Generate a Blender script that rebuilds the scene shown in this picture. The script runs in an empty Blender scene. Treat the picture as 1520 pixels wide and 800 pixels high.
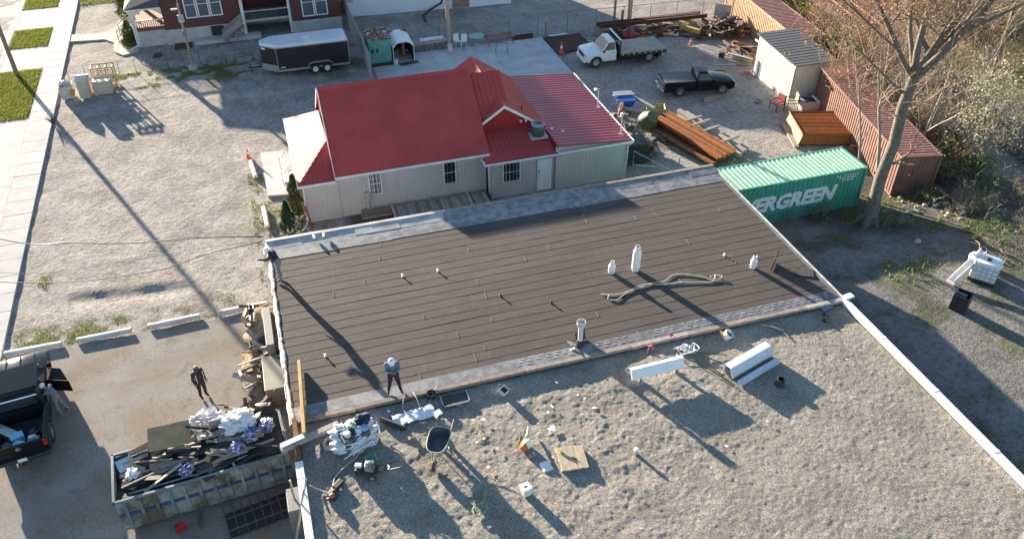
import bpy, bmesh, math, random
import numpy as np
from mathutils import Vector, Matrix, Euler

# ---------------------------------------------------------------- camera, sky, sun, exposure
SC = bpy.context.scene
COL = SC.collection
R = math.radians
cam = bpy.data.cameras.new('camera'); camo = bpy.data.objects.new('camera', cam); COL.objects.link(camo)
camo.location = (0, 0, 26.0); camo.rotation_euler = (R(90 - 37.4), 0, R(-17.5))
cam.sensor_width = 36; cam.lens = 36 * 1235 / 1520; cam.clip_start = 0.5; cam.clip_end = 3000
SC.camera = camo
SUN_EL = 10.5
SUN_DIR = Vector((-0.377, 0.926, 0)).normalized()          # towards the sun on the ground plane
W = bpy.data.worlds.new('World'); SC.world = W; W.use_nodes = True
nt = W.node_tree; bgn = nt.nodes['Background']
sky = nt.nodes.new('ShaderNodeTexSky'); sky.sky_type = 'NISHITA'; sky.sun_disc = False
sky.sun_elevation = R(SUN_EL); sky.sun_rotation = math.atan2(SUN_DIR.x, SUN_DIR.y)
sky.altitude = 200; sky.air_density = 1.0; sky.dust_density = 0.3; sky.ozone_density = 1.8
nt.links.new(sky.outputs[0], bgn.inputs[0]); bgn.inputs[1].default_value = 0.073
sl = bpy.data.lights.new('sun', 'SUN'); slo = bpy.data.objects.new('sun', sl); COL.objects.link(slo)
sl.energy = 5.0; sl.angle = R(0.55); sl.color = (1.0, 0.85, 0.67)
d = Vector((-SUN_DIR.x * math.cos(R(SUN_EL)), -SUN_DIR.y * math.cos(R(SUN_EL)), -math.sin(R(SUN_EL))))
slo.rotation_euler = d.to_track_quat('-Z', 'Y').to_euler(); slo.location = (-40, 90, 60)
SC.view_settings.view_transform = 'Standard'; SC.view_settings.look = 'None'
SC.view_settings.gamma = 1; SC.view_settings.use_curve_mapping = False
SC.view_settings.exposure = 2.3

# ---------------------------------------------------------------- noise
_rt = np.random.RandomState(7).rand(256, 256)
def vnoise(x, y, s=1.0, o=0):
    x = np.asarray(x, float) / s + o * 17.3; y = np.asarray(y, float) / s + o * 9.7
    xi = np.floor(x).astype(int); yi = np.floor(y).astype(int); fx = x - xi; fy = y - yi
    fx = fx * fx * (3 - 2 * fx); fy = fy * fy * (3 - 2 * fy)
    a = _rt[xi % 256, yi % 256]; b = _rt[(xi + 1) % 256, yi % 256]; c = _rt[xi % 256, (yi + 1) % 256]; e = _rt[(xi + 1) % 256, (yi + 1) % 256]
    return (a * (1 - fx) + b * fx) * (1 - fy) + (c * (1 - fx) + e * fx) * fy - 0.5
def ss(a, b, x):
    t = np.clip((np.asarray(x, float) - a) / (b - a), 0, 1); return t * t * (3 - 2 * t)
def shadow_fit_berm(x, y): return 1.2 * ss(21.8, 25, x) * (1 - ss(25, 34, y))  # gentle rise added to the right yard to fit the roof's shadow

# ---------------------------------------------------------------- materials
MATS = {}
def newmat(name):
    m = bpy.data.materials.new(name); m.use_nodes = True
    n = m.node_tree.nodes; l = m.node_tree.links; b = n['Principled BSDF']
    return m, n, l, b
def ramp(n, stops):
    r = n.new('ShaderNodeValToRGB'); e = r.color_ramp.elements
    while len(e) < len(stops): e.new(0.5)
    for k, (p, c) in zip(e, stops):
        k.position = p; k.color = (c[0], c[1], c[2], 1) if not isinstance(c, (int, float)) else (c, c, c, 1)
    return r
def tex(n, l, kind, scale, coord='Object', detail=6, vec=None, rough=0.6, mapscale=None):
    t = n.new({'noise': 'ShaderNodeTexNoise', 'vor': 'ShaderNodeTexVoronoi', 'wave': 'ShaderNodeTexWave'}[kind])
    t.inputs['Scale'].default_value = scale
    if kind == 'noise': t.inputs['Detail'].default_value = detail; t.inputs['Roughness'].default_value = rough
    if vec is None:
        if coord == 'Pos': vec = n.new('ShaderNodeNewGeometry').outputs['Position']
        else: vec = n.new('ShaderNodeTexCoord').outputs[coord]
    if mapscale:
        mp = n.new('ShaderNodeMapping'); mp.inputs['Scale'].default_value = mapscale; l.new(vec, mp.inputs[0]); vec = mp.outputs[0]
    l.new(vec, t.inputs['Vector']); return t
def mix(n, l, f, a, b, mode='MIX'):
    m = n.new('ShaderNodeMix'); m.data_type = 'RGBA'; m.blend_type = mode
    for s, v in ((0, f), (6, a), (7, b)):
        if isinstance(v, (int, float)): m.inputs[s].default_value = v
        elif isinstance(v, tuple): m.inputs[s].default_value = (v[0], v[1], v[2], 1)
        else: l.new(v, m.inputs[s])
    return m.outputs[2]
def bump(n, l, b, h, strength=0.5, dist=0.02, prev=None):
    k = n.new('ShaderNodeBump'); k.inputs['Strength'].default_value = strength; k.inputs['Distance'].default_value = dist
    l.new(h, k.inputs['Height'])
    if prev: l.new(prev, k.inputs['Normal'])
    l.new(k.outputs[0], b.inputs['Normal']); return k.outputs[0]
def pm(name, c1, c2=None, s=3.0, rough=0.7, metal=0.0, bp=0.0, bs=30, lo=0.38, hi=0.62, coord='Object', spec=None, bd=0.02, rnd=0.0):
    """plain procedural paint: noise between two tones, optional fine relief, optional per-object tone"""
    if name in MATS: return MATS[name]
    m, n, l, b = newmat(name)
    c2 = c2 or tuple(v * 0.75 for v in c1)
    t = tex(n, l, 'noise', s, coord); r = ramp(n, [(lo, c1), (hi, c2)]); l.new(t.outputs[0], r.inputs[0])
    out = r.outputs[0]
    if rnd:
        oi = n.new('ShaderNodeObjectInfo'); r2 = ramp(n, [(0, 1 - rnd), (1, 1 + rnd)]); l.new(oi.outputs['Random'], r2.inputs[0])
        out = mix(n, l, 1.0, out, r2.outputs[0], 'MULTIPLY')
    l.new(out, b.inputs['Base Color'])
    b.inputs['Roughness'].default_value = rough; b.inputs['Metallic'].default_value = metal
    if spec is not None: b.inputs['Specular IOR Level'].default_value = spec
    if bp: bump(n, l, b, tex(n, l, 'noise', bs, coord).outputs[0], bp, bd)
    MATS[name] = m; return m
def leafm(name, c1, c2, s=3.0, tr=.45):
    """thin leaf or blade: reflects and lets light through"""
    if name in MATS: return MATS[name]
    m, n, l, b = newmat(name); t = tex(n, l, 'noise', s, 'Pos'); r = ramp(n, [(.35, c1), (.65, c2)]); l.new(t.outputs[0], r.inputs[0]); l.new(r.outputs[0], b.inputs['Base Color']); b.inputs['Roughness'].default_value = .7; b.inputs['Specular IOR Level'].default_value = .2
    tl = n.new('ShaderNodeBsdfTranslucent'); l.new(r.outputs[0], tl.inputs[0]); ms = n.new('ShaderNodeMixShader'); ms.inputs[0].default_value = tr
    l.new(b.outputs[0], ms.inputs[1]); l.new(tl.outputs[0], ms.inputs[2]); l.new(ms.outputs[0], n['Material Output'].inputs[0]); MATS[name] = m; return m
def glass(name, col=(0.03, 0.04, 0.05), rough=0.06):
    if name in MATS: return MATS[name]
    m, n, l, b = newmat(name); b.inputs['Base Color'].default_value = (*col, 1); b.inputs['Roughness'].default_value = rough
    b.inputs['Specular IOR Level'].default_value = 0.5; MATS[name] = m; return m

# ---------------------------------------------------------------- mesh builder
def rotm(rx=0, ry=0, rz=0): return Euler((rx, ry, rz)).to_matrix()
class MB:
    def __init__(s): s.v = []; s.f = []
    def add(s, vs, fs):
        o = len(s.v); s.v += [tuple(p) for p in vs]; s.f += [tuple(i + o for i in f) for f in fs]; return s
    def box(s, c, d, rz=0, rx=0, ry=0):
        m = rotm(rx, ry, rz); x, y, z = d[0] / 2, d[1] / 2, d[2] / 2; c = Vector(c)
        p = [c + m @ Vector(q) for q in ((-x, -y, -z), (x, -y, -z), (x, y, -z), (-x, y, -z), (-x, -y, z), (x, -y, z), (x, y, z), (-x, y, z))]
        return s.add(p, [(3, 2, 1, 0), (4, 5, 6, 7), (0, 1, 5, 4), (1, 2, 6, 5), (2, 3, 7, 6), (3, 0, 4, 7)])
    def b2(s, x0, x1, y0, y1, z0, z1): return s.box(((x0 + x1) / 2, (y0 + y1) / 2, (z0 + z1) / 2), (x1 - x0, y1 - y0, z1 - z0))
    def hexa(s, p): return s.add(p, [(3, 2, 1, 0), (4, 5, 6, 7), (0, 1, 5, 4), (1, 2, 6, 5), (2, 3, 7, 6), (3, 0, 4, 7)])
    def slab(s, poly, th):
        """polygon (3D list, counter-clockwise seen from outside) with thickness inwards"""
        P = [Vector(p) for p in poly]; nrm = (P[1] - P[0]).cross(P[2] - P[0]).normalized(); k = len(P)
        Q = [p - nrm * th for p in P]
        return s.add(P + Q, [tuple(range(k)), tuple(range(2 * k - 1, k - 1, -1))] + [(i, k + i, k + (i + 1) % k, (i + 1) % k) for i in range(k)])
    def tube(s, pts, r, n=8, cap=True, flat=1.0):
        P = [Vector(p) for p in pts]; k = len(P); rs = r if isinstance(r, (list, tuple)) else [r] * k
        vs = []; ref = None
        for i in range(k):
            t = (P[min(i + 1, k - 1)] - P[max(i - 1, 0)]).normalized()
            if ref is None: ref = Vector((0, 0, 1)) if abs(t.z) < 0.9 else Vector((1, 0, 0))
            a = t.cross(ref).normalized(); bb = t.cross(a).normalized(); ref = -bb if False else ref
            for j in range(n):
                w = 2 * math.pi * j / n; vs.append(P[i] + (a * math.cos(w) + bb * math.sin(w) * flat) * rs[i])
        fs = [(i * n + j, i * n + (j + 1) % n, (i + 1) * n + (j + 1) % n, (i + 1) * n + j) for i in range(k - 1) for j in range(n)]
        if cap: fs += [tuple(range(n - 1, -1, -1)), tuple(range((k - 1) * n, k * n))]
        return s.add(vs, fs)
    def lathe(s, prof, c=(0, 0, 0), n=16, m=None):
        vs = []; c = Vector(c)
        for r, z in prof:
            for j in range(n):
                p = Vector((r * math.cos(2 * math.pi * j / n), r * math.sin(2 * math.pi * j / n), z)); vs.append(c + (m @ p if m else p))
        k = len(prof); fs = [(i * n + j, i * n + (j + 1) % n, (i + 1) * n + (j + 1) % n, (i + 1) * n + j) for i in range(k - 1) for j in range(n)]
        fs += [tuple(range(n - 1, -1, -1)), tuple(range((k - 1) * n, k * n))]
        return s.add(vs, fs)
    def prism(s, poly, a, b, axis='y', taper=None):
        """2D polygon extruded from a to b; axis y: poly=(x,z), axis x: poly=(y,z), axis z: poly=(x,y)"""
        def mk(p, t, q):
            u, v = p
            return {'y': (u, t, v), 'x': (t, u, v), 'z': (u, v, t)}[axis]
        k = len(poly); vs = [mk(p, a, 0) for p in poly] + [mk(p, b, 1) for p in poly]
        return s.add(vs, [tuple(range(k)), tuple(range(2 * k - 1, k - 1, -1))] + [(i, k + i, k + (i + 1) % k, (i + 1) % k) for i in range(k)])
    def grid(s, X, Y, Z):
        h, w = X.shape; o = len(s.v)
        s.v += [tuple(p) for p in np.stack([X.ravel(), Y.ravel(), Z.ravel()], 1).tolist()]
        i = np.arange(h - 1)[:, None] * w + np.arange(w - 1)[None, :]; i = i.ravel() + o
        s.f += np.stack([i, i + 1, i + w + 1, i + w], 1).tolist(); return s
    def build(s, name, m, parent=None, smooth=False, bevel=0, fix=True, loc=None, rz=None):
        me = bpy.data.meshes.new(name); me.from_pydata(s.v, [], s.f)
        if fix or bevel:
            bm = bmesh.new(); bm.from_mesh(me)
            if fix: bmesh.ops.recalc_face_normals(bm, faces=bm.faces)
            if bevel:
                bmesh.ops.remove_doubles(bm, verts=bm.verts, dist=1e-5)
                es = [e for e in bm.edges if len(e.link_faces) == 2 and e.calc_face_angle(0) > 0.5]
                bmesh.ops.bevel(bm, geom=es, offset=bevel, segments=2, affect='EDGES', profile=0.5, clamp_overlap=True)
            bm.to_mesh(me); bm.free()
        if m: me.materials.append(m)
        if smooth is True: me.shade_smooth()
        elif smooth: me.shade_smooth(); me.set_sharp_from_angle(angle=smooth)
        o = bpy.data.objects.new(name, me); COL.objects.link(o)
        if parent: o.parent = parent
        if loc is not None: o.location = loc
        if rz is not None: o.rotation_euler = (0, 0, rz)
        return o
def tag(o, label=None, cat=None, group=None, kind=None):
    kind = kind or ('thing' if cat else None)
    for k, v in (('label', label), ('category', cat), ('group', group), ('kind', kind)):
        if v: o[k] = v
    return o
def thing(name, label, cat, loc=(0, 0, 0), rz=0, group=None):
    o = bpy.data.objects.new(name, None); COL.objects.link(o); o.location = loc; o.rotation_euler = (0, 0, rz); o.empty_display_size = 0.2
    return tag(o, label, cat, group)
def copy_tree(o, parent=None):
    c = o.copy(); COL.objects.link(c); c.parent = parent
    for ch in list(o.children): copy_tree(ch, c)
    return c
def inst(me, name, parent=None, loc=(0, 0, 0), rot=(0, 0, 0), scale=(1, 1, 1)):
    o = bpy.data.objects.new(name, me); COL.objects.link(o); o.location = loc; o.rotation_euler = rot; o.scale = scale
    if parent: o.parent = parent
    return o
def clip_line(poly, u):
    """v-range of a 2D polygon on the line u=const"""
    vs = []
    for (a, b), (c, e) in zip(poly, poly[1:] + poly[:1]):
        if (a - u) * (c - u) < 0: vs.append(b + (e - b) * (u - a) / (c - a))
    return (min(vs), max(vs)) if len(vs) >= 2 else None
def ribbed(poly, udir, sp=0.23, w=0.045, h=0.022, th=0.03, wb=None, off=0.5):
    """sheet metal: a slab with raised ribs at spacing sp along udir, clipped to the polygon"""
    P = [Vector(p) for p in poly]; nrm = (P[1] - P[0]).cross(P[2] - P[0]).normalized()
    U = Vector(udir); U = (U - nrm * U.dot(nrm)).normalized(); V = nrm.cross(U); wb = wb or w * 1.8
    q = [((p - P[0]).dot(U), (p - P[0]).dot(V)) for p in P]
    mb = MB(); mb.slab(poly, th)
    u0 = min(a for a, b in q); u1 = max(a for a, b in q); u = u0 + sp * off
    while u < u1:
        r = clip_line(q, u)
        if r and r[1] - r[0] > 0.05:
            va, vb = r[0] + 0.004, r[1] - 0.004
            f = lambda uu, vv, hh: P[0] + U * uu + V * vv + nrm * hh
            a = u - wb / 2; b = u + wb / 2; c = u - w / 2; e = u + w / 2
            mb.add([f(a, va, -.002), f(b, va, -.002), f(e, va, h), f(c, va, h), f(a, vb, -.002), f(b, vb, -.002), f(e, vb, h), f(c, vb, h)],
                   [(0, 1, 2, 3), (7, 6, 5, 4), (1, 5, 6, 2), (2, 6, 7, 3), (3, 7, 4, 0)])
        u += sp
    return mb
RND = random.Random(11)
def jit(a): return RND.uniform(-a, a)
# ================================================================ SETTING
def mat_ground():
    m, n, l, b = newmat('ground_gravel')
    pos = n.new('ShaderNodeNewGeometry').outputs['Position']
    at = n.new('ShaderNodeAttribute'); at.attribute_name = 'soil'
    t1 = tex(n, l, 'noise', 9, vec=pos, detail=8, rough=0.75); r1 = ramp(n, [(0.3, 0.62), (0.5, 0.98), (0.72, 1.35)]); l.new(t1.outputs[0], r1.inputs[0])
    t2 = tex(n, l, 'noise', 0.55, vec=pos, detail=4); r2 = ramp(n, [(0.35, 0.84), (0.65, 1.1)]); l.new(t2.outputs[0], r2.inputs[0])
    v = tex(n, l, 'vor', 16, vec=pos); r3 = ramp(n, [(0.0, 1.25), (0.35, 0.92), (0.7, 0.72)]); l.new(v.outputs['Distance'], r3.inputs[0])
    t4 = tex(n, l, 'noise', 3.2, vec=pos, detail=5, rough=.7); r4 = ramp(n, [(.36, .66), (.5, 1.0), (.66, 1.18)]); l.new(t4.outputs[0], r4.inputs[0])
    c = mix(n, l, 1.0, at.outputs['Color'], r1.outputs[0], 'MULTIPLY'); c = mix(n, l, .8, c, r4.outputs[0], 'MULTIPLY'); c = mix(n, l, 1.0, c, r2.outputs[0], 'MULTIPLY'); c = mix(n, l, 0.7, c, r3.outputs[0], 'MULTIPLY')
    l.new(c, b.inputs['Base Color']); b.inputs['Roughness'].default_value = 0.95; b.inputs['Specular IOR Level'].default_value = 0.15
    k = bump(n, l, b, t1.outputs[0], 0.8, 0.06); k = bump(n, l, b, v.outputs['Distance'], 0.35, 0.03, k); bump(n, l, b, t4.outputs[0], .6, .12, k)
    return m
GR = mat_ground()
def dense(a, b, s): return np.arange(a, b + s / 2, s)
gx = np.concatenate([[-900, -400, -180, -90, -50, -34], dense(-26, 62, 0.3), [70, 85, 110, 160, 260, 450, 900]])
gy = np.concatenate([[-700, -300, -120, -40, 0, 6], dense(11, 92, 0.3), [100, 115, 140, 190, 300, 500, 900]])
X, Y = np.meshgrid(gx, gy)
def gheight(X, Y):
    z = shadow_fit_berm(X, Y) + 0.05 * vnoise(X, Y, 2.3) + 0.035 * vnoise(X, Y, 0.7, 1)
    tr = np.exp(-((Y - (36.15 - 0.13 * (X + 8))) / 0.42) ** 2) * ss(-11.6, -10.8, X) * (1 - ss(-6.2, -4.8, X))   # tyre rut
    z = z - 0.10 * tr + 0.05 * np.exp(-((Y - (36.9 - 0.13 * (X + 8))) / 0.2) ** 2) * ss(-11.6, -10.8, X) * (1 - ss(-6.2, -4.8, X))
    return z - 0.05
Z = gheight(X, Y)
far = (X < -26.5) | (X > 62.5) | (Y < 10) | (Y > 93); Z[far] = -0.06
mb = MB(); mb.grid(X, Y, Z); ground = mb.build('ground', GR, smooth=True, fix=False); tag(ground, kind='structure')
GRAV = np.array([.37, .343, .312]); DIRT = np.array([.20, .165, .12]); DARK = np.array([.13, .125, .115]); BRUSH = np.array([.17, .14, .085]); GRS = np.array([.12, .15, .035]); BLUE = np.array([.31, .295, .275])
C = np.tile(GRAV, (X.size, 1)); x = X.ravel(); y = Y.ravel()
def lay(mask, col):
    global C
    C = C * (1 - mask[:, None]) + col * mask[:, None]
nz = vnoise(x, y, 1.7, 3) * 2; nz2 = vnoise(x, y, 0.5, 5) * 2; nz3 = vnoise(x, y, 6, 8) * 2
lay(0.55 * ss(-.1, .5, nz3 + .3 * nz), np.array([.315, .29, .26]))
lay(0.5 * ss(.25, .6, nz + .5 * nz2), np.array([.27, .25, .225]))
trk_m = np.zeros_like(x)
for k, (xa, sl, cv) in enumerate(((-9.5, .10, .9), (-6.5, -.12, 1.2), (-4.2, .22, .7), (-11.2, .02, .5), (-8, .35, .6))):
    for w_ in (0, 1.6): trk_m = np.maximum(trk_m, np.exp(-((x - (xa + w_ + sl * (y - 48) + cv * np.sin(y * .16 + k))) / .22) ** 2) * ss(-.3, .3, vnoise(x, y, 3, 40 + k) * 2 + .15))
lay(.38 * trk_m * ss(35, 37, y) * (1 - ss(60, 62, y)) * ss(-14, -13, x) * (1 - ss(-2.5, -1.5, x)), np.array([.46, .42, .37]))
lay(.45 * ss(.2, .55, vnoise(x, y, 1.1, 52) * 2 + vnoise(x, y, .35, 53)) * (1 - ss(20, 21, x)), np.array([.23, .20, .165]))
lay(ss(20.5, 22, x) * (1 - ss(33, 36, y)), np.array([.20, .195, .185]))            # worn yard right of the flat roof
lay(ss(26, 29, x + 2 * nz) * ss(26, 30, y + 2 * nz) * (1 - ss(34.5, 36, y)), DARK * .75)       # darker ground under the trees
lay(ss(31.5, 34, x + 1.5 * nz) * ss(22, 27, y + 2 * nz) * (1 - ss(40, 44, y - (x - 38) * 3)), DARK)
lay(.8 * ss(.15, .6, nz + .7 * nz2) * ss(22.5, 24, x) * (1 - ss(31, 34, y)), np.array([.11, .12, .07]))
lay(ss(40.5, 42, x + nz), BRUSH)
lay(ss(.2, .7, nz3 + nz) * ss(42, 44, x), GRS)
xr = 44.6 + (y - 36.9) * 0.18
lay(np.clip(ss(-3.6, -2.4, x - xr + .6 * nz2) * (1 - ss(-1.2, -.6, x - xr + .6 * nz2)), 0, 1), BLUE)   # service road
lay(np.clip(ss(-1.6, -.6, x - xr + .5 * nz2) * (1 - ss(2.4, 3.3, x - xr + .5 * nz2)), 0, 1), np.array([.20, .17, .15]))   # ballast
lay(ss(49, 50.5, x - (y - 36.9) * 0.12 + nz), np.array([.16, .135, .06]))
lay(.8 * ss(40.5, 42, x) * ss(56, 58, y + nz) * (1 - ss(45, 46.5, x - .1 * (y - 56))), np.array([.09, .16, .03]))
lay(.75 * ss(.0, .5, nz + nz2) * ss(61, 61.6, y) * (1 - ss(63.3, 64.2, y)) * (1 - ss(1, 4, x)) * ss(-13.4, -12.4, x), GRS)     # verge below the house
lay(.6 * ss(-.2, .5, nz + nz2) * ss(57.5, 59, y) * (1 - ss(62, 63, y)) * ss(-12, -4, x) * (1 - ss(6.5, 7.5, x)), np.array([.16, .15, .09]))
lay(.7 * ss(.0, .5, nz + nz2) * ss(32.9, 33.3, y) * (1 - ss(34.3, 35.1, y)) * ss(-13.8, -13.3, x) * (1 - ss(-6, -3, x)), GRS)
lay(.6 * ss(-.2, .5, nz + nz2) * ss(-2.6, -1.8, x) * (1 - ss(.6, 1.2, x)) * ss(33.5, 36, y) * (1 - ss(46.5, 48.3, y)), np.array([.2, .19, .1]))
lay(.9 * ss(.6, .2, np.hypot((x + 12.6) * 2, y - 38.6)), GRS)
lay(.7 * ss(2, 1, np.hypot((x - 36.5), (y - 57) * .7)) * ss(0, .4, nz), np.array([.22, .2, .1]))
lay(.75 * ss(57.5, 59, y) * ss(26, 28, x) * (1 - ss(39, 40, x)) * (1 - ss(60.5, 61.5, y)), np.array([.17, .12, .08]))
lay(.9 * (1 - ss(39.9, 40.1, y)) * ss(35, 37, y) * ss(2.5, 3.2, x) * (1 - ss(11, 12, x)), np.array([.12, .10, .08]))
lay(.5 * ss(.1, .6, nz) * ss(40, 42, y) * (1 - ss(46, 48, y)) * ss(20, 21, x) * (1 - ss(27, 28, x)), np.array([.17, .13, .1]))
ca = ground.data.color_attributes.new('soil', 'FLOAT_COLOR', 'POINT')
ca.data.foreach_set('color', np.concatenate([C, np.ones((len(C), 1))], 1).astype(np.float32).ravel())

def mat_asphalt():
    m, n, l, b = newmat('cracked_asphalt')
    pos = n.new('ShaderNodeNewGeometry').outputs['Position']
    w = tex(n, l, 'noise', 2.5, vec=pos, detail=3)
    off = n.new('ShaderNodeVectorMath'); off.operation = 'MULTIPLY_ADD'; l.new(w.outputs['Color'], off.inputs[0]); off.inputs[1].default_value = (.34, .34, .0); l.new(pos, off.inputs[2])
    flat = n.new('ShaderNodeVectorMath'); flat.operation = 'MULTIPLY'; flat.inputs[1].default_value = (1, 1, 0); l.new(off.outputs[0], flat.inputs[0])
    v = tex(n, l, 'vor', 4.2, vec=flat.outputs[0]); v.feature = 'DISTANCE_TO_EDGE'; v.voronoi_dimensions = '2D'
    v2 = tex(n, l, 'vor', 0.75, vec=flat.outputs[0]); v2.feature = 'DISTANCE_TO_EDGE'; v2.voronoi_dimensions = '2D'
    area = tex(n, l, 'noise', 0.28, vec=pos, detail=3); ra = ramp(n, [(0.40, 0.0), (0.58, 1.0)]); l.new(area.outputs[0], ra.inputs[0])
    c1 = ramp(n, [(0.0, .85), (0.045, 0.0)]); l.new(v.outputs['Distance'], c1.inputs[0])
    c2 = ramp(n, [(0.0, .35), (0.012, 0.0)]); l.new(v2.outputs['Distance'], c2.inputs[0])
    cr = mix(n, l, 1.0, c1.outputs[0], ra.outputs[0], 'MULTIPLY'); cr = mix(n, l, 1.0, cr, c2.outputs[0], 'LIGHTEN')
    t = tex(n, l, 'noise', 30, vec=pos, detail=6); rt = ramp(n, [(0.3, (.19, .18, .165)), (0.7, (.30, .285, .265))]); l.new(t.outputs[0], rt.inputs[0])
    st = tex(n, l, 'noise', 0.5, vec=pos, detail=5); rs = ramp(n, [(0.40, 0.05), (0.64, 0.85)]); l.new(st.outputs[0], rs.inputs[0])
    c = mix(n, l, rs.outputs[0], rt.outputs[0], (.20, .155, .11))
    s2 = tex(n, l, 'noise', 1.3, vec=pos, detail=6); r4 = ramp(n, [(0.56, 0.0), (0.72, 0.6)]); l.new(s2.outputs[0], r4.inputs[0]); c = mix(n, l, r4.outputs[0], c, (.09, .085, .08))
    c = mix(n, l, cr, c, (.10, .095, .09)); l.new(c, b.inputs['Base Color']); b.inputs['Roughness'].default_value = 0.9; b.inputs['Specular IOR Level'].default_value = 0.2
    inv = n.new('ShaderNodeMath'); inv.operation = 'MULTIPLY_ADD'; inv.inputs[1].default_value = -1.0; l.new(cr, inv.inputs[0]); l.new(t.outputs[0], inv.inputs[2])
    bump(n, l, b, inv.outputs[0], 0.6, 0.02); return m
ASPH = mat_asphalt()
ax = dense(-21, -1.35, 0.35); ay = dense(6, 33.05, 0.35); X, Y = np.meshgrid(ax, ay)
Yw = Y.copy(); Yw[-1] += 0.25 * vnoise(X[-1], Y[-1], .8, 4)
mb = MB(); mb.grid(X, Yw, 0.03 + 0.02 * vnoise(X, Y, 2.1, 2)); tag(mb.build('parking_lot', ASPH, smooth=True, fix=False), kind='structure')

CONC = pm('pale_concrete', (.45, .44, .425), (.38, .375, .36), 1.2, .95, bp=.25, bs=60, rnd=.06, bd=.006)
CONC2 = pm('yard_concrete', (.46, .46, .45), (.36, .36, .355), 0.8, .85, bp=.2, bs=40, rnd=.05, bd=.006)
CURB = pm('old_concrete', (.42, .41, .39), (.33, .32, .30), 3, .9, bp=.4, bs=40, rnd=.08)
def swx(y): return -13.75 - 0.0205 * (y - 33.6)          # right edge of the pavement
side = thing('sidewalk', None, None); side['kind'] = 'structure'
sm = None
y0 = 26.0; k = 0
while y0 < 96:
    mb = MB(); a = swx(y0 + .01); b_ = swx(y0 + 1.49)
    mb.hexa([(a - 1.5, y0 + .01, -.1), (a, y0 + .01, -.1), (b_, y0 + 1.49, -.1), (b_ - 1.5, y0 + 1.49, -.1), (a - 1.5, y0 + .01, .075), (a, y0 + .01, .075), (b_, y0 + 1.49, .075), (b_ - 1.5, y0 + 1.49, .075)])
    o = mb.build('slab', CONC, side, bevel=.012); o.location.z = jit(.004); y0 += 1.5
def road_poly(name, pts, z0, z1, m): 
    mb = MB(); mb.prism(pts, z0, z1, 'z'); return tag(mb.build(name, m), kind='structure')
ROADM = pm('road_surface', (.36, .33, .29), (.30, .275, .245), .6, .9, bp=.3, bs=40, coord='Pos')
road_poly('road', [(-27, 20), (-18.45, 20), (-19.62, 95), (-27, 95)], -.3, -.045, ROADM)
kb = thing('kerb', None, None); kb['kind'] = 'structure'
for i in range(25):
    ya = 22 + i * 3.0; xa = -18.3 - .0145 * (ya - 22); xb = -18.3 - .0145 * (ya + 2.98 - 22)
    MB().hexa([(xa - .22, ya, -.3), (xa, ya, -.3), (xb, ya + 2.98, -.3), (xb - .22, ya + 2.98, -.3), (xa - .22, ya, .07), (xa, ya, .07), (xb, ya + 2.98, .07), (xb - .22, ya + 2.98, .07)]).build('kerb_stone', CONC, kb, bevel=.015)
apron = thing('driveway_apron', None, None); apron['kind'] = 'structure'
def vx(y): return -18.29 - .0145 * (y - 22)
for ya, yb in ((40, 49), (49.02, 58), (66.7, 71.1), (75.35, 80.2)):
    MB().hexa([(vx(ya), ya, -.1), (swx(ya) - 1.51, ya, -.1), (swx(yb) - 1.51, yb, -.1), (vx(yb), yb, -.1), (vx(ya), ya, .06), (swx(ya) - 1.51, ya, .06), (swx(yb) - 1.51, yb, .06), (vx(yb), yb, .06)]).build('slab', CONC, apron, bevel=.012)
GRASSM = leafm('grass_blades', (.15, .19, .03), (.25, .26, .06), 1.5, .45)
LAWNM = pm('lawn_soil', (.13, .17, .03), (.19, .19, .06), 5, .95, bp=.6, bs=25, coord='Pos')
def grass(name, label, pts, h=.09, w=.02, seed=1):
    rr = np.random.RandomState(seed); N = len(pts); pts = np.asarray(pts)
    a = rr.rand(N) * 6.283; hh = h * (.5 + rr.rand(N)); lean = h * .8 * rr.randn(N, 2) * .6
    dx = np.cos(a) * w; dy = np.sin(a) * w
    v = np.empty((N, 3, 3)); v[:, 0] = pts + np.stack([-dx, -dy, 0 * dx], 1); v[:, 1] = pts + np.stack([dx, dy, 0 * dx], 1); v[:, 2] = pts + np.stack([lean[:, 0], lean[:, 1], hh], 1)
    me = bpy.data.meshes.new(name); me.from_pydata(v.reshape(-1, 3).tolist(), [], np.arange(N * 3).reshape(-1, 3).tolist()); me.materials.append(GRASSM)
    o = bpy.data.objects.new(name, me); COL.objects.link(o); return tag(o, label, 'grass', kind='stuff')
def scatter(x0, x1, y0, y1, dens, seed, zf=None, mask=None):
    rr = np.random.RandomState(seed); N = int((x1 - x0) * (y1 - y0) * dens); px = x0 + rr.rand(N) * (x1 - x0); py = y0 + rr.rand(N) * (y1 - y0)
    if mask is not None: k = mask(px, py) > rr.rand(N); px = px[k]; py = py[k]
    z = gheight(px, py) if zf is None else zf + 0 * px
    return np.stack([px, py, z], 1)
for i, (ya, yb) in enumerate(((58.0, 66.7), (71.1, 75.35), (80.2, 92))):
    xa, xb = vx((ya + yb) / 2), swx((ya + yb) / 2) - 1.51
    MB().hexa([(vx(ya), ya, -.1), (swx(ya) - 1.51, ya, -.1), (swx(yb) - 1.51, yb, -.1), (vx(yb), yb, -.1), (vx(ya), ya, .05), (swx(ya) - 1.51, ya, .05), (swx(yb) - 1.51, yb, .05), (vx(yb), yb, .05)]).build('lawn', LAWNM)['kind'] = 'structure'
    grass('verge_grass', ['bright green mown grass around the street pole', 'square of bright green grass between two concrete drives', 'far green grass strip at the top edge by the road'][i], scatter(xa + .05, xb - .05, ya + .05, yb - .05, 420, i + 3, .045), .10, .022, i)
gN = lambda x, y: ss(-.25, .5, vnoise(x, y, 1.7, 3) * 2 + vnoise(x, y, .5, 5) * 2)
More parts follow.
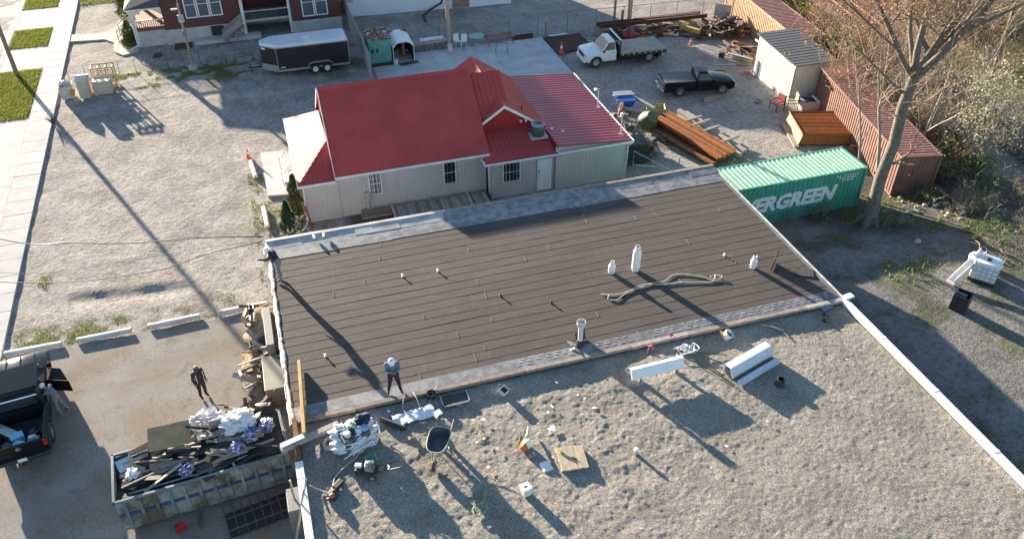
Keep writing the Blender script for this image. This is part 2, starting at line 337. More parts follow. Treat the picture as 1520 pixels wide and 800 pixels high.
grass('verge_grass', 'patchy green grass strip along the drive below the brick house', scatter(-12.6, 2, 61.0, 64.0, 260, 21, None, gN), .07, .03, 9)
grass('weeds', 'patchy green weeds along the white parking stops', scatter(-13.7, -3.5, 33.3, 35.3, 420, 22, None, lambda x, y: gN(x, y) * (1 - ss(34.1, 35.2, y))), .03, .02, 10)
grass('weeds', 'small green weed tuft beside the pavement in the gravel lot', scatter(-13, -12.2, 37.9, 39.4, 160, 23, None, lambda x, y: ss(.8, .2, np.hypot((x + 12.6) * 1.8, y - 38.6))), .1, .025, 11)
grass('weeds', 'thin weeds by the evergreen shrubs at the red roofed building', scatter(-2.2, 1, 33.6, 47.5, 110, 24, None, gN), .06, .03, 12)
grass('lawn_grass', 'green lawn strip at the top left above the gravel', scatter(-14.6, -9, 80.3, 86, 200, 25), .12, .03, 13)
grass('tall_grass', 'rough green grass behind the red container at the top', scatter(41.2, 46.5, 55, 68, 70, 26, None, gN), .5, .05, 14)
grass('ground_weeds', 'dark green ground cover under the tall bare tree', scatter(27, 39, 24, 33, 40, 27, None, lambda x, y: gN(x, y) * .6), .16, .04, 15)
path = road_poly('garden_path', [(-14.95, 73.2), (-12.1, 72.8), (-11.3, 73.5), (-10.9, 76.0), (-9.5, 76.0), (-9.5, 71.5), (-9.1, 69), (-9.3, 67.9), (-10.3, 67.5), (-11.0, 68.4), (-11.15, 70.4), (-11.9, 71.3), (-14.9, 71.7)], -.1, .035, pm('path_concrete', (.46, .42, .34), (.38, .34, .28), 1, .9))
pad = thing('concrete_pad', None, None); pad['kind'] = 'structure'
for i in range(3):
    for j in range(3):
        x0 = 7.75 + i * 4.7; yy = [46.0, 51.2, 56.4, 61.1]
        x1 = x0 + 4.69 if i < 2 else (21.75)
        MB().b2(x0, x1, yy[j], yy[j + 1] - .012, -.1, .055).build('slab', CONC2, pad, bevel=.01)
road_poly('entry_slab', [(-1.2, 43.3), (.55, 43.0), (.7, 48.3), (-1.25, 48.6)], -.1, .09, CONC2)
# railway
RAILM = pm('rusty_rail', (.30, .16, .08), (.22, .11, .06), 8, .7, .3); TIE = pm('sleeper_wood', (.12, .10, .085), (.18, .15, .12), 5, .95, rnd=.15)
trk = thing('railway_track', 'rusty single railway track running through the brush', 'railway', (44.6, 36.9, 0), -math.atan(.18))
mb = MB(); mb.b2(-1.2, 1.2, -.11, .11, -.02, .10); tie = mb.build('sleeper', TIE, trk, bevel=.01); tie.location = (.85, -20, 0)
for i in range(1, 110): inst(tie.data, 'sleeper', trk, (.85 + jit(.05), -20 + i * .56, jit(.01)), (0, 0, jit(.03)))
for xx in (.1, 1.58):
    MB().prism([(-.06, 0), (.06, 0), (.06, .02), (.012, .035), (.012, .11), (.035, .12), (.035, .15), (-.035, .15), (-.035, .12), (-.012, .11), (-.012, .035), (-.06, .02)], -22, 44, 'y').build('rail', RAILM, trk, loc=(xx, 0, .1))
# ================================================================ BUILDINGS
TX = {}
def siding(name, c, rough=.5): return pm(name, c, tuple(v * .9 for v in c), .7, rough, bp=.05, bs=8, coord='Pos')
GREYSID = siding('grey_metal_siding', (.50, .48, .46)); REDMET = pm('red_metal_roofing', (.42, .058, .05), (.33, .046, .044), .5, .6, .0, coord='Pos', spec=.36)
REDWALL = pm('red_metal_siding', (.30, .018, .018), (.25, .015, .015), .8, .5, coord='Pos'); WTRIM = pm('white_trim', (.72, .71, .69), (.62, .61, .59), 2, .5); DKM = pm('black_metal', (.02, .02, .022), (.03, .03, .03), 6, .5)
PANE = glass('window_pane', (.10, .115, .13), .08); DPANE = glass('dark_pane', (.03, .035, .04), .06)
def window(parent, c, w, h, nx, nz, face='-y', bars=0, fm=None, fw=.07, pane=None):
    """frame, pane, muntins; c is the centre on the wall face"""
    fm = fm or WTRIM; o = bpy.data.objects.new('window', None)
    def T(u, v, dd): # u along wall, v up, dd out of wall
        return {'-y': (c[0] + u, c[1] - dd, c[2] + v), '-x': (c[0] - dd, c[1] - u, c[2] + v)}[face]
    def bx(mb, u0, u1, v0, v1, d0, d1):
        a = T(u0, v0, d0); b = T(u1, v1, d1); mb.b2(min(a[0], b[0]), max(a[0], b[0]), min(a[1], b[1]), max(a[1], b[1]), min(a[2], b[2]), max(a[2], b[2]))
    f = MB()
    bx(f, -w / 2, w / 2, -h / 2, -h / 2 + fw, -.02, .06); bx(f, -w / 2, w / 2, h / 2 - fw, h / 2, -.02, .06)
    bx(f, -w / 2, -w / 2 + fw, -h / 2 + fw, h / 2 - fw, -.02, .06); bx(f, w / 2 - fw, w / 2, -h / 2 + fw, h / 2 - fw, -.02, .06)
    fo = f.build('window', fm, parent)
    p = MB(); bx(p, -w / 2 + fw, w / 2 - fw, -h / 2 + fw, h / 2 - fw, .004, .022); p.build('pane', pane or PANE, fo)
    if nx > 1 or nz > 1:
        q = MB()
        for i in range(1, nx): u = -w / 2 + w * i / nx; bx(q, u - .014, u + .014, -h / 2 + fw, h / 2 - fw, .026, .045)
        for j in range(1, nz): v = -h / 2 + h * j / nz; bx(q, -w / 2 + fw, w / 2 - fw, v - .022, v + .022, .024, .048)
        q.build('glazing_bars', fm, fo)
    if bars:
        q = MB()
        for i in range(1, bars): u = -w / 2 + w * i / bars; bx(q, u - .012, u + .012, -h / 2 + .03, h / 2 - .03, .065, .085)
        for v in (-h / 4, h / 4): bx(q, -w / 2 + .02, w / 2 - .02, v - .012, v + .012, .066, .084)
        q.build('security_bars', DKM if bars > 5 else WTRIM, fo)
    return fo
# ---------------- red-roofed building
ch = thing('red_roof_building', 'grey metal sided building with steep red metal roof and red annexes', 'building', (0, 0, 0))
Yf, Yb, XW, XE, RY, RZ = 40.0, 47.7, 2.65, 11.05, 43.85, 6.05
ez = 2.62
def wallp(poly, ud, nm='wall', m=GREYSID, sp=.2, h=.018): return ribbed(poly, ud, sp, .03, h, .12, .07).build(nm, m, ch)
wallp([(XW, Yf, -.2), (XE, Yf, -.2), (XE, Yf, 2.9), (XW, Yf, 2.9)], (1, 0, 0))
wallp([(XW, Yb, -.2), (XW, Yf + .12, -.2), (XW, Yf + .12, 2.9), (XW, RY, RZ - .12), (XW, Yb, 2.9)], (0, 1, 0))
wallp([(XE, Yf + .12, -.2), (XE, Yb, -.2), (XE, Yb, 2.9), (XE, RY, RZ - .12), (XE, Yf + .12, 2.9)], (0, 1, 0))
wallp([(XE, Yb, -.2), (XW, Yb, -.2), (XW, Yb, 2.9), (XE, Yb, 2.9)], (1, 0, 0))
sl_ = (RZ - ez) / (RY - 39.7); xw, xe = XW - .14, XE + .14
ribbed([(xw, 39.7, ez + .1), (xe, 39.7, ez + .1), (xe, RY, RZ), (xw, RY, RZ)], (1, 0, 0), .23, .025, .012, .07).build('roof', REDMET, ch)
ribbed([(xe, 48.0, ez + .1), (xw, 48.0, ez + .1), (xw, RY, RZ), (xe, RY, RZ)], (1, 0, 0), .23, .025, .012, .07).build('roof', REDMET, ch)
MB().prism([(RY - .2, RZ - .12), (RY, RZ + .05), (RY + .2, RZ - .12), (RY + .19, RZ - .15), (RY, RZ + .02), (RY - .19, RZ - .15)], xw - .01, xe + .01, 'x').build('ridge_cap', REDMET, ch)
MB().b2(xw, xe, 39.6, 39.695, ez - .04, ez + .085).build('gutter', WTRIM, ch, bevel=.015)
for s_, yy in ((1, 39.68), (-1, 48.0)):   # white rake boards on the west gable
    MB().slab([(xw - .02, yy, ez - .06), (xw - .02, yy, ez + .12), (xw - .02, RY, RZ + .02), (xw - .02, RY, RZ - .18)], .035).build('rake_board', WTRIM, ch)
MB().b2(XW, XW + .02, 40.3, 47.4, 2.9, 2.92).build('gable_trim', WTRIM, ch)
window(ch, (4.65, Yf - .02, 1.77), .74, 1.42, 3, 2, bars=5); window(ch, (8.9, Yf - .02, 1.72), .76, 1.45, 3, 2, bars=6, pane=DPANE)
MB().tube([(XE - .25, 39.62, ez - .05), (XE - .3, 39.9, ez - .4), (XE - .1, 39.94, ez - .55), (XE + .05, 39.92, ez - .5)], .04).build('downspout', WTRIM, ch)
# hipped porch on the west end

wallp([(.8, Yf - .05, -.2), (XW - .02, Yf - .05, -.2), (XW - .02, Yf - .05, 2.5), (.8, Yf - .05, 2.5)], (1, 0, 0))
wallp([(.8, Yb, -.2), (.8, Yf + .08, -.2), (.8, Yf + .08, 2.5), (.8, Yb, 2.5)], (0, 1, 0))
pz0, pz1 = 2.45, 3.75
ribbed([(.55, 47.95, pz0), (.55, 39.75, pz0), (2.5, 41.9, pz1), (2.5, 45.8, pz1)], (0, 1, 0), .23, .03, .028, .05).build('porch_roof', REDMET, ch)
ribbed([(.552, 39.745, pz0), (2.5, 39.745, pz0), (2.5, 41.9, pz1)], (1, 0, 0), .23, .03, .02, .05).build('porch_roof', REDMET, ch)
ribbed([(2.5, 47.955, pz0), (.552, 47.955, pz0), (2.5, 45.8, pz1)], (1, 0, 0), .23, .03, .02, .05).build('porch_roof', REDMET, ch)
MB().tube([(.55, 39.75, pz0 + .03), (2.5, 41.9, pz1 + .03)], .045, 6).build('hip_cap', REDMET, ch)
MB().b2(.48, 2.5, 39.66, 39.74, pz0 - .1, pz0 + .02).build('gutter', WTRIM, ch); MB().b2(.46, .54, 39.66, 48, pz0 - .1, pz0 + .02).build('gutter', WTRIM, ch)
MB().tube([(.75, 39.78, 2.35), (.75, 39.85, .3), (.6, 39.5, .12), (.35, 39.1, .08)], .045, 6).build('downspout', WTRIM, ch)
# link roof, cross gable, low annex
LZ, LX = 5.72, 13.05
def lz(y): return LZ - (RY - y) * .79
ribbed([(XE + .14, 41.5, lz(41.5)), (LX, 42.2, lz(42.2)), (LX, RY, LZ), (XE + .14, RY, LZ)], (1, 0, 0), .30, .03, .03, .05).build('roof', REDMET, ch)
ribbed([(LX, 46.2, lz(41.5)), (XE + .14, 46.2, lz(41.5)), (XE + .14, RY, LZ), (LX, RY, LZ)], (1, 0, 0), .30, .03, .03, .05).build('roof', REDMET, ch)
ribbed([(LX - .03, 42.2, lz(42.2)), (LX - .03, 45.5, lz(42.2)), (LX - .03, RY, LZ - .04)], (0, 1, 0), .25, .03, .02, .05).build('wall', REDWALL, ch)
GX, GZ, GP = 12.55, 4.68, .66
gz = lambda x: GZ - abs(x - GX) * GP
ribbed([(GX, 41.3, GZ), (15.15, 41.3, gz(15.15)), (15.15, 48.6, gz(15.15)), (GX, 48.6, GZ)], (0, 1, 0), .23, .03, .02, .05).build('roof', REDMET, ch)
ribbed([(10.9, 44.6, gz(10.9)), (GX, 42.6, GZ - .004), (GX, 48.6, GZ - .004), (10.9, 48.6, gz(10.9))], (0, 1, 0), .23, .03, .028, .05).build('roof', REDMET, ch)
ribbed([(11.2, 41.3, gz(11.2) - .003), (GX, 41.3, GZ - .004), (GX, 42.6, GZ - .004), (11.2, 42.6, gz(11.2) - .003)], (0, 1, 0), .23, .03, .02, .05).build('roof', REDMET, ch)
ribbed([(11.1, 41.5, 2.6), (15.1, 41.5, 2.6), (15.1, 41.5, gz(15.1) - .06), (GX, 41.5, GZ - .07), (11.1, 41.5, gz(11.1) - .06)], (1, 0, 0), .25, .03, .02, .08).build('gable_wall', REDWALL, ch)
ribbed([(15.1, 48.5, 2.0), (11.1, 48.5, 2.0), (11.1, 48.5, gz(11.1) - .06), (GX, 48.5, GZ - .07), (15.1, 48.5, gz(15.1) - .06)], (1, 0, 0), .25, .03, .02, .08).build('gable_wall', REDWALL, ch)
for xa, xb in ((11.0, GX), (14.7, GX)):
    MB().slab([(xa, 41.27, gz(xa) - .15), (xa, 41.27, gz(xa) + .015), (xb, 41.27, GZ + .015), (xb, 41.27, GZ - .15)], .04).build('rake_board', WTRIM, ch)
ax0, az0, az1 = 10.75, 2.42, 3.12
ribbed([(ax0, 39.0, az0), (15.0, 39.0, az0), (15.0, 41.5, az1), (ax0 + .4, 41.5, az1)], (1, 0, 0), .28, .03, .025, .05).build('roof', REDMET, ch)
wallp([(XE + .1, 39.3, -.2), (14.98, 39.3, -.2), (14.98, 39.3, 2.45), (XE + .1, 39.3, 2.45)], (1, 0, 0)); wallp([(XE + .1, 40.0, -.2), (XE + .1, 39.42, -.2), (XE + .1, 39.42, 2.45), (XE + .1, 40.0, 2.45)], (0, 1, 0))
MB().b2(ax0 - .02, 15.0, 38.9, 38.99, az0 - .1, az0 + .01).build('gutter', WTRIM, ch, bevel=.01); MB().b2(ax0 - .06, ax0 - .005, 38.9, 39.9, az0 - .1, az0 + .03).build('gutter', WTRIM, ch)
MB().tube([(11.0, 39.0, 2.3), (11.0, 39.22, 2.1), (11.0, 39.22, .1)], .045, 6).build('downspout', WTRIM, ch)
window(ch, (12.35, 39.28, 1.55), 1.08, 1.3, 5, 2, bars=7, pane=DPANE)
dr = MB().b2(13.9, 14.78, 39.22, 39.27, 0, 2.05).build('door', pm('white_door', (.74, .73, .72), (.68, .67, .66), 2, .5), ch, bevel=.01)
MB().lathe([(.0, 0), (.03, 0), (.035, .03), (.0, .05)], (13.98, 39.19, 1.0), 8).build('door_handle', DKM, dr); MB().b2(13.98, 14.02, 39.2, 39.23, 1.2, 1.4).build('door_sign', DKM, dr)
# east wing with the low ribbed roof
wz = lambda x: 2.92 - (x - 15.0) * .085
ribbed([(15.02, 38.95, wz(15.02)), (19.65, 38.95, wz(19.65)), (19.65, 48.7, wz(19.65)), (15.02, 48.7, wz(15.02))], (0, 1, 0), .34, .06, .034, .05, .14).build('wing_roof', pm('faded_red_roofing', (.38, .065, .075), (.32, .055, .065), .6, .35, coord='Pos', spec=.5), ch)
wallp([(15.0, 39.15, -.2), (19.5, 39.15, -.2), (19.5, 39.15, 2.5), (15.0, 39.15, 2.85)], (1, 0, 0)); wallp([(19.5, 39.27, -.2), (19.5, 48.6, -.2), (19.5, 48.6, 2.5), (19.5, 39.27, 2.5)], (0, 1, 0)); wallp([(19.5, 48.6, -.2), (11, 48.6, -.2), (11, 48.6, 2.4), (19.5, 48.6, 2.4)], (1, 0, 0))
MB().b2(15.05, 19.68, 38.86, 38.94, 2.4, 2.52).build('gutter', WTRIM, ch); MB().b2(19.66, 19.74, 38.9, 48.7, 2.42, 2.56).build('edge_trim', WTRIM, ch); MB().slab([(15.0, 38.9, 2.8), (15.0, 38.9, 2.99), (15.0, 48.7, 2.99), (15.0, 48.7, 2.8)], .03).build('edge_trim', REDMET, ch)
MB().tube([(19.6, 38.9, 2.4), (19.45, 39.05, 2.15), (19.45, 39.05, .1)], .05, 6).build('downspout', WTRIM, ch)
MB().b2(3.95, 4.3, 39.78, 39.97, .75, 1.35).b2(4.05, 4.2, 39.8, 39.96, 0, .75).build('electric_meter', pm('grey_box', (.42, .42, .41), None, 4, .5), ch, bevel=.02); MB().tube([(4.3, 39.9, .9), (4.38, 39.9, .5), (4.38, 39.9, 0)], .03, 6).tube([(3.98, 39.93, 1.3), (4.2, 39.93, 2.5)], .02, 6).build('conduit', WTRIM, ch)
for (xx, zz) in ((13.55, 3.55), (13.85, 3.55)): MB().tube([(xx, 41.5, zz), (xx, 41.2, zz), (xx, 41.15, zz + .12)], .05, 8).build('wall_vent', WTRIM, ch)
for p in ((15.35, 41.0), (15.9, 40.6)): MB().box((p[0], p[1], wz(p[0]) + .06), (.16, .1, .06)).build('roof_vent', WTRIM, ch)
MB().tube([(13.9, 42.2, 3.75), (13.9, 42.2, 4.1)], .05, 8).build('flue', REDWALL, ch)
# air conditioner standing on the annex roof
ac = thing('air_conditioner', 'dark round topped air conditioner on a pale base on the red roof', 'air conditioner', (14.35, 40.55, 2.95))
MB().b2(-.5, .5, -.42, .42, -.12, .0).build('base', CONC2, ac, bevel=.01); MB().lathe([(.36, .0), (.38, .03), (.38, .62), (.34, .68)], n=16).build('casing', pm('dark_grille', (.05, .055, .06), (.08, .085, .09), 20, .5), ac, smooth=.6)
MB().lathe([(.40, .64), (.40, .72), (.30, .76), (.1, .74)], n=16).build('top_grille', pm('ac_grey', (.30, .31, .32), None, 8, .5), ac, smooth=.6)
for i in range(10):
    a = i * .314; MB().box((0, 0, .765), (.6, .012, .01), rz=a).build('fan_guard_wire', DKM, ac)
for (px, py, lb) in ((19.3, 43.5, 'pole with small solar panel and lamp at the red wing roof edge'), (19.25, 39.8, 'thin pole with round white lamp head at the red roof corner')):
    o = thing('roof_light_pole', lb, 'light', (px, py, 2.55)); MB().tube([(0, 0, 0), (0, 0, 1.25)], .03, 8).build('pole', WTRIM, o); MB().b2(-.12, .12, -.1, .1, 0, .03).build('base', WTRIM, o)
    if 'solar' in lb: MB().box((.1, 0, 1.35), (.5, .4, .03), ry=.5).build('solar_panel', glass('solar_glass', (.02, .03, .05), .15), o); MB().box((-.22, -.05, 1.25), (.16, .2, .1)).build('lamp_head', WTRIM, o)
    else: MB().lathe([(.02, -.05), (.1, 0), (.11, .08), (.05, .14)], (0, 0, 1.25), 12).build('lamp_head', WTRIM, o, smooth=True)
# rails and steps at the west entrance
st = thing('entrance_steps', 'concrete entrance steps with grey metal railing at the porch', 'steps', (.5, 45.2, 0))
for i in range(3): MB().b2(-.35 + i * .3 - .3, .3, -.9, .9, i * .2, i * .2 + .2).build('step', CONC2, st, bevel=.01)
for yy in (-.95, .95):
    r_ = MB().tube([(-.7, yy, 0), (-.7, yy, .95), (.25, yy, 1.5), (.25, yy, .6)], .025, 6).tube([(-.7, yy, .5), (.25, yy, 1.0)], .02, 6)
    for i in range(5): r_.tube([(-.5 + i * .18, yy, .3 + i * .06), (-.5 + i * .18, yy, 1.06 + i * .1)], .012, 5)
    r_.build('railing', pm('galvanised', (.45, .46, .47), (.38, .39, .4), 6, .4, .6), st)

# ---------------- brick house (upper left)
def mat_brick():
    m, n, l, b = newmat('red_brick')
    tc = n.new('ShaderNodeNewGeometry').outputs['Position']; mp = n.new('ShaderNodeMapping'); mp.inputs['Rotation'].default_value = (R(90), 0, 0); l.new(tc, mp.inputs[0])
    cx = n.new('ShaderNodeSeparateXYZ'); l.new(tc, cx.inputs[0]); ad = n.new('ShaderNodeMath'); ad.operation = 'ADD'; l.new(cx.outputs[0], ad.inputs[0]); l.new(cx.outputs[1], ad.inputs[1])
    cb = n.new('ShaderNodeCombineXYZ'); l.new(ad.outputs[0], cb.inputs[0]); l.new(cx.outputs[2], cb.inputs[1])
    t = n.new('ShaderNodeTexBrick'); l.new(cb.outputs[0], t.inputs[0]); t.inputs['Scale'].default_value = 1.0
    t.inputs['Color1'].default_value = (.125, .035, .028, 1); t.inputs['Color2'].default_value = (.08, .023, .02, 1); t.inputs['Mortar'].default_value = (.12, .08, .07, 1)
    t.inputs['Brick Width'].default_value = .23; t.inputs['Row Height'].default_value = .075; t.inputs['Mortar Size'].default_value = .008
    l.new(t.outputs[0], b.inputs['Base Color']); b.inputs['Roughness'].default_value = .9
    inv = n.new('ShaderNodeMath'); inv.operation = 'SUBTRACT'; inv.inputs[0].default_value = 1; l.new(t.outputs['Fac'], inv.inputs[1]); bump(n, l, b, inv.outputs[0], .5, .01); return m
BRICK = mat_brick(); FND = pm('foundation_block', (.45, .44, .42), (.36, .35, .33), 1.5, .9, bp=.2, coord='Pos'); PURP = pm('dark_shingle', (.07, .065, .08), (.10, .09, .11), 8, .9, bp=.3)
SHGREY = pm('grey_shingle', (.16, .17, .175), (.11, .12, .125), 10, .9, bp=.3)
bh = thing('brick_house', 'two storey red brick house with porches at the upper left', 'house', (0, 0, 0))
MB().b2(-6.9, -1.0, 68.75, 78, 1.15, 7.2).build('wall', BRICK, bh); MB().b2(-7.0, -.95, 68.68, 78, -.2, 1.15).build('foundation', FND, bh)
MB().b2(2.8, 6.75, 68.3, 78, .9, 7.2).build('wall', BRICK, bh); MB().b2(2.75, 6.8, 68.24, 78, -.2, .9).build('foundation', FND, bh)
MB().b2(-1.0, 2.8, 71.2, 78, 1.1, 7.2).build('wall', BRICK, bh); MB().b2(-.95, 2.75, 71.15, 78, -.2, 1.1).build('foundation', FND, bh)
mb = MB(); mb.add([(-7.5, 67.9, 7.1), (7.4, 67.9, 7.1), (7.4, 78.8, 7.1), (-7.5, 78.8, 7.1), (-3, 73.3, 10), (3, 73.3, 10)], [(0, 1, 5, 4), (1, 2, 5), (2, 3, 4, 5), (3, 0, 4), (3, 2, 1, 0)]); mb.build('roof', PURP, bh)
w3 = [window(bh, (-4.75 + i * .95, 68.72, 2.95), .9, 2.1, 1, 2, fw=.09) for i in range(3)]
for i in range(2): window(bh, (4.2 + i * 1.05, 68.28, 2.35), 1.0, 2.3, 1, 2, fw=.09)
for i in range(3): window(bh, (-.1 + i * 1.0, 71.17, 2.9), .9, 1.5, 1, 1, fw=.08, pane=DPANE)
MB().b2(-3.55, -2.55, 68.6, 68.66, .35, 1.1).build('cellar_window', DPANE, bh); MB().b2(-6.5, -5.2, 67.4, 68.6, 0, .05).build('planting_bed', pm('mulch', (.09, .045, .03), None, 10, .95), bh)
MB().b2(-5.0, .2, 67.75, 68.6, 0, .3).build('ledge', FND, bh, bevel=.02)
# west porch
PW = pm('porch_white', (.66, .65, .62), (.58, .57, .54), 3, .6); PB = pm('porch_brown', (.17, .075, .05), (.13, .055, .04), 3, .8)
MB().b2(-9.2, -6.92, 68.9, 75, -.2, 1.2).build('porch_base', FND, bh); MB().b2(-9.25, -6.92, 68.85, 75, 1.2, 1.3).build('porch_floor', PB, bh)
MB().b2(-9.2, -6.95, 68.87, 69.05, 1.3, 1.5).build('porch_skirt', PB, bh); MB().b2(-9.22, -6.92, 68.86, 69.0, 1.98, 2.06).build('railing', PW, bh)
mb = MB()
for i in range(14): mb.b2(-9.1 + i * .155, -9.05 + i * .155, 68.9, 68.95, 1.5, 1.98)
mb.build('baluster', PB, bh); MB().b2(-9.28, -9.0, 68.8, 69.08, 0, 3.0).build('porch_post', PW, bh); MB().b2(-9.28, -9.0, 74.7, 74.98, 0, 3.0).build('porch_post', PW, bh)
mb = MB(); N = 12; pts = [(-9.0, 2.95)] + [(-9.0 + 2.08 * i / N, 2.35 + .55 * math.sin(math.pi * i / N)) for i in range(N + 1)] + [(-6.92, 2.95)]; mb.prism(pts, 68.86, 68.98, 'y'); mb.build('porch_arch', PW, bh)
MB().b2(-9.5, -6.92, 68.5, 75.4, 2.95, 3.08).build('porch_fascia', PW, bh); mb = MB(); mb.add([(-9.55, 68.45, 3.09), (-6.92, 68.45, 3.09), (-6.92, 75.4, 3.09), (-9.55, 75.4, 3.09), (-6.92, 69.2, 3.6), (-6.92, 75.4, 3.6), (-8.9, 70, 3.5), (-8.9, 75, 3.5)], [(0, 1, 4, 6), (0, 6, 7, 3), (6, 4, 5, 7), (3, 7, 5, 2), (0, 3, 2, 1), (1, 2, 5, 4)]); mb.build('porch_roof', PURP, bh)
MB().tube([(-9.25, 68.7, 2.95), (-9.2, 68.7, .6), (-9.0, 68.6, .35), (-9.75, 68.2, .08)], .05, 8).build('downspout', PW, bh)
mb = MB()
for i in range(5): mb.b2(-10.6 + i * .28, -9.25, 70.2, 71.6, i * .24, i * .24 + .24)
mb.build('porch_steps', FND, bh)
for yy in (70.15, 71.65): MB().tube([(-10.7, yy, .0), (-10.7, yy, .95), (-9.3, yy, 2.15), (-9.3, yy, 1.2)], .04, 6).tube([(-10.7, yy, .45), (-9.3, yy, 1.6)], .03, 6).build('stair_rail', pm('weathered_timber', (.30, .27, .23), (.22, .20, .17), 5, .9, bp=.3, coord='Object'), bh)
# middle porch
MB().b2(-1.0, 2.8, 68.5, 71.2, 1.15, 1.28).build('porch_floor', FND, bh); MB().b2(-1.4, 2.85, 67.9, 71.3, 3.25, 3.4).build('porch_fascia', PW, bh); MB().b2(-1.5, 2.9, 67.8, 71.3, 3.4, 3.5).build('porch_roof', SHGREY, bh)
for xx in (-.95, 2.7): MB().b2(xx - .1, xx + .14, 68.35, 68.6, 0, 3.25).build('porch_post', PW, bh)
MB().b2(-.9, 2.7, 68.4, 68.5, 2.0, 2.08).b2(-.9, 2.7, 68.4, 68.5, 1.3, 1.38).build('railing', FND, bh)
mb = MB()
for i in range(24): mb.b2(-.85 + i * .148, -.79 + i * .148, 68.42, 68.47, 1.38, 2.0)
mb.build('baluster', DKM, bh)
for k_, yy in enumerate((67.3, 68.3)): MB().slab([(-2.75, yy, .35), (-1.1, yy, 1.5), (-1.1, yy, 2.0), (-2.75, yy, .85)][::1], .05).build('stair_rail', MATS['weathered_timber'], bh)
mb = MB()
for i in range(5): mb.b2(-2.6 + i * .33, -2.3 + i * .33, 67.35, 68.25, .2 + i * .22, .25 + i * .22)
mb.build('stair_tread', MATS['weathered_timber'], bh); MB().b2(-1.75, -1.65, 67.4, 67.5, 0, .9).build('stair_leg', MATS['weathered_timber'], bh)
# ---------------- white workshop behind the yard
WHW = pm('white_wall_paint', (.70, .71, .72), (.64, .65, .66), .5, .8, coord='Pos')
wb = thing('white_workshop', 'long white painted workshop wall at the top edge', 'building', (0, 0, 0))
wy = lambda x: 70.55 - (x - 7.4) * .08
MB().hexa([(7.45, 70.55, -.2), (21.8, wy(21.8), -.2), (22.6, 80, -.2), (7.45, 80, -.2), (7.45, 70.55, 3.9), (21.8, wy(21.8), 5.6), (22.6, 80, 5.6), (7.45, 80, 3.9)]).build('wall', WHW, wb)
MB().slab([(7.2, 70.2, 3.98), (22.1, wy(22.1) - .3, 5.72), (22.9, 80.3, 5.72), (7.2, 80.3, 3.98)], .07).build('roof', SHGREY, wb)
MB().hexa([(16.55, wy(16.55) - .06, 0), (18.05, wy(18.05) - .06, 0), (18.05, wy(18.05) + .02, 0), (16.55, wy(16.55) + .02, 0), (16.55, wy(16.55) - .06, 2.1), (18.05, wy(18.05) - .06, 2.1), (18.05, wy(18.05) + .02, 2.1), (16.55, wy(16.55) + .02, 2.1)]).build('door', pm('worn_brown_door', (.30, .21, .15), (.22, .15, .11), 3, .8), wb)
MB().b2(16.27, 16.5, wy(16.4) - .07, wy(16.4), 0, 2.3).build('door_jamb', PW, wb)
MB().b2(7.5, 8.1, 70.44, 70.52, 1.2, 2.0).build('notice_board', pm('yellowish', (.45, .42, .25), None, 6, .7), wb); MB().tube([(15.7, wy(15.7) - .1, 3), (15.7, wy(15.7) - .1, .9), (15.6, 69.9, .5), (14.4, 69.5, .12), (13.7, 68.6, .08), (13.6, 67.2, .08)], .09, 8).build('drain_hose', DKM, wb)
# ---------------- grey shed, containers
sh = thing('garden_shed', 'pale grey plank shed with dark shingle roof beside the red containers', 'shed', (0, 0, 0))
SHW = pm('shed_siding', (.52, .51, .48), (.45, .44, .41), 1.2, .8, coord='Pos', bp=.1)
sx0, sx1, sy0, sy1 = 34.5, 37.4, 45.1, 49.8
def pl(poly, ud, nm='wall'): ribbed(poly, ud, .3, .22, .018, .1, .24).build(nm, SHW, sh)
pl([(sx0, sy1, -.1), (sx0, sy0, -.1), (sx0, sy0, 2.65), (sx0, sy1, 3.0)], (0, 1, 0)); pl([(sx0 + .02, sy0, -.1), (sx1, sy0, -.1), (sx1, sy0, 2.65), (sx0 + .02, sy0, 2.65)], (1, 0, 0)); pl([(sx1, sy0, -.1), (sx1, sy1, -.1), (sx1, sy1, 3.0), (sx1, sy0, 2.65)], (0, 1, 0)); pl([(sx1, sy1, -.1), (sx0, sy1, -.1), (sx0, sy1, 3), (sx1, sy1, 3)], (1, 0, 0))
mb = MB(); mb.slab([(34.35, 44.9, 2.66), (37.6, 44.9, 2.66), (37.9, 50.1, 3.05), (34.35, 50.1, 3.05)], .06); mb.build('roof', pm('slate_shingle', (.075, .08, .09), (.11, .115, .125), 14, .85, bp=.4, bs=25, coord='Pos'), sh)
for i in range(14):
    t = i / 14; MB().slab([(34.34, 44.9 + 5.2 * t, 2.675 + .39 * t), (37.6 + .3 * t, 44.9 + 5.2 * t, 2.675 + .39 * t), (37.6 + .3 * t + .02, 45.28 + 5.2 * t, 2.69 + .39 * t), (34.34, 45.28 + 5.2 * t, 2.69 + .39 * t)], .012).build('shingle', MATS['slate_shingle'], sh)
MB().b2(34.3, 34.36, 44.86, 50.1, 2.5, 2.62).build('fascia', WTRIM, sh)
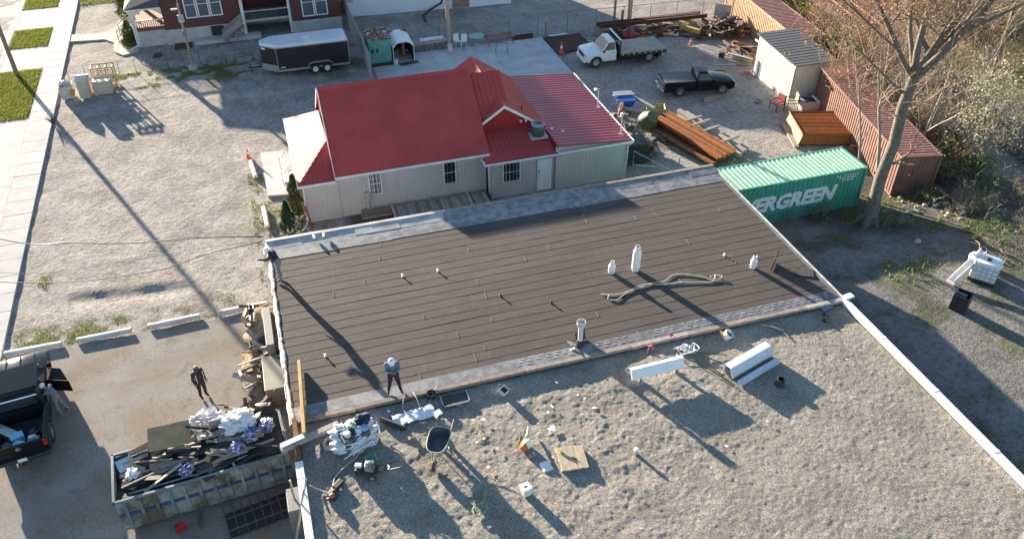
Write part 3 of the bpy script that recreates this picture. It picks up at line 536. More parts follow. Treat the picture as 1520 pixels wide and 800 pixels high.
def container(label, loc, rz, L, m, mtop, Wd=2.44, H=2.59, text=None):
    o = thing('shipping_container', label, 'container', loc, rz)
    def corr(a0, a1, b0, fix, out):   # corrugated sheet from a0..a1
        N = int((a1 - a0) / .14); pr_ = []
        for i in range(N + 1):
            a = a0 + (a1 - a0) * i / N; dd = .0 if (i // 1) % 2 == 0 else .035; pr_.append((a, dd))
        return pr_
    def wallx(yf, sgn, nm):   # long side
        mb = MB(); st = []
        N = int(L / .28)
        for i in range(N):
            a = .06 + (L - .12) * i / N; w = (L - .12) / N
            st += [(a, 0), (a + w * .32, 0), (a + w * .5, .036), (a + w * .82, .036)]
        st.append((L - .06, 0)); k = len(st)
        vs = [(a, yf + sgn * (.01 - dd), .12) for a, dd in st] + [(a, yf + sgn * (.01 - dd), H - .1) for a, dd in st] 
        mb.add(vs, [(i, i + 1, k + i + 1, k + i) for i in range(k - 1)]); return mb.build(nm, m, o, fix=False)
    wallx(.05, -1, 'side_panel'); wallx(Wd - .05, 1, 'side_panel')
    st = []; N = int(L / .28); mb = MB()
    for i in range(N):
        a = .06 + (L - .12) * i / N; w = (L - .12) / N; st += [(a, 0), (a + w * .4, 0), (a + w * .5, .025), (a + w * .9, .025)]
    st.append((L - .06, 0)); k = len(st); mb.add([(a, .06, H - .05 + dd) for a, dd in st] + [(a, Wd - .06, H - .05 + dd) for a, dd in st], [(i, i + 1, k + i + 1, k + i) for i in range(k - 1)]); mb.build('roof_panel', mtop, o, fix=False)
    for xx, s in ((.05, 1), (L - .05, -1)):
        mb = MB(); st = []
        for i in range(9): a = .06 + (Wd - .12) * i / 9; w = (Wd - .12) / 9; st += [(a, 0), (a + w * .32, 0), (a + w * .5, .03), (a + w * .82, .03)]
        st.append((Wd - .06, 0)); k = len(st); mb.add([(xx + s * dd, a, .12) for a, dd in st] + [(xx + s * dd, a, H - .1) for a, dd in st], [(i, i + 1, k + i + 1, k + i) for i in range(k - 1)]); mb.build('end_panel', m, o, fix=False)
    fr = MB()
    for yy in (0, Wd - .1): fr.b2(0, L, yy, yy + .1, 0, .13).b2(0, L, yy, yy + .1, H - .11, H - .02)
    for xx in (0, L - .12):
        fr.b2(xx, xx + .12, 0, Wd, 0, .13).b2(xx, xx + .12, 0, Wd, H - .11, H - .02)
        for yy in (0, Wd - .14): fr.b2(xx - .002, xx + .122, yy - .002, yy + .142, -.002, H)
    fr.b2(.1, L - .1, .1, Wd - .1, .08, .12); fr.build('frame', m, o); return o
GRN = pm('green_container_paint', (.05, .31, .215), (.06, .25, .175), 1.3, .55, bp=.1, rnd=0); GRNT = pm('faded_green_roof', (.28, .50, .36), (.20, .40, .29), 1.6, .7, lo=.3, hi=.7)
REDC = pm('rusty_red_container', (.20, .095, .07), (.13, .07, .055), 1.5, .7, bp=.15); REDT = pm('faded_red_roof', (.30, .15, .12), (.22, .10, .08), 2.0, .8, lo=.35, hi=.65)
CREAM = pm('tan_container_paint', (.40, .27, .16), (.33, .2, .12), 1.5, .7)
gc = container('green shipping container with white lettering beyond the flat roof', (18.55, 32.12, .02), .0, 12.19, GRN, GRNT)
LET = pm('white_lettering', (.68, .70, .69), (.58, .62, .60), 5, .7)
cu = bpy.data.curves.new('lettering', 'FONT'); cu.body = 'EVERGREEN'; cu.size = 1.25; cu.shear = .18; cu.space_character = .98; cu.offset = .06; cu.extrude = .004; cu.resolution_u = 2
to = bpy.data.objects.new('lettering', cu); COL.objects.link(to); dg = bpy.context.evaluated_depsgraph_get(); me = bpy.data.meshes.new_from_object(to.evaluated_get(dg)); bpy.data.objects.remove(to)
w_ = max(v.co.x for v in me.vertices); me.materials.clear(); me.materials.append(LET)
lt = inst(me, 'lettering', gc, (4.0, .032, .88), (R(90), 0, 0), (6.5 / w_, 1, 1))
mb = MB()
for j in range(3):
    for i in range(9 - 2 * j):
        if RND.random() < .8: mb.box((11.85 - 1.5 + i * .16 + j * .2, .035, 2.28 - j * .16), (.09, .008, .09))
mb.build('code_marking', LET, gc)['kind'] = 'stuff'
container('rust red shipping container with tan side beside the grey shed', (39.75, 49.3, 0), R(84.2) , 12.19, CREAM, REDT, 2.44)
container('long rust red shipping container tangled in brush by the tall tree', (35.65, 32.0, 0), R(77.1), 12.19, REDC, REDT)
# ================================================================ FLAT-ROOFED BUILDING
BX0, BX1, BYM, BYF, ZR, ZG = -1.42, 21.72, 21.9, 33.5, 3.5, 3.38
fb = thing('flat_roof_building', 'low flat roofed building with dark membrane roof and gravel roof', 'building', (0, 0, 0))
BLK = pm('painted_block', (.33, .30, .26), (.26, .235, .2), 1.2, .9, bp=.3, coord='Pos')
MB().b2(BX0 + .08, BX1 - .05, 6, BYF - .08, -.2, ZG - .12).build('wall', BLK, fb)
def mat_membrane():
    m, n, l, b = newmat('roll_roofing')
    pos = n.new('ShaderNodeNewGeometry').outputs['Position']
    t = tex(n, l, 'noise', 1.0, vec=pos, detail=5, mapscale=(.5, 2.5, 1)); r = ramp(n, [(0.35, (.076, .066, .058)), (0.65, (.058, .051, .046))]); l.new(t.outputs[0], r.inputs[0])
    g = tex(n, l, 'noise', 260, vec=pos, detail=2); rg = ramp(n, [(0.3, 0.8), (0.7, 1.25)]); l.new(g.outputs[0], rg.inputs[0])
    c = mix(n, l, 1.0, r.outputs[0], rg.outputs[0], 'MULTIPLY')
    s = tex(n, l, 'noise', 2.2, vec=pos, detail=6, mapscale=(2.2, .5, 1)); rs = ramp(n, [(0.60, 0.0), (0.8, 0.45)]); l.new(s.outputs[0], rs.inputs[0]); c = mix(n, l, rs.outputs[0], c, (.15, .14, .13))
    oi = n.new('ShaderNodeObjectInfo'); ro = ramp(n, [(0, .95), (1, 1.05)]); l.new(oi.outputs['Random'], ro.inputs[0]); c = mix(n, l, 1.0, c, ro.outputs[0], 'MULTIPLY')
    l.new(c, b.inputs['Base Color']); b.inputs['Roughness'].default_value = .85; b.inputs['Specular IOR Level'].default_value = .3
    k = bump(n, l, b, g.outputs[0], .25, .004); w = tex(n, l, 'noise', 1.6, vec=pos, detail=3); bump(n, l, b, w.outputs[0], .25, .03, k); return m
MEMB = mat_membrane()
NS = 19; y0 = 22.35; y1 = 32.0; pitch = (y1 - y0) / NS
for i in range(NS):
    ya = y0 + i * pitch; cuts = [BX0 + .1]; xx = BX0 + RND.uniform(2, 9)
    while xx < BX1 - 1.5: cuts.append(xx); xx += RND.uniform(7.5, 10.2)
    cuts.append(BX1 - .06)
    for j in range(len(cuts) - 1):
        a, b_ = cuts[j], cuts[j + 1] + (.0 if j == len(cuts) - 2 else .03); zz = .002 * (j % 2)
        K = max(2, int((b_ - a) / .8)); mb = MB(); up = []; 
        for k in range(K + 1):
            x = a + (b_ - a) * k / K; w = .012 * math.sin(x * 1.3 + i * 2.1) + jit(.008)
            up.append((x, ya + w))
        vs = []
        for (x, y) in up: vs += [(x, y, ZR - .02 + zz), (x, y, ZR + .0085 + zz + jit(.002)), (x, ya + pitch + .05, ZR + .0015 + zz), (x, ya + pitch + .05, ZR - .02 + zz)]
        fs = []
        for k in range(K):
            o = k * 4; q = o + 4; fs += [(o, q, q + 1, o + 1), (o + 1, q + 1, q + 2, o + 2), (o + 2, q + 2, q + 3, o + 3), (o + 3, q + 3, q, o)]
        fs += [(0, 1, 2, 3), (K * 4 + 3, K * 4 + 2, K * 4 + 1, K * 4)]
        mb.add(vs, fs); mb.build('membrane_strip', MEMB, fb)
        if j < len(cuts) - 2 and RND.random() < .5: MB().b2(b_ - .012, b_ - .0, ya + .02, ya + pitch * RND.uniform(.5, .95), ZR + .01, ZR + .027).build('seam_bead', pm('seam_sealant', (.30, .28, .26), (.16, .15, .14), 9, .7), fb)
MB().b2(BX0 + .08, BX1 - .05, BYM + .1, BYF - .1, ZR - .3, ZR - .03).build('deck', MEMB, fb)
ALU = pm('aluminised_flashing', (.42, .41, .39), (.28, .275, .265), 1.6, .6, bp=.3, bs=6, coord='Pos', rnd=.12); BLUEM = pm('blue_grey_membrane', (.085, .09, .105), (.15, .155, .17), 3, .7, coord='Pos', bp=.3, bs=10)
SLV = pm('silver_and_shade_coating', (.21, .215, .225), (.12, .125, .135), 2.6, .55, coord='Pos', bp=.35, bs=9, lo=.42, hi=.58)
# far edge: base strip, flashing sheets, timber nailer
x = BX0 + .12
while x < BX1 - .2:
    w = min(RND.uniform(2.2, 3.6), BX1 - .1 - x); MB().slab([(x, 31.93 + jit(.04), ZR + .022), (x + w - .004, 31.93 + jit(.04), ZR + .022), (x + w - .004, 32.75, ZR + .05), (x, 32.75, ZR + .05)], .02).build('edge_membrane', SLV, fb); x += w
x = BX0 + .05
while x < BX1 - .25:
    w = min(RND.uniform(1.3, 2.6), BX1 - .1 - x); h = jit(.012); mm = ALU if x < 6.5 or RND.random() < .15 else SLV  # pale left and darker right sheets paint in the lit and shadowed stretches
    MB().slab([(x, 32.70 + jit(.03), ZR + .055 + h), (x + w - .006, 32.70 + jit(.03), ZR + .055 + h), (x + w - .006, 33.28, ZR + .12 + h), (x, 33.28, ZR + .12 + h)], .015).build('flashing_sheet', mm, fb); x += w
OLDW = pm('weathered_board', (.27, .225, .19), (.19, .155, .13), 4, .9, bp=.4, bs=14, rnd=.2); GREYW = pm('grey_board', (.36, .33, .29), (.26, .235, .21), 4, .9, bp=.4, bs=14, rnd=.15)
x = BX0 - .02
while x < BX1 - .3:
    w = min(RND.uniform(2.0, 3.8), BX1 - x - .02); MB().box((x + w / 2, 33.38 + jit(.012), ZR + .05 + jit(.01)), (w - .012, .2, .2), rz=jit(.004)).build('edge_timber', ALU if x < 4.5 else OLDW, fb, bevel=.01); x += w
for xx in (.75, 1.2): MB().box((xx, 32.95, ZR + .2), (.12, .35, .1), rz=jit(.1)).build('metal_clip', ALU, fb, bevel=.02)
# left edge: crumpled metal gravel stop
mb = MB(); pts = []; rs = []
for k in range(70):
    y = 21.7 + k * (33.3 - 21.7) / 69; pts.append((BX0 + .03 + .015 * math.sin(k * .9) + jit(.012), y, ZR + .03 + jit(.008))); rs.append(.085 + .02 * math.sin(k * .37) + jit(.012))
mb.tube(pts, rs, 6, flat=.35); mb.build('edge_flashing', pm('torn_edge_metal', (.58, .54, .49), (.33, .28, .23), 5, .6, bp=.3), fb)
for k in range(9):
    y = 22 + k * 1.25 + jit(.3); MB().box((BX0 - .03 + jit(.03), y, ZR - .05), (.03, RND.uniform(.4, 1.1), .22), ry=jit(.25)).build('fascia_scrap', ALU, fb)
# right edge trim of the dark roof
MB().b2(BX1 - .06, BX1 + .02, 22.0, 33.45, ZR - .1, ZR + .055).build('drip_edge', pm('edge_metal', (.5, .5, .48), (.3, .29, .27), 4, .5), fb, bevel=.008); MB().b2(BX1 - .2, BX1 - .08, 22.0, 33.3, ZR, ZR + .03).build('edge_strip', BLUEM, fb)
# near edge: primed band with dash marks, timber curb
x = BX0 + .1
while x < BX1 - .15:
    w = min(RND.uniform(2.5, 4.5), BX1 - .08 - x); MB().slab([(x, 21.96, ZR + .03), (x + w - .005, 21.96, ZR + .03), (x + w - .005, 22.5 + jit(.02), ZR + .035), (x, 22.5 + jit(.02), ZR + .035)], .03).build('base_flashing', BLUEM if x > 7 else SLV, fb); x += w
mb = MB()
for row, yy in enumerate((22.12, 22.28, 22.42)):
    x = 7.2 + row * .1
    while x < 21.3:
        if RND.random() < .85: mb.b2(x, x + RND.uniform(.14, .24), yy - .016, yy + .016, ZR + .036, ZR + .042)
        x += .36
o = mb.build('lap_marks', pm('white_print', (.42, .43, .44), (.22, .23, .25), 8, .8, lo=.45, hi=.6), fb); o['kind'] = 'stuff'
x = BX0 + .1
while x < BX1:
    w = min(RND.uniform(1.6, 3.6), BX1 - x + .02); MB().box((x + w / 2, 21.82 + jit(.015), ZR - .0), (w - .015, .2, .14), rz=jit(.004)).build('curb_board', [OLDW, GREYW, OLDW][RND.randrange(3)], fb, bevel=.01); x += w
MB().b2(BX0 + .1, BX1 - .1, 21.78, 21.97, ZR - .4, ZR - .075).build('curb_face', DKM, fb)
# gravel bed, scuffed into mounds
gx = dense(BX0 + .18, BX1 - .2, .05); gy = dense(8.5, 21.74, .05); X, Y = np.meshgrid(gx, gy)
amp = .08 + .33 * ss(-2, 1.2, vnoise(X, Y, 3.5, 6) * 4 + 2.6 - .26 * X + .10 * (Y - 14))
amp *= 1 - .5 * ss(13, 18, X)
def fb_(s0, n, o):
    t = 0; a = 1.0
    for k in range(n):
        th = .7 + 1.3 * k + o; t = t + a * vnoise(X * math.cos(th) - Y * math.sin(th), X * math.sin(th) + Y * math.cos(th), s0, o + k); a *= .62; s0 *= .53
    return t
ridge = np.abs(vnoise(X + .6 * vnoise(X, Y, 1.2, 11), Y, .28, 12)) * 2; bil = lambda s, o: np.abs(vnoise(X + .4 * vnoise(X, Y, .9, o + 20), Y + .4 * vnoise(Y, X, .9, o + 21), s, o)) * 2
Z = ZG + .05 * vnoise(X, Y, 2.6, 1) + amp * (.075 * fb_(.46, 4, 31) + .09 * np.maximum(0, fb_(.23, 3, 44) - .22)) + .02 * fb_(.13, 2, 57)
Z += .07 * np.exp(-((Y - 21.5) / .3) ** 2) * (.5 + vnoise(X, Y, .6, 9)) - .03
Z += .10 * np.exp(-(((X - 12.4) / 1.0) ** 2 + ((Y - 20.9) / .45) ** 2)) + .08 * np.exp(-(((X - 1.6) / .5) ** 2 + ((Y - 21.3) / .25) ** 2))
Z = np.maximum(Z, ZG - .09)
def mat_gravel():
    m, n, l, b = newmat('roof_gravel'); pos = n.new('ShaderNodeNewGeometry').outputs['Position']
    v = tex(n, l, 'vor', 42, vec=pos); rc = ramp(n, [(0, (.125, .113, .097)), (.35, (.205, .19, .162)), (.7, (.285, .268, .232)), (1, (.38, .362, .325))])
    sp = n.new('ShaderNodeSeparateXYZ'); l.new(v.outputs['Color'], sp.inputs[0]); l.new(sp.outputs[0], rc.inputs[0])
    t = tex(n, l, 'noise', .8, vec=pos, detail=5); rt = ramp(n, [(.35, .8), (.65, 1.15)]); l.new(t.outputs[0], rt.inputs[0]); c = mix(n, l, 1.0, rc.outputs[0], rt.outputs[0], 'MULTIPLY')
    t2 = tex(n, l, 'noise', 2.4, vec=pos, detail=6); r2 = ramp(n, [(.55, 0.0), (.72, .55)]); l.new(t2.outputs[0], r2.inputs[0]); c = mix(n, l, r2.outputs[0], c, (.30, .255, .185))
    l.new(c, b.inputs['Base Color']); b.inputs['Roughness'].default_value = .95; b.inputs['Specular IOR Level'].default_value = .15
    k = bump(n, l, b, v.outputs['Distance'], .8, .02); t5 = tex(n, l, 'noise', 9, vec=pos, detail=5); bump(n, l, b, t5.outputs[0], .5, .06, k); return m
mb = MB(); mb.grid(X, Y, Z); go = mb.build('gravel_bed', mat_gravel(), fb, smooth=True, fix=False); go['kind'] = 'stuff'
def gz_(x, y): return ZG - .03
WCOP = pm('white_coping', (.74, .74, .73), (.66, .66, .65), 1.5, .45, rnd=.04)
for xa, xb, nm in ((BX1 - .2, BX1 + .06, 0), (BX0 - .06, BX0 + .2, 1)):
    y = 7.0; ytop = 21.75 if nm == 0 else 19.9
    while y < ytop:
        w = min(3.05, ytop - y); MB().b2(xa, xb, y + .004, y + w - .004, ZR - .12, ZR + .085 + jit(.003)).build('coping', WCOP, fb, bevel=.012)
        if y > 7.1: MB().b2(xa - .004, xb + .004, y - .06, y + .06, ZR - .12, ZR + .092).build('coping_joint', WCOP, fb)
        y += w
MB().box((BX1 + .16, 21.85, ZR + .08), (.5, .28, .1), rz=.15).build('coping_end', WCOP, fb, bevel=.02)
MB().slab([(18.6, 9.6, ZG + .25), (20.35, 10.25, ZG + .25), (20.6, 9.9, ZG + .45), (18.6, 9.0, ZG + .45)], .08).build('roof_hatch', SLV, fb)
mb = MB(); mb.box((BX0 + .1, 20.9, ZR - .35), (.16, 2.0, .9)); mb.build('exposed_stud', pm('rotten_timber', (.17, .085, .045), (.10, .05, .03), 6, .95, bp=.5), fb)
for k in range(3): MB().box((BX0 + .02 + k * .09, 21.0 + jit(.2), ZR - .2 + jit(.1)), (.05, 1.6, .12), rx=jit(.06)).build('exposed_stud', MATS['rotten_timber'], fb)

# ================================================================ THINGS ON THE ROOF
PLW = pm('white_tank_paint', (.76, .76, .74), (.68, .67, .65), 3, .4); ROPEM = pm('pale_rope', (.52, .49, .44), (.38, .35, .30), 30, .9); BLKR = pm('black_rubber', (.022, .022, .024), (.035, .035, .036), 6, .6)
def propane(loc, r, h, label, group=None):
    o = thing('propane_tank', label, 'gas tank', loc, jit(3), group)
    MB().lathe([(r * .82, 0), (r * .82, .05)], n=20).build('foot_ring', PLW, o); n_ = 5
    prof = [(r * .5, .03), (r * .85, .06), (r, .12)] + [(r, h * .5), (r, h - .16)] + [(r * math.cos(a), h - .16 + .13 * math.sin(a)) for a in (.3, .6, .9, 1.2, 1.5)]
    MB().lathe(prof, n=20).build('shell', PLW, o, smooth=.7); 
    c = MB(); N = 14
    for i in range(N):
        a = .5 + (2 * math.pi - 1.0) * i / N; b2 = .5 + (2 * math.pi - 1.0) * (i + 1) / N; rr = r * .62
        c.hexa([(rr * math.cos(a), rr * math.sin(a), h - .06), ((rr - .02) * math.cos(a), (rr - .02) * math.sin(a), h - .06), ((rr - .02) * math.cos(b2), (rr - .02) * math.sin(b2), h - .06), (rr * math.cos(b2), rr * math.sin(b2), h - .06), (rr * math.cos(a), rr * math.sin(a), h + .11), ((rr - .02) * math.cos(a), (rr - .02) * math.sin(a), h + .11), ((rr - .02) * math.cos(b2), (rr - .02) * math.sin(b2), h + .11), (rr * math.cos(b2), rr * math.sin(b2), h + .11)])
    c.build('collar', PLW, o); MB().lathe([(.03, h - .04), (.03, h + .05), (.05, h + .06), (.05, h + .09)], n=8).build('valve', pm('brass', (.45, .30, .10), None, 8, .35, .8), o)
    return o
RS = ZR + .02
propane((12.97, 26.5, RS), .155, .52, 'small white propane tank next to the tall one'); propane((14.06, 26.35, RS), .19, 1.18, 'tall white propane tank standing on the dark roof'); propane((19.14, 24.95, RS), .155, .52, 'small white propane tank near the right roof edge')
def curve(pts, sub=5):
    P = [Vector(p) for p in pts]; out = []
    for i in range(len(P) - 1):
        a, b, c, e = P[max(i - 1, 0)], P[i], P[i + 1], P[min(i + 2, len(P) - 1)]
        for k in range(sub):
            t = k / sub; out.append(.5 * ((2 * b) + (-a + c) * t + (2 * a - 5 * b + 4 * c - e) * t * t + (-a + 3 * b - 3 * c + e) * t ** 3))
    return out + [P[-1]]
def cord(name, label, cat, pts, r, m, sub=6, n=6): return tag(MB().tube(curve(pts, sub), r, n).build(name, m, smooth=True), label, cat)
z = RS + .03
cord('rope', 'long pale looped rope lying across the dark roof', 'rope', [(17.2, 24.95, z), (17.45, 24.7, z + .06), (17.15, 24.6, z), (16.95, 24.85, z + .05), (17.1, 24.5, z), (16.5, 25.1, z), (15.6, 25.5, z), (14.9, 25.2, z), (14.3, 25.25, z), (13.4, 25.05, z), (12.5, 25.0, z), (11.95, 25.2, z), (12.2, 25.0, z + .05), (12.1, 24.8, z), (12.45, 24.65, z), (13.0, 24.95, z), (13.9, 25.25, z + .01), (14.8, 25.0, z), (15.4, 24.95, z), (16.2, 24.75, z), (16.9, 24.55, z), (17.2, 24.85, z + .05)], .021, ROPEM)
vp = thing('vent_pipe', 'grey vent pipe with flared cap and torn flashing boot', 'vent pipe', (9.92, 22.5, RS))
GALV = MATS['galvanised']
PIPEW = pm('pale_pipe', (.58, .58, .56), (.48, .48, .46), 4, .5); MB().tube([(0, 0, 0), (.0, 0, 1.1)], .10, 14).build('pipe', PIPEW, vp, smooth=.6); MB().lathe([(.11, 1.0), (.17, 1.08), (.18, 1.25), (.165, 1.25), (.15, 1.1), (.02, 1.08)], n=16).build('cap', PIPEW, vp, smooth=.6)
MB().lathe([(.19, .0), (.13, .3), (.115, .3), (.17, 0)], n=14).build('boot', BLKR, vp); MB().box((.12, .28, .25), (.5, .03, .5), rz=.4, rx=-.25).build('boot_flap', BLKR, vp); MB().box((-.32, .05, .14), (.34, .32, .02), ry=.6, rz=.3).box((-.35, -.15, .05), (.3, .1, .02), ry=-.3).build('torn_flashing', GALV, vp)
def small(name, label, cat, mbb, m, loc, rz=0, bevel=0, group=None): return tag(mbb.build(name, m, None, loc=loc, rz=rz, bevel=bevel), label, cat, group)
small('black_board', 'upright black panel standing near the right roof edge', 'panel', MB().box((0, 0, .32), (.06, .72, .62), ry=.12), BLKR, (20.05, 24.75, RS), -.75, .008)
tag(MB().box((0, 0, .02), (.9, .55, .02)).build('membrane_patch', MEMB, loc=(21.05, 23.95, RS + .008), rz=-.5), 'square dark membrane patch with a lifted edge by the right edge', 'patch')
for i, (x, y, lb) in enumerate(((18.36, 26.13, 'tiny white vent stub right of the tall propane tank'), (7.81, 26.41, 'small white fitting in the middle of the dark roof'), (5.67, 28.91, 'pale nail bag lying on the upper left roof'), (4.1, 29.0, 'small white scrap at the upper left of the roof'), (9.72, 25.33, 'dark stub lying on the middle of the roof'), (.2, 24.9, 'small white cap on the left part of the roof'))):
    o = thing('roof_fitting', lb, 'fitting', (x, y, RS)); m = BLKR if 'dark' in lb else PLW
    MB().lathe([(.06, 0), (.055, .02), (.03, .03), (.03, .09)], n=10).build('body', m, o); MB().lathe([(.045, .08), (.05, .11), (.02, .125)], n=10).build('cap', m, o)
YELW = pm('new_lumber', (.48, .31, .13), (.40, .25, .10), 4, .8, bp=.2); TIMB = pm('pale_lumber', (.45, .37, .25), (.36, .29, .19), 4, .8, bp=.2, rnd=.15)
small('lumber_board', 'long yellow board lying over the left roof corner', 'board', MB().box((0, 0, 0), (.12, 3.75, .3)), YELW, (-.92, 22.75, RS + .21), -.06, .008)
small('timber_beam', 'weathered beam sticking out over the left roof edge', 'beam', MB().box((0, 0, 0), (2.15, .22, .16)), GREYW, (-.85, 20.85, ZR + .12), .28, .012)
small('metal_coping_offcut', 'white channel offcut lying on the protruding beam', 'offcut', MB().box((0, 0, 0), (.85, .2, .06)).box((0, .1, -.06), (.85, .02, .14)), WCOP, (-1.45, 20.72, ZR + .25), .28, .006)
# ---------------- gravel-roof clutter
GZ0 = ZG - .02
CLOTH = pm('white_plastic', (.72, .73, .74), (.60, .61, .63), 2.5, .4, bp=.25, bs=5); TEAL = pm('teal_plastic', (.10, .42, .38), (.07, .33, .3), 12, .3)
def lump(w, d, h, n=20, seed=1, rough=.25, freq=.35):
    """crumpled closed lump (plastic bags, cloth, debris mounds)"""
    bm = bmesh.new(); bmesh.ops.create_icosphere(bm, subdivisions=4, radius=1)
    for v in bm.verts:
        p = v.co.copy(); a = vnoise(p.x * 3 + seed * 5, p.y * 3 + p.z * 4, freq * 4.5) + .35 * vnoise(p.x * 3 + p.z * 5, p.y * 3 + seed * 3, freq * 2.2, 2)
        k = 1 + rough * 2 * float(a); v.co = Vector((p.x * w / 2 * k, p.y * d / 2 * k, max(0, (p.z + .55) / 1.55) * h * (1 + rough * 1.6 * float(a))))
    mb = MB(); bm.verts.index_update(); mb.v = [tuple(v.co) for v in bm.verts]; mb.f = [tuple(v.index for v in f.verts) for f in bm.faces]; bm.free(); return mb
def sheet(w, d, n=14, amp=.06, seed=1, th=.0, m=None):
    xs = np.linspace(-w / 2, w / 2, n); ys = np.linspace(-d / 2, d / 2, n); X, Y = np.meshgrid(xs, ys); Z = amp * (vnoise(X * 3, Y * 3, 1, seed) + .6 * vnoise(X * 8, Y * 8, 1, seed + 1)) + amp * .8
    mb = MB(); mb.grid(X + .03 * vnoise(X * 9, Y * 9, 1, seed + 3), Y + .03 * vnoise(Y * 9, X * 9, 1, seed + 5), Z); return mb
bb = thing('wrapped_bundle', 'white plastic wrapped bundle of supplies on the gravel roof', 'bundle', (.62, 20.35, GZ0), .2)
MB().box((0, 0, .35), (1.0, .8, .6), rz=.1).build('supplies', pm('dark_supplies', (.05, .05, .06), (.14, .13, .13), 5, .7), bb, bevel=.05)
lump(1.6, 1.15, .62, seed=2, rough=.3, freq=.12).build('plastic_wrap', CLOTH, bb, smooth=True)
for i, (x, y, r, s) in enumerate(((-.4, .3, .5, 5), (.45, .25, .45, 9), (.1, -.35, .4, 12))): lump(r * 1.3, r, r * .7, seed=s, rough=.4, freq=.15).build('plastic_fold', CLOTH, bb, smooth=True, loc=(x, y, .34))
lump(.5, .45, .4, seed=15, rough=.3).build('navy_jacket', pm('navy_cloth', (.012, .016, .05), (.02, .03, .08), 5, .9), bb, smooth=True, loc=(.42, .18, .6)); lump(.35, .3, .22, seed=18).build('green_bag', pm('green_plastic', (.06, .35, .12), (.5, .55, .5), 9, .5), bb, loc=(.0, .1, .68)); lump(.4, .3, .26, seed=21).build('blue_bag', pm('blue_plastic', (.10, .22, .45), (.4, .5, .6), 8, .5), bb, loc=(.3, -.1, .58))
for i in range(4):
    MB().lathe([(.11, 0), (.12, .03), (.12, .2), (.07, .22)], n=12).build('tape_roll', BLKR if i % 2 else CLOTH, bb, loc=(-.25 + i * .2, -.15 + .1 * (i % 2), .56))
for i in range(3): MB().tube(curve([(-.6 + .3 * i, -.62, .1), (-.2 + .3 * i, -.7, .35 + .1 * i), (.5, -.5 - .1 * i, .3), (.9, -.1, .12), (.95, .3, .3)]), .022, 6).build('strap', CLOTH, bb)
cord('rope_coil', 'grey coiled rope left of the wrapped bundle', 'rope', [(-.28 + .16 * math.cos(a) * (1 + .2 * math.sin(a * .37)), 20.45 + .22 * math.sin(a) + .03 * math.cos(a * .6), GZ0 + .05 + .004 * a) for a in [i * .7 for i in range(50)]] + [(-.1, 20.9, GZ0 + .05), (.0, 21.2, GZ0 + .05)], .018, ROPEM, 2)
pk = thing('bottle_pack', 'shrink wrapped teal pack of water bottles on the gravel', 'bottle pack', (1.02, 19.38, GZ0), .25)
bt = MB().lathe([(.0, 0), (.036, .005), (.036, .17), (.014, .2), (.014, .23), (.0, .232)], n=8).build('bottle', TEAL, pk, loc=(-.15, -.1, 0))
for i in range(4):
    for j in range(3):
        if i or j: inst(bt.data, 'bottle', pk, (-.15 + i * .1, -.1 + j * .1, 0))
def wheel(parent, c, r, w, axis='y', tyre=BLKR, rimm=None, n=20, nm='wheel'):
    rot = {'y': Matrix.Rotation(R(90), 3, 'X'), 'x': Matrix.Rotation(R(90), 3, 'Y')}[axis]
    prof = [(r * .60, -w / 2), (r * .9, -w / 2), (r, -w * .34), (r, w * .34), (r * .9, w / 2), (r * .60, w / 2), (r * .58, w * .3), (r * .58, -w * .3)]
    vs = []; mb = MB()
    for q, zz in prof:
        for j in range(n): vs.append(Vector(c) + rot @ Vector((q * math.cos(2 * math.pi * j / n), q * math.sin(2 * math.pi * j / n), zz)))
    k = len(prof); mb.add(vs, [(i * n + j, i * n + (j + 1) % n, ((i + 1) % k) * n + (j + 1) % n, ((i + 1) % k) * n + j) for i in range(k) for j in range(n)])
    o = mb.build(nm, tyre, parent, smooth=.6)
    MB().lathe([(.01, -w * .36), (r * .58, -w * .36), (r * .6, -w * .42), (r * .6, w * .42), (r * .58, w * .36), (r * .25, w * .28), (r * .2, w * .4), (.01, w * .4)], c, n, rot).build('rim', rimm or GALV, o, smooth=.6); return o
# roof cutter
rc = thing('roof_cutter', 'dark walk behind roof cutter with long handle on the gravel', 'roof cutter', (.95, 18.75, GZ0), -.35)
MAROON = pm('maroon_paint', (.05, .02, .022), (.035, .016, .018), 5, .5)
MB().box((-.15, 0, .28), (.75, .34, .1)).box((-.42, 0, .3), (.2, .4, .26)).build('frame', MAROON, rc, bevel=.02); MB().box((-.05, .0, .45), (.3, .3, .26)).lathe([(.1, .55), (.12, .6), (.06, .66)], (-.05, 0, 0), 10).build('engine', pm('engine_grey', (.33, .33, .34), (.06, .06, .06), 10, .5), rc, bevel=.02); MB().box((-.42, 0, .47), (.22, .16, .1)).build('fuel_cap', PLW, rc, bevel=.02)
for s in (-1, 1): MB().tube([(.15, s * .14, .3), (1.0, s * .14, .62), (1.15, s * .26, .85)], .018, 6).build('handle', MAROON, rc); wheel(rc, (.05, s * .24, .14), .14, .07)
wheel(rc, (-.45, 0, .14), .14, .08); MB().box((.55, 0, .47), (.2, .3, .03), ry=-.35).build('control_plate', MAROON, rc)
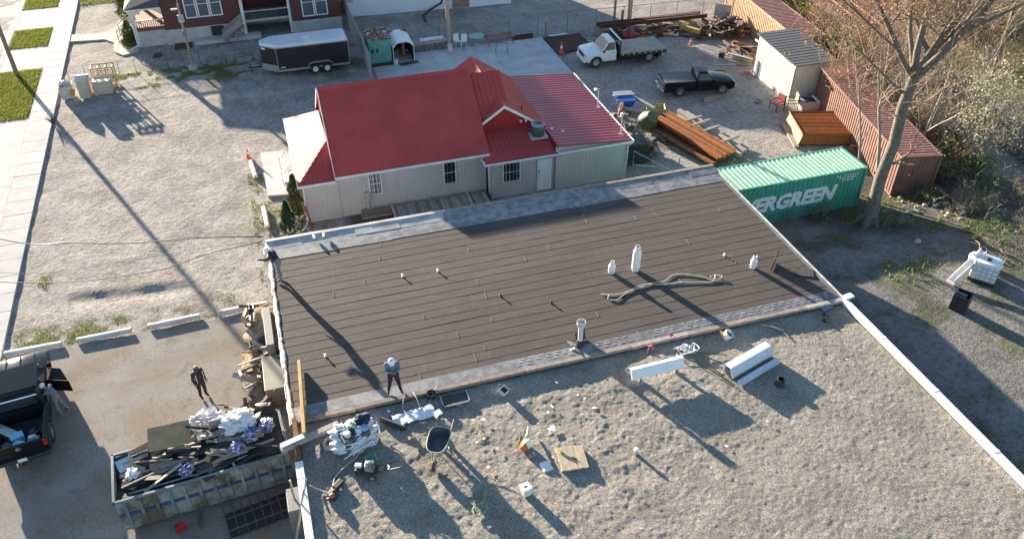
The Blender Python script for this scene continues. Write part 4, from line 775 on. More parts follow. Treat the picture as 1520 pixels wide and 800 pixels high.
# blower lying down
bl = thing('leaf_blower', 'black and orange blower with a hose at the left roof edge', 'blower', (-.35, 18.35, GZ0), .5)
ORNG = pm('orange_plastic', (.60, .13, .02), (.5, .1, .02), 6, .4)
lump(.4, .35, .28, seed=33, rough=.2).build('housing', BLKR, bl, smooth=True, loc=(-.15, -.05, 0)); lump(.22, .16, .16, seed=35, rough=.2).build('cover', ORNG, bl, smooth=True, loc=(-.2, -.12, .14)); MB().box((.25, .15, .12), (.4, .22, .14), rz=.2).build('battery_case', BLKR, bl, bevel=.03)
cord('hose', 'pale hose running from the blower up to the bundle', 'hose', [(-1.1, 18.75, ZR + .1), (-.85, 18.62, GZ0 + .08), (-.55, 18.4, GZ0 + .06), (-.4, 18.6, GZ0 + .06), (-.25, 19.0, GZ0 + .05), (.2, 19.4, GZ0 + .05), (.55, 19.6, GZ0 + .08), (.8, 19.9, GZ0 + .1)], .025, ROPEM)
small('membrane_roll', 'black rolled membrane lying on the gravel by the blue sheet', 'roll', MB().tube([(-.5, 0, .1), (.5, 0, .1)], .1, 14).tube([(-.51, 0, .1), (.51, 0, .1)], .035, 8), BLKR, (2.05, 20.72, GZ0), -.75)
tag(sheet(1.55, .55, 18, .09, 4).build('plastic_sheet', pm('pale_blue_film', (.52, .62, .70), (.62, .68, .72), 2, .35), loc=(2.85, 20.9, GZ0 + .03), rz=.06), 'pale blue plastic sheet spread on the gravel', 'sheet')
tag(sheet(.35, .3, 8, .08, 6).build('cloth', CLOTH, loc=(3.7, 20.72, GZ0 + .03), rz=.3), 'small white cloth right of the blue sheet', 'cloth')
BUCK = pm('white_bucket_plastic', (.72, .72, .70), (.64, .63, .6), 4, .45)
def bucket(loc, label, r=.15, h=.34, m=None, tilt=(0, 0), fill=None, lid=False, sq=False, group=None):
    o = thing('bucket', label, 'bucket', loc, jit(3), group); o.rotation_euler = (tilt[0], tilt[1], jit(3)); n = 4 if sq else 18
    MB().lathe([(r * .84, 0), (r, h), (r * 1.06, h), (r * 1.06, h - .03), (r * 1.02, h - .035), (r * .98, h - .05), (r * .95, h - .05), (r * .8, .02)] if not lid else [(r * .84, 0), (r, h), (r * 1.08, h), (r * 1.08, h + .03), (r * .9, h + .035)], n=n).build('shell', m or BUCK, o, smooth=.6 if not sq else False)
    if not lid: MB().lathe([(r * .8, .018), (r * .9, h * .55), (.01, h * .56)], n=n).build('contents', fill or BLKR, o)
    MB().tube(curve([(r, 0, h - .05), (r * 1.2, .05, h - .12), (r * .7, r * 1.0, h - .16), (0, r * 1.25, h - .17), (-r * .7, r * 1.0, h - .16), (-r * 1.2, .05, h - .12), (-r, 0, h - .05)], 3), .006, 5).build('handle', DKM, o); return o
bucket((3.68, 21.6, GZ0), 'dark topped bucket beside the roof curb', .17, .3, BLKR)
o = thing('framed_board', 'dark flat panel with pale frame lying near the curb', 'panel', (4.48, 21.25, GZ0 + .05), .0)
MB().b2(-.47, .47, -.25, .25, 0, .03).build('board', BLKR, o); MB().b2(-.52, .52, -.30, -.26, 0, .06).b2(-.52, -.48, -.3, .3, 0, .06).b2(.48, .52, -.3, .3, 0, .06).build('frame', GALV, o)
cord('hose', 'grey hose looping over the blue sheet and curb', 'hose', [(2.7, 20.8, GZ0 + .12), (2.55, 21.3, GZ0 + .1), (2.7, 21.75, ZR + .15), (3.0, 21.9, ZR + .12), (3.1, 21.5, GZ0 + .3), (3.2, 21.0, GZ0 + .14), (3.5, 21.3, GZ0 + .1), (3.95, 21.9, ZR + .12)], .02, pm('grey_hose', (.3, .31, .3), None, 9, .6))
sv = thing('shovel', 'long wooden handled shovel beside the wheelbarrow', 'shovel', (3.05, 19.9, GZ0 + .08), .05)
MB().tube([(-.55, 0, .02), (.35, 0, .05)], .02, 8).build('handle', TIMB, sv); MB().hexa([(.3, -.1, 0), (.62, -.12, 0), (.62, .12, 0), (.3, .1, 0), (.3, -.1, .04), (.62, -.12, .015), (.62, .12, .015), (.3, .1, .04)]).build('blade', GALV, sv); MB().box((-.58, 0, .03), (.08, .14, .04)).build('grip', YELW, sv)
# wheelbarrow
wbw = thing('wheelbarrow', 'black tray wheelbarrow standing on the gravel roof', 'wheelbarrow', (3.35, 19.0, GZ0), R(243))
NW = 20; sgn = lambda v: (abs(v) ** .62) * (1 if v > 0 else -1)
L0 = [(.04 + .58 * sgn(math.cos(2 * math.pi * i / NW)), (.37 - .05 * math.cos(2 * math.pi * i / NW)) * sgn(math.sin(2 * math.pi * i / NW))) for i in range(NW)]; L1 = [(x * .66 - .06, y * .66) for x, y in L0]
mb = MB(); K = NW; mb.add([(x, y, .72) for x, y in L0] + [(x, y, .42) for x, y in L1] + [(x * .95, y * .95, .725) for x, y in L0] + [(x * .95, y * .95, .45) for x, y in L1], [(i, (i + 1) % K, K + (i + 1) % K, K + i) for i in range(K)] + [tuple(range(K, 2 * K))[::-1]] + [(2 * K + (i + 1) % K, 2 * K + i, 3 * K + i, 3 * K + (i + 1) % K) for i in range(K)] + [tuple(range(3 * K, 4 * K))] + [(i, 2 * K + i, 2 * K + (i + 1) % K, (i + 1) % K) for i in range(K)])
mb.build('tray', pm('tray_steel', (.045, .055, .07), (.07, .08, .095), 4, .45), wbw, fix=False); mb2 = MB(); mb2.tube([(x * 1.0, y * 1.0, .735) for x, y in L0 + L0[:1]], .016, 6); mb2.build('rim', pm('worn_rim', (.5, .46, .36), None, 5, .5), wbw)
for s in (-1, 1): MB().tube([(.72, s * .06, .2), (.3, s * .2, .38), (-.5, s * .26, .42), (-1.05, s * .3, .62)], .02, 8).build('handle', YELW if 0 else TIMB, wbw); MB().tube([(-.35, s * .24, .4), (-.42, s * .26, 0), (-.2, s * .26, 0), (-.1, s * .22, .4)], .016, 6).build('leg', GALV, wbw)
wheel(wbw, (.74, 0, .2), .2, .1)
bucket((6.3, 21.05, GZ0), 'square white bucket among scraps near the curb', .2, .3, tilt=(.2, .1), sq=True)
ob = thing('backpack_blower', 'orange and white backpack blower on the gravel roof', 'blower', (6.2, 18.3, GZ0), 1.3)
lump(.34, .3, .3, seed=41, rough=.1).build('engine_cover', ORNG, ob, smooth=True); lump(.3, .36, .34, seed=43, rough=.08).build('tank', PLW, ob, smooth=True, loc=(.08, -.1, 0)); MB().tube([(.1, .0, .2), (.3, -.12, .3), (.85, -.2, .12)], [.05, .045, .035], 10).build('tube', TIMB, ob); MB().box((.25, .1, .12), (.3, .14, .2)).build('harness', BLKR, ob, bevel=.03)
small('bucket_lid', 'pale square bucket lid lying flat left of the wooden pallet', 'tray', MB().box((0, 0, .03), (.36, .42, .05)).box((0, 0, .06), (.3, .36, .03)), BUCK, (6.68, 17.3, GZ0), .1, .02)  # a bucket lid, lying flat by itself
b_ = bucket((5.69, 16.45, GZ0), 'white square bucket with printed lid alone on the gravel', .22, .32, tilt=(0, .1), lid=True, sq=True); MB().box((.0, .0, .36), (.14, .07, .006), rz=.78).build('printed_label', pm('ink', (.05, .05, .06), None, 9, .6), b_)
pl_ = thing('wooden_pallet', 'slatted wooden pallet deck with tools on it', 'pallet', (7.62, 17.32, GZ0), -.12)
for i in range(12): MB().box((-.44 + i * .08, jit(.015), .13), (.072, 1.0 + jit(.03), .02), rz=jit(.008)).build('slat', TIMB, pl_)
for s in (-.42, 0, .42): MB().box((0, s, .06), (.95, .09, .1)).build('bearer', GREYW, pl_)
tl = thing('caulk_gun', 'green and grey caulking gun on the wooden pallet', 'tool', (7.52, 17.38, GZ0 + .17), -.9); MB().tube([(-.2, 0, 0), (.12, 0, 0)], .035, 8).build('barrel', GALV, tl); MB().tube([(-.3, 0, 0), (-.18, 0, 0)], .045, 8).build('grip', pm('green_tool', (.04, .3, .08), None, 6, .5), tl); MB().box((.2, .05, -.01), (.2, .03, .03)).build('trigger', DKM, tl)
cord('garden_hose', 'thin green hose coiled loosely on the gravel', 'hose', [(4.04 + .28 * math.cos(a) * (1 - .008 * i), 16.25 + .22 * math.sin(a * 1.03), GZ0 + .08 + .01 * (i % 3)) for i, a in enumerate([k * .8 for k in range(30)])] + [(4.4, 16.8, GZ0 + .2), (4.45, 17.1, GZ0 + .3), (4.0, 17.0, GZ0 + .12), (3.9, 16.6, GZ0 + .06)], .012, pm('green_hose', (.25, .36, .22), None, 9, .6), 3)
o = thing('roof_fitting', 'small pale vent cap in the middle of the gravel', 'fitting', (9.85, 16.9, GZ0)); MB().lathe([(.07, 0), (.06, .2)], n=10).build('body', GALV, o); MB().lathe([(.09, .18), (.1, .22), (.04, .26)], n=10).build('cap', PLW, o)
o = thing('vent_stub', 'short black vent stub beside the stacked copings', 'vent pipe', (16.44, 18.35, GZ0)); MB().lathe([(.2, 0), (.15, .08), (.13, .28), (.11, .28), (.1, .05)], n=16).build('pipe', BLKR, o, smooth=.6); MB().lathe([(.16, .24), (.16, .29), (.12, .3), (.12, .24)], n=16).build('collar', DKM, o)
small('paper_scrap', 'torn white paper scrap above the pallet', 'scrap', sheet(.3, .24, 6, .05, 9), CLOTH, (7.44, 18.8, GZ0 + .02), .5)
# standing white coping length and the stacked copings
o = thing('coping_length', 'long white metal coping standing on edge on the gravel', 'coping', (12.15, 20.1, GZ0), .02); MB().box((0, 0, .45), (2.2, .05, .42), rx=-.5).build('face', WCOP, o); MB().box((0, .14, .62), (2.2, .16, .03), rx=-.2).build('flange', WCOP, o); MB().box((-.7, .1, .14), (.08, .3, .3)).box((.8, .1, .14), (.08, .3, .3)).build('support_block', OLDW, o)
BLUECOP = pm('pale_blue_coping', (.50, .56, .62), (.42, .48, .54), 2, .4)
o = thing('coping_length', 'tall pale blue coping channel at the back of the stack', 'coping', (15.85, 19.5, GZ0), .3); MB().box((0, -.02, .3), (2.25, .035, .42), rx=-.45).build('face', BLUECOP, o); MB().box((0, .22, .49), (2.25, .3, .03), rx=.05).build('flange', WCOP, o); MB().box((0, .36, .28), (2.25, .03, .44)).build('back_leg', BLUECOP, o); MB().box((-1.0, .15, .14), (.1, .3, .28)).box((1.0, .15, .14), (.1, .3, .28)).build('support_block', OLDW, o)
o = thing('coping_length', 'low pale blue coping strip lying in front of the channel', 'coping', (15.95, 19.1, GZ0), .31); MB().box((0, 0, .13), (2.2, .2, .03), rx=.35).build('face', BLUECOP, o); MB().box((0, -.1, .07), (2.2, .03, .1)).build('flange', BLUECOP, o)
cord('string_pile', 'tangled white rope pile by the curb', 'rope', [(13.85 + RND.uniform(-.5, .5), 21.08 + RND.uniform(-.32, .32), GZ0 + .06 + .12 * (k % 3) / 2) for k in range(30)], .017, CLOTH, 5, 5)
PINK = pm('pink_tape', (.75, .05, .18), (.6, .04, .15), 6, .6)
for i, (x, y, lb) in enumerate(((12.45, 21.45, 'left stick with pink marking tape near the curb'), (13.55, 21.75, 'right pink marking tape stick at the rope pile'))):
    o = thing('marker_stick', lb, 'marker', (x, y, GZ0)); MB().tube([(-.3, -.3, .05), (.05, .1, .2)], .012, 6).build('stick', OLDW, o); sheet(.16, .14, 6, .1, 12 + i).build('tape', PINK, o, loc=(.05, .1, .2)); sheet(.1, .2, 6, .1, 14 + i).build('tape', PINK, o, loc=(.1, -.02, .18))
bx_ = bucket((15.78, 21.35, GZ0), 'white ribbed bucket with yellow base at the curb', .2, .3, tilt=(-.5, .3), sq=False); sheet(.3, .2, 6, .06, 17).build('yellow_rag', pm('yellow_rag', (.6, .42, .08), None, 6, .9), bx_, loc=(-.1, -.15, .0))
for i, (a, b2, lb) in enumerate((((13.75, 20.7), (14.75, 18.75), 'longest thin dark rod between the copings'), ((14.0, 20.75), (14.6, 19.35), 'shorter dark rod in the fan of rods'), ((13.95, 20.85), (15.3, 20.35), 'dark rod pointing right from the rope pile'), ((14.2, 20.6), (14.9, 20.0), 'shortest dark rod beside the rope pile'))):
    tag(MB().tube([(a[0], a[1], GZ0 + .14), ((a[0] + b2[0]) / 2, (a[1] + b2[1]) / 2, GZ0 + .1), (b2[0], b2[1], GZ0 + .05)], .022, 6).build('steel_rod', BLKR), lb, 'rod')
tag(MB().tube(curve([(17.5, 21.55, GZ0 + .06), (17.9, 21.2, GZ0 + .1), (18.2, 20.9, GZ0 + .06)]), .025, 6).build('stick', TIMB), 'pale bent stick at the upper right of the gravel', 'stick')
tag(MB().tube([(18.15, 20.95, GZ0 + .05), (18.2, 20.5, GZ0 + .05)], .02, 6).build('stick', OLDW), 'short dark stick below the pale bent stick', 'stick')
o = thing('clamp', 'black clamp tool lying near the upper right gravel corner', 'tool', (20.3, 21.1, GZ0), .4); MB().box((0, 0, .06), (.45, .08, .08), rz=.2).build('bar', DKM, o); MB().box((.18, .1, .07), (.12, .2, .1)).build('jaw', DKM, o, bevel=.01); MB().box((-.15, -.08, .06), (.1, .16, .08)).build('jaw', DKM, o)
tag(MB().box((0, 0, .02), (.6, .2, .03), rx=.1).build('tin_offcut', SLV, loc=(20.75, 21.6, GZ0 + .06), rz=.2), 'grey tin offcut at the upper right corner of the gravel', 'offcut')
for i in range(46):   # loose scraps
    x = RND.uniform(1.5, 9.5) if i < 34 else RND.uniform(9, 20); y = RND.uniform(17.5, 21.5) if i < 34 else RND.uniform(14, 21)
    m = [CLOTH, TIMB, CLOTH, pm('tan_foam', (.5, .36, .18), None, 8, .8), GREYW][i % 5]
    tag(sheet(RND.uniform(.06, .17), RND.uniform(.05, .12), 4, .05, i).build('scrap', m, loc=(x, y, GZ0 + .03), rz=jit(3)), 'small torn scrap scattered on the gravel roof', 'scrap', 'scraps scattered on the gravel roof')
# ladder against the wall
ld = thing('ladder', 'aluminium ladder leaning on the left wall at the bottom edge', 'ladder', (0, 0, 0))
a = Vector((-2.4, 17.9, 0)); b2 = Vector((-1.22, 18.35, 4.2)); sd = Vector((.12, .42, 0)) * .5; ALUM = pm('aluminium', (.55, .55, .54), (.45, .45, .44), 5, .35, .7)
for s in (-1, 1): MB().tube([a + sd * s, b2 + sd * s], .035, 4).build('rail', ALUM, ld)
for i in range(14): p = a.lerp(b2, (i + .5) / 14); MB().tube([p - sd, p + sd], .016, 6).build('rung', ALUM, ld)
# ================================================================ VEHICLES
def arcp(xc, zc, r, zs, n=9, rev=False):
    a0 = math.asin(max(-1, min(1, (zs - zc) / r))); pts = [(xc + r * math.cos(math.pi - a0 - (math.pi - 2 * a0) * i / n), zc + r * math.sin(math.pi - a0 - (math.pi - 2 * a0) * i / n)) for i in range(n + 1)]
    return pts[::-1] if rev else pts     # left to right
def carpaint(name, c, rough=.25):
    if name in MATS: return MATS[name]
    m, n, l, b = newmat(name); t = tex(n, l, 'noise', 2.0); r = ramp(n, [(.35, c), (.65, tuple(v * .85 for v in c))]); l.new(t.outputs[0], r.inputs[0]); l.new(r.outputs[0], b.inputs['Base Color'])
    b.inputs['Roughness'].default_value = rough; b.inputs['Specular IOR Level'].default_value = .22; b.inputs['Coat Weight'].default_value = .0; b.inputs['Coat Roughness'].default_value = .08; MATS[name] = m; return m
CHROME = pm('chrome', (.6, .6, .6), (.55, .55, .55), 3, .15, 1.0); TAIL = pm('tail_light_red', (.45, .02, .02), (.35, .02, .02), 6, .25); HEADL = glass('head_light', (.5, .52, .52), .1); AMB = pm('amber_light', (.6, .25, .03), None, 6, .3); CARGL = glass('car_glass', (.03, .036, .04), .05); CARGL.node_tree.nodes['Principled BSDF'].inputs['Specular IOR Level'].default_value = .28; UND = pm('underbody', (.018, .018, .018), None, 5, .8)
def pane(parent, pts, m=CARGL, nm='window'):
    P = [Vector(p) for p in pts]; nr = (P[1] - P[0]).cross(P[2] - P[0]).normalized(); c = sum(P, Vector()) / len(P)
    return MB().slab([p + nr * .012 for p in P], .02).build(nm, m, parent)
def truck(name, label, loc, rz, paint, wb, fo, ro, w, r, xcb, xws, xwf, hood, belt, roofz, zs=.36, bedz=None, kind='pickup', rimm=None, open_door=False, flatbed=None):
    """x forward, wheel centres at +-wb/2; xcb cab back, xws windscreen base, xwf windscreen top"""
    o = thing(name, label, 'truck', loc, rz); xf, xr = wb / 2 + fo, -wb / 2 - ro; F, Rr = wb / 2, -wb / 2; ra = r * 1.17; W = w / 2
    poly = [(xcb, zs)] + arcp(F, r, ra, zs) + [(xf - .12, zs + .02), (xf, zs + .18), (xf + .02, hood - .28), (xf - .10, hood - .08), (xf - .5, hood), (xws + .05, belt + .02), (xcb, belt)]
    MB().prism(poly, -W, W, 'y').build('body', paint, o, bevel=.035, smooth=.5)
    # cab: roof and pillars, glass all round
    tw = W - .20; bw = W - .035; xb, xt = xcb + .02, xcb + .12
    mb = MB(); B = [(xb, -bw), (xws, -bw), (xws, bw), (xb, bw)]; T = [(xt, -tw), (xwf, -tw), (xwf, tw), (xt, tw)]
    mb.hexa([(x, y, belt - .02) for x, y in B] + [(x, y, roofz - .05) for x, y in T]); mb.build('cab', paint, o, bevel=.05, smooth=.5)
    mb = MB(); mb.hexa([(xt - .02, -tw - .02, roofz - .07), (xwf + .03, -tw - .02, roofz - .07), (xwf + .03, tw + .02, roofz - .07), (xt - .02, tw + .02, roofz - .07), (xt + .08, -tw + .1, roofz), (xwf - .08, -tw + .1, roofz), (xwf - .08, tw - .1, roofz), (xt + .08, tw - .1, roofz)]); mb.build('roof', paint, o, bevel=.02, smooth=.6)
    def lerp3(a, b, t): return tuple(a[i] + (b[i] - a[i]) * t for i in range(3))
    def q(p00, p10, p11, p01, u0, u1, v0, v1):
        f = lambda u, v: lerp3(lerp3(p00, p10, u), lerp3(p01, p11, u), v); return [f(u0, v0), f(u1, v0), f(u1, v1), f(u0, v1)]
    Bz = belt - .02; Tz = roofz - .05
    pane(o, q((xws, -bw, Bz), (xws, bw, Bz), (xwf, tw, Tz), (xwf, -tw, Tz), .07, .93, .08, .93), nm='windscreen')
    pane(o, q((xb, bw, Bz), (xb, -bw, Bz), (xt, -tw, Tz), (xt, tw, Tz), .1, .9, .18, .85), nm='rear_window')
    cuts = [(.08, .9)] if xws - xcb < 2.1 else [(.06, .42), (.47, .93)]
    for a, b in cuts:
        pane(o, q((xb, -bw, Bz), (xws, -bw, Bz), (xwf, -tw, Tz), (xt, -tw, Tz), a, b, .12, .88)); pane(o, q((xws, bw, Bz), (xb, bw, Bz), (xt, tw, Tz), (xwf, tw, Tz), 1 - b, 1 - a, .12, .88))
    for s in (-1, 1):
        mr = MB().box((xws - .15, s * (W + .13), belt + .06), (.1, .2, .17)).build('mirror', paint if kind != 'work' else DKM, o, bevel=.02)
        if not (open_door and s < 0):
            d_ = MB().prism([(xcb + .1, zs + .1), (xws - .2, zs + .1), (xws - .12, belt - .03), (xcb + .1, belt - .03)], s * W, s * (W + .012), 'y').build('door', paint, o, bevel=.004); MB().box((xcb + .28, s * (W + .02), belt - .14), (.16, .03, .035)).build('handle', DKM, d_)
        MB().box((xf - .03, s * (W - .22), hood - .26), (.08, .34, .2)).build('headlight', HEADL, o, bevel=.02)
    MB().box((xf + .01, 0, hood - .3), (.06, w - 1.0 + .1, .24)).build('grille', DKM if kind == 'work' else CHROME, o, bevel=.01)
    MB().box((xf + .06, 0, zs + .12), (.14, w - .06, .2)).build('front_bumper', PLW if kind == 'work' else (CHROME if rimm else DKM), o, bevel=.04)
    MB().b2(xr + .1, xf - .15, -W + .18, W - .18, r * .75, zs + .08).build('chassis', UND, o)
    for s in (-1, 1):
        wheel(o, (F, s * (W - .13), r), r, .24, 'y', rimm=rimm or GALV); wheel(o, (Rr, s * (W - .13), r), r, .26 if kind != 'work' else .44, 'y', rimm=rimm or GALV)
        MB().prism([(x, z) for x, z in arcp(F, r, ra * .99, r * .8)], s * (W - .42), s * (W - .28), 'y').build('wheel_well', UND, o)
    if bedz:
        bp_ = [(xr, zs + .1)] + arcp(Rr, r, ra, zs + .05) + [(xcb - .04, zs + .05), (xcb - .04, bedz), (xr, bedz)]
        for s in (-1, 1):
            MB().prism(bp_, s * (W - .1), s * W, 'y').build('bed_side', paint, o, bevel=.015); MB().b2(Rr - .45, Rr + .45, min(s * (W - .3), s * (W - .1)), max(s * (W - .3), s * (W - .1)), zs + .2, zs + .46).build('wheel_housing', UND, o)
            MB().box((xr - .005, s * (W - .08), bedz - .22), (.06, .14, .32)).build('tail_light', TAIL, o, bevel=.01)
        MB().b2(xr + .05, xcb - .05, -W + .1, W - .1, zs + .12, zs + .2).build('bed_floor', UND, o); MB().b2(xcb - .12, xcb - .05, -W + .1, W - .1, zs + .2, bedz).build('bed_front', paint, o)
        tg = MB().b2(xr - .02, xr + .06, -W + .16, W - .16, zs + .16, bedz - .01).build('tailgate', paint, o, bevel=.015); MB().box((xr - .07, 0, zs + .1), (.2, w - .06, .16)).build('rear_bumper', CHROME if kind == 'pickup' else DKM, o, bevel=.03)
        MB().lathe([(.001, 0), (.1, 0), (.1, .02), (.001, .021)], (0, 0, 0), 16).build('emblem', CHROME, tg, loc=(xr - .025, 0, bedz - .22)).rotation_euler = (0, R(-90), 0); MB().box((xr - .18, 0, zs + .14), (.02, .32, .15)).build('licence_plate', PLW, o)
    return o, xf, xr, W
BLKP = carpaint('black_car_paint', (.012, .013, .016), .09); WHP = carpaint('white_car_paint', (.74, .74, .72), .35)
pk1, xf, xr, W_ = truck('pickup_truck', 'black single cab pickup with folded bed cover parked in the yard', (29.21, 48.58, 0), R(-9.6), BLKP, 3.1, .85, 1.2, 1.78, .36, -.42, .95, .35, 1.02, 1.06, 1.66, bedz=1.08, rimm=CHROME)
for i in range(4): MB().b2(xr + .06 + i * .56, xr + .06 + i * .56 + .55, -W_ + .03, W_ - .03, 1.085, 1.115).build('bed_cover_panel', pm('grey_vinyl', (.085, .09, .10), (.07, .075, .085), 3, .6), pk1, bevel=.008)
MB().b2(xr - .06, xr - .03, -.72, .72, .72, 1.04).build('tailgate_chrome', CHROME, pk1)
ft, xf, xr, W_ = truck('flatbed_truck', 'white flatbed truck with black headboard parked behind the concrete pad', (25.9, 55.15, 0), R(177.7), WHP, 4.25, .85, 1.15, 1.95, .42, .55, 1.75, 1.15, 1.18, 1.22, 1.95, zs=.45, kind='work')
bd = MB().b2(-3.35, .3, -1.2, 1.2, .98, 1.08).build('bed_deck', pm('deck_plank', (.27, .245, .20), (.36, .32, .25), 1.4, .85, bp=.2), ft); MB().b2(-3.4, .35, -1.23, 1.23, .76, .975).build('bed_frame', UND, ft)
hb = MB()
for i in range(5): hb.b2(.32, .40, -1.15 + i * .56, -1.1 + i * .56, 1.0, 2.05)
hb.b2(.31, .41, -1.2, 1.2, 1.95, 2.05); hb.b2(.33, .39, -1.15, 1.15, 1.05, 1.6); hb.build('headboard', DKM, ft); MB().b2(.3, .42, -1.2, 1.2, 2.055, 2.09).build('headboard_rail', PLW, ft)
for i in range(8): MB().box((-3.0 + i * .45, 1.235, .92), (.1, .02, .06)).build('side_marker', PLW, ft); 
for s in (-1, 1): MB().b2(-2.8, -2.75, s * .85 - .25, s * .85 + .25, .25, .85).build('mud_flap', BLKR, ft)
MB().tube([(-3.4, 0, .6), (-3.6, 0, .6)], .05, 8).b2(-3.42, -3.38, -.5, .5, .5, .85).build('hitch', UND, ft)
tk, xf, xr, W_ = truck('pickup_truck', 'large black crew cab pickup with its front door open at the left edge', (-12.05, 28.9, 0.03), R(96.7), BLKP, 3.7, .95, 1.15, 2.02, .42, -.95, 1.5, .85, 1.15, 1.2, 1.92, zs=.5, bedz=1.32, kind='big', open_door=True)
dd = MB().box((.5, -.02, .62), (1.0, .05, .6)).build('open_door', BLKP, tk, bevel=.02, loc=(.55, -1.0, .28)); dd.rotation_euler = (0, 0, R(-118)); MB().slab([(.12, -.03, .95), (.95, -.03, .95), (.75, .1, 1.5), (.4, .1, 1.5)], .03).build('door_glass', CARGL, dd)
MB().b2(-.6, .9, -.9, .9, 1.93, 1.96).build('roof_trim', BLKP, tk, bevel=.01); MB().tube([(-1.0, -.85, 1.84), (-1.0, .85, 1.84)], .03, 6).build('brake_light_bar', CHROME, tk)
for i in range(3): MB().box((2.0, -.55 + i * .55, 1.19), (1.1, .05, .02), ry=.05).build('hood_ridge', BLKP, tk, bevel=.008)
MB().tube([(1.62, -.75, 1.24), (1.58, .7, 1.24)], .02, 6).build('wiper', DKM, tk); MB().tube([(-3.1, 0, .5), (-3.35, 0, .5), (-3.35, 0, .62)], .035, 6).build('hitch', UND, tk)
ca_, sa_ = math.cos(R(96.7)), math.sin(R(96.7))
def tkp(x, y, z): return (-12.05 + ca_ * x - sa_ * y, 28.9 + sa_ * x + ca_ * y, z)
BLUEP = pm('light_blue_plastic', (.22, .45, .62), (.18, .38, .55), 5, .4)
small('cooler', 'light blue cooler in the bed of the large black pickup', 'cooler', MB().box((0, 0, .16), (.45, .32, .32)).box((0, 0, .35), (.48, .35, .06)), BLUEP, tkp(-2.2, .1, .74), .4, .02)
for i, (x, y, c, lb) in enumerate(((-2.5, -.45, CLOTH, 'white bag in the bed of the large black pickup'), (-2.55, .45, DKM, 'dark tool case in the pickup bed'), (-1.7, .5, GALV, 'grey tool box across the front of the pickup bed'), (-2.1, -.5, BLKR, 'black sack beside the cooler in the pickup bed'), (-2.6, .05, BLUEP, 'small blue container near the pickup tailgate'))):
    tag((lump(.5, .4, .34, seed=60 + i, rough=.25) if i in (0, 3) else MB().box((0, 0, .15), (.4 if i != 2 else .35, .3 if i != 2 else 1.1, .3))).build('tool_box' if i not in (0, 3) else 'sack', c, loc=tkp(x, y, .74), rz=jit(1)), lb, 'tool box' if i not in (0, 3) else 'sack')
# enclosed trailer
tr = thing('cargo_trailer', 'black enclosed cargo trailer with silver roof by the brick house', 'trailer', (0, 0, 0)); BLKS = pm('black_trailer_skin', (.018, .017, .018), (.026, .024, .024), .8, .35)
fp = [(6.15, 59.8), (6.15, 62.0), (.7, 62.0), (-.12, 61.45), (-.12, 60.75), (.95, 59.85)]
def ins(p, k): cx, cy = 3.0, 60.9; return [((x - cx) * (1 - k) + cx, (y - cy) * (1 - k * 2.2) + cy) for x, y in p]
MB().prism(fp, .42, 2.2, 'z').build('body', BLKS, tr, bevel=.02); SILV = pm('silver_roof', (.66, .68, .70), (.58, .60, .62), 1.0, .4, .1)
mb = MB(); a = fp; b = ins(fp, .045); mb.add([(x, y, 2.2) for x, y in a] + [(x, y, 2.36) for x, y in b], [tuple(range(6, 12)), tuple(range(5, -1, -1))] + [(i, (i + 1) % 6, 6 + (i + 1) % 6, 6 + i) for i in range(6)]); mb.build('roof', SILV, tr, smooth=.3)
MB().prism([((x - 3) * 1.006 + 3, (y - 60.9) * 1.012 + 60.9) for x, y in fp], 2.12, 2.21, 'z').build('roof_trim', GALV, tr); MB().prism([((x - 3) * 1.004 + 3, (y - 60.9) * 1.01 + 60.9) for x, y in fp], .36, .52, 'z').build('bottom_trim', GALV, tr); MB().slab([(-.14, 61.4, .5), (-.14, 60.75, .5), (.945, 59.835, .5), (.945, 59.835, .85), (-.14, 60.75, .85)][1:], .01).build('stone_guard', GALV, tr)
MB().b2(3.0, 3.5, 60.7, 61.1, 2.36, 2.43).build('roof_vent', PLW, tr, bevel=.02); MB().tube([(.95, 59.83, .5), (.95, 59.83, 2.15)], .03, 6).tube([(6.14, 59.79, .5), (6.14, 59.79, 2.15)], .03, 6).build('corner_trim', GALV, tr)
pts = [(3.05, .42), (3.06, .6), (3.2, .78), (3.5, .86), (4.45, .86), (4.75, .78), (4.9, .6), (4.9, .42)]; mb = MB()
for (x0, z0), (x1, z1) in zip(pts[:-1], pts[1:]): mb.hexa([(x0, 59.58, z0), (x1, 59.58, z1), (x1, 59.8, z1), (x0, 59.8, z0), (x0, 59.58, z0 + .06), (x1, 59.58, z1 + .06), (x1, 59.8, z1 + .06), (x0, 59.8, z0 + .06)])
mb.build('fender', GALV, tr)
for x in (3.56, 4.43):
    for y in (59.72, 62.05): wheel(tr, (x, y, .34), .34, .2, 'y', rimm=PLW)
mb = MB()
for i in range(5): mb.box((1.15 + i * .07, 59.835, .68 + .02 * (i % 2)), (.05, .01, .09))
o = mb.build('decal', PLW, tr); o['kind'] = 'stuff'; MB().box((.1, 60.55, 2.0), (.35, .02, .12), rz=-.72).build('decal', PLW, tr)
for i in range(4): MB().box((1.1 + i * 1.5, 59.79, 2.165), (.08, .02, .05)).build('clearance_light', AMB, tr)
MB().tube([(-.12, 61.1, .45), (-1.2, 61.1, .45)], .05, 6).tube([(-1.0, 61.1, 0), (-1.0, 61.1, .7)], .04, 6).build('tongue', UND, tr); MB().box((6.2, 60.0, .9), (.06, .1, .1)).build('latch', DKM, tr)

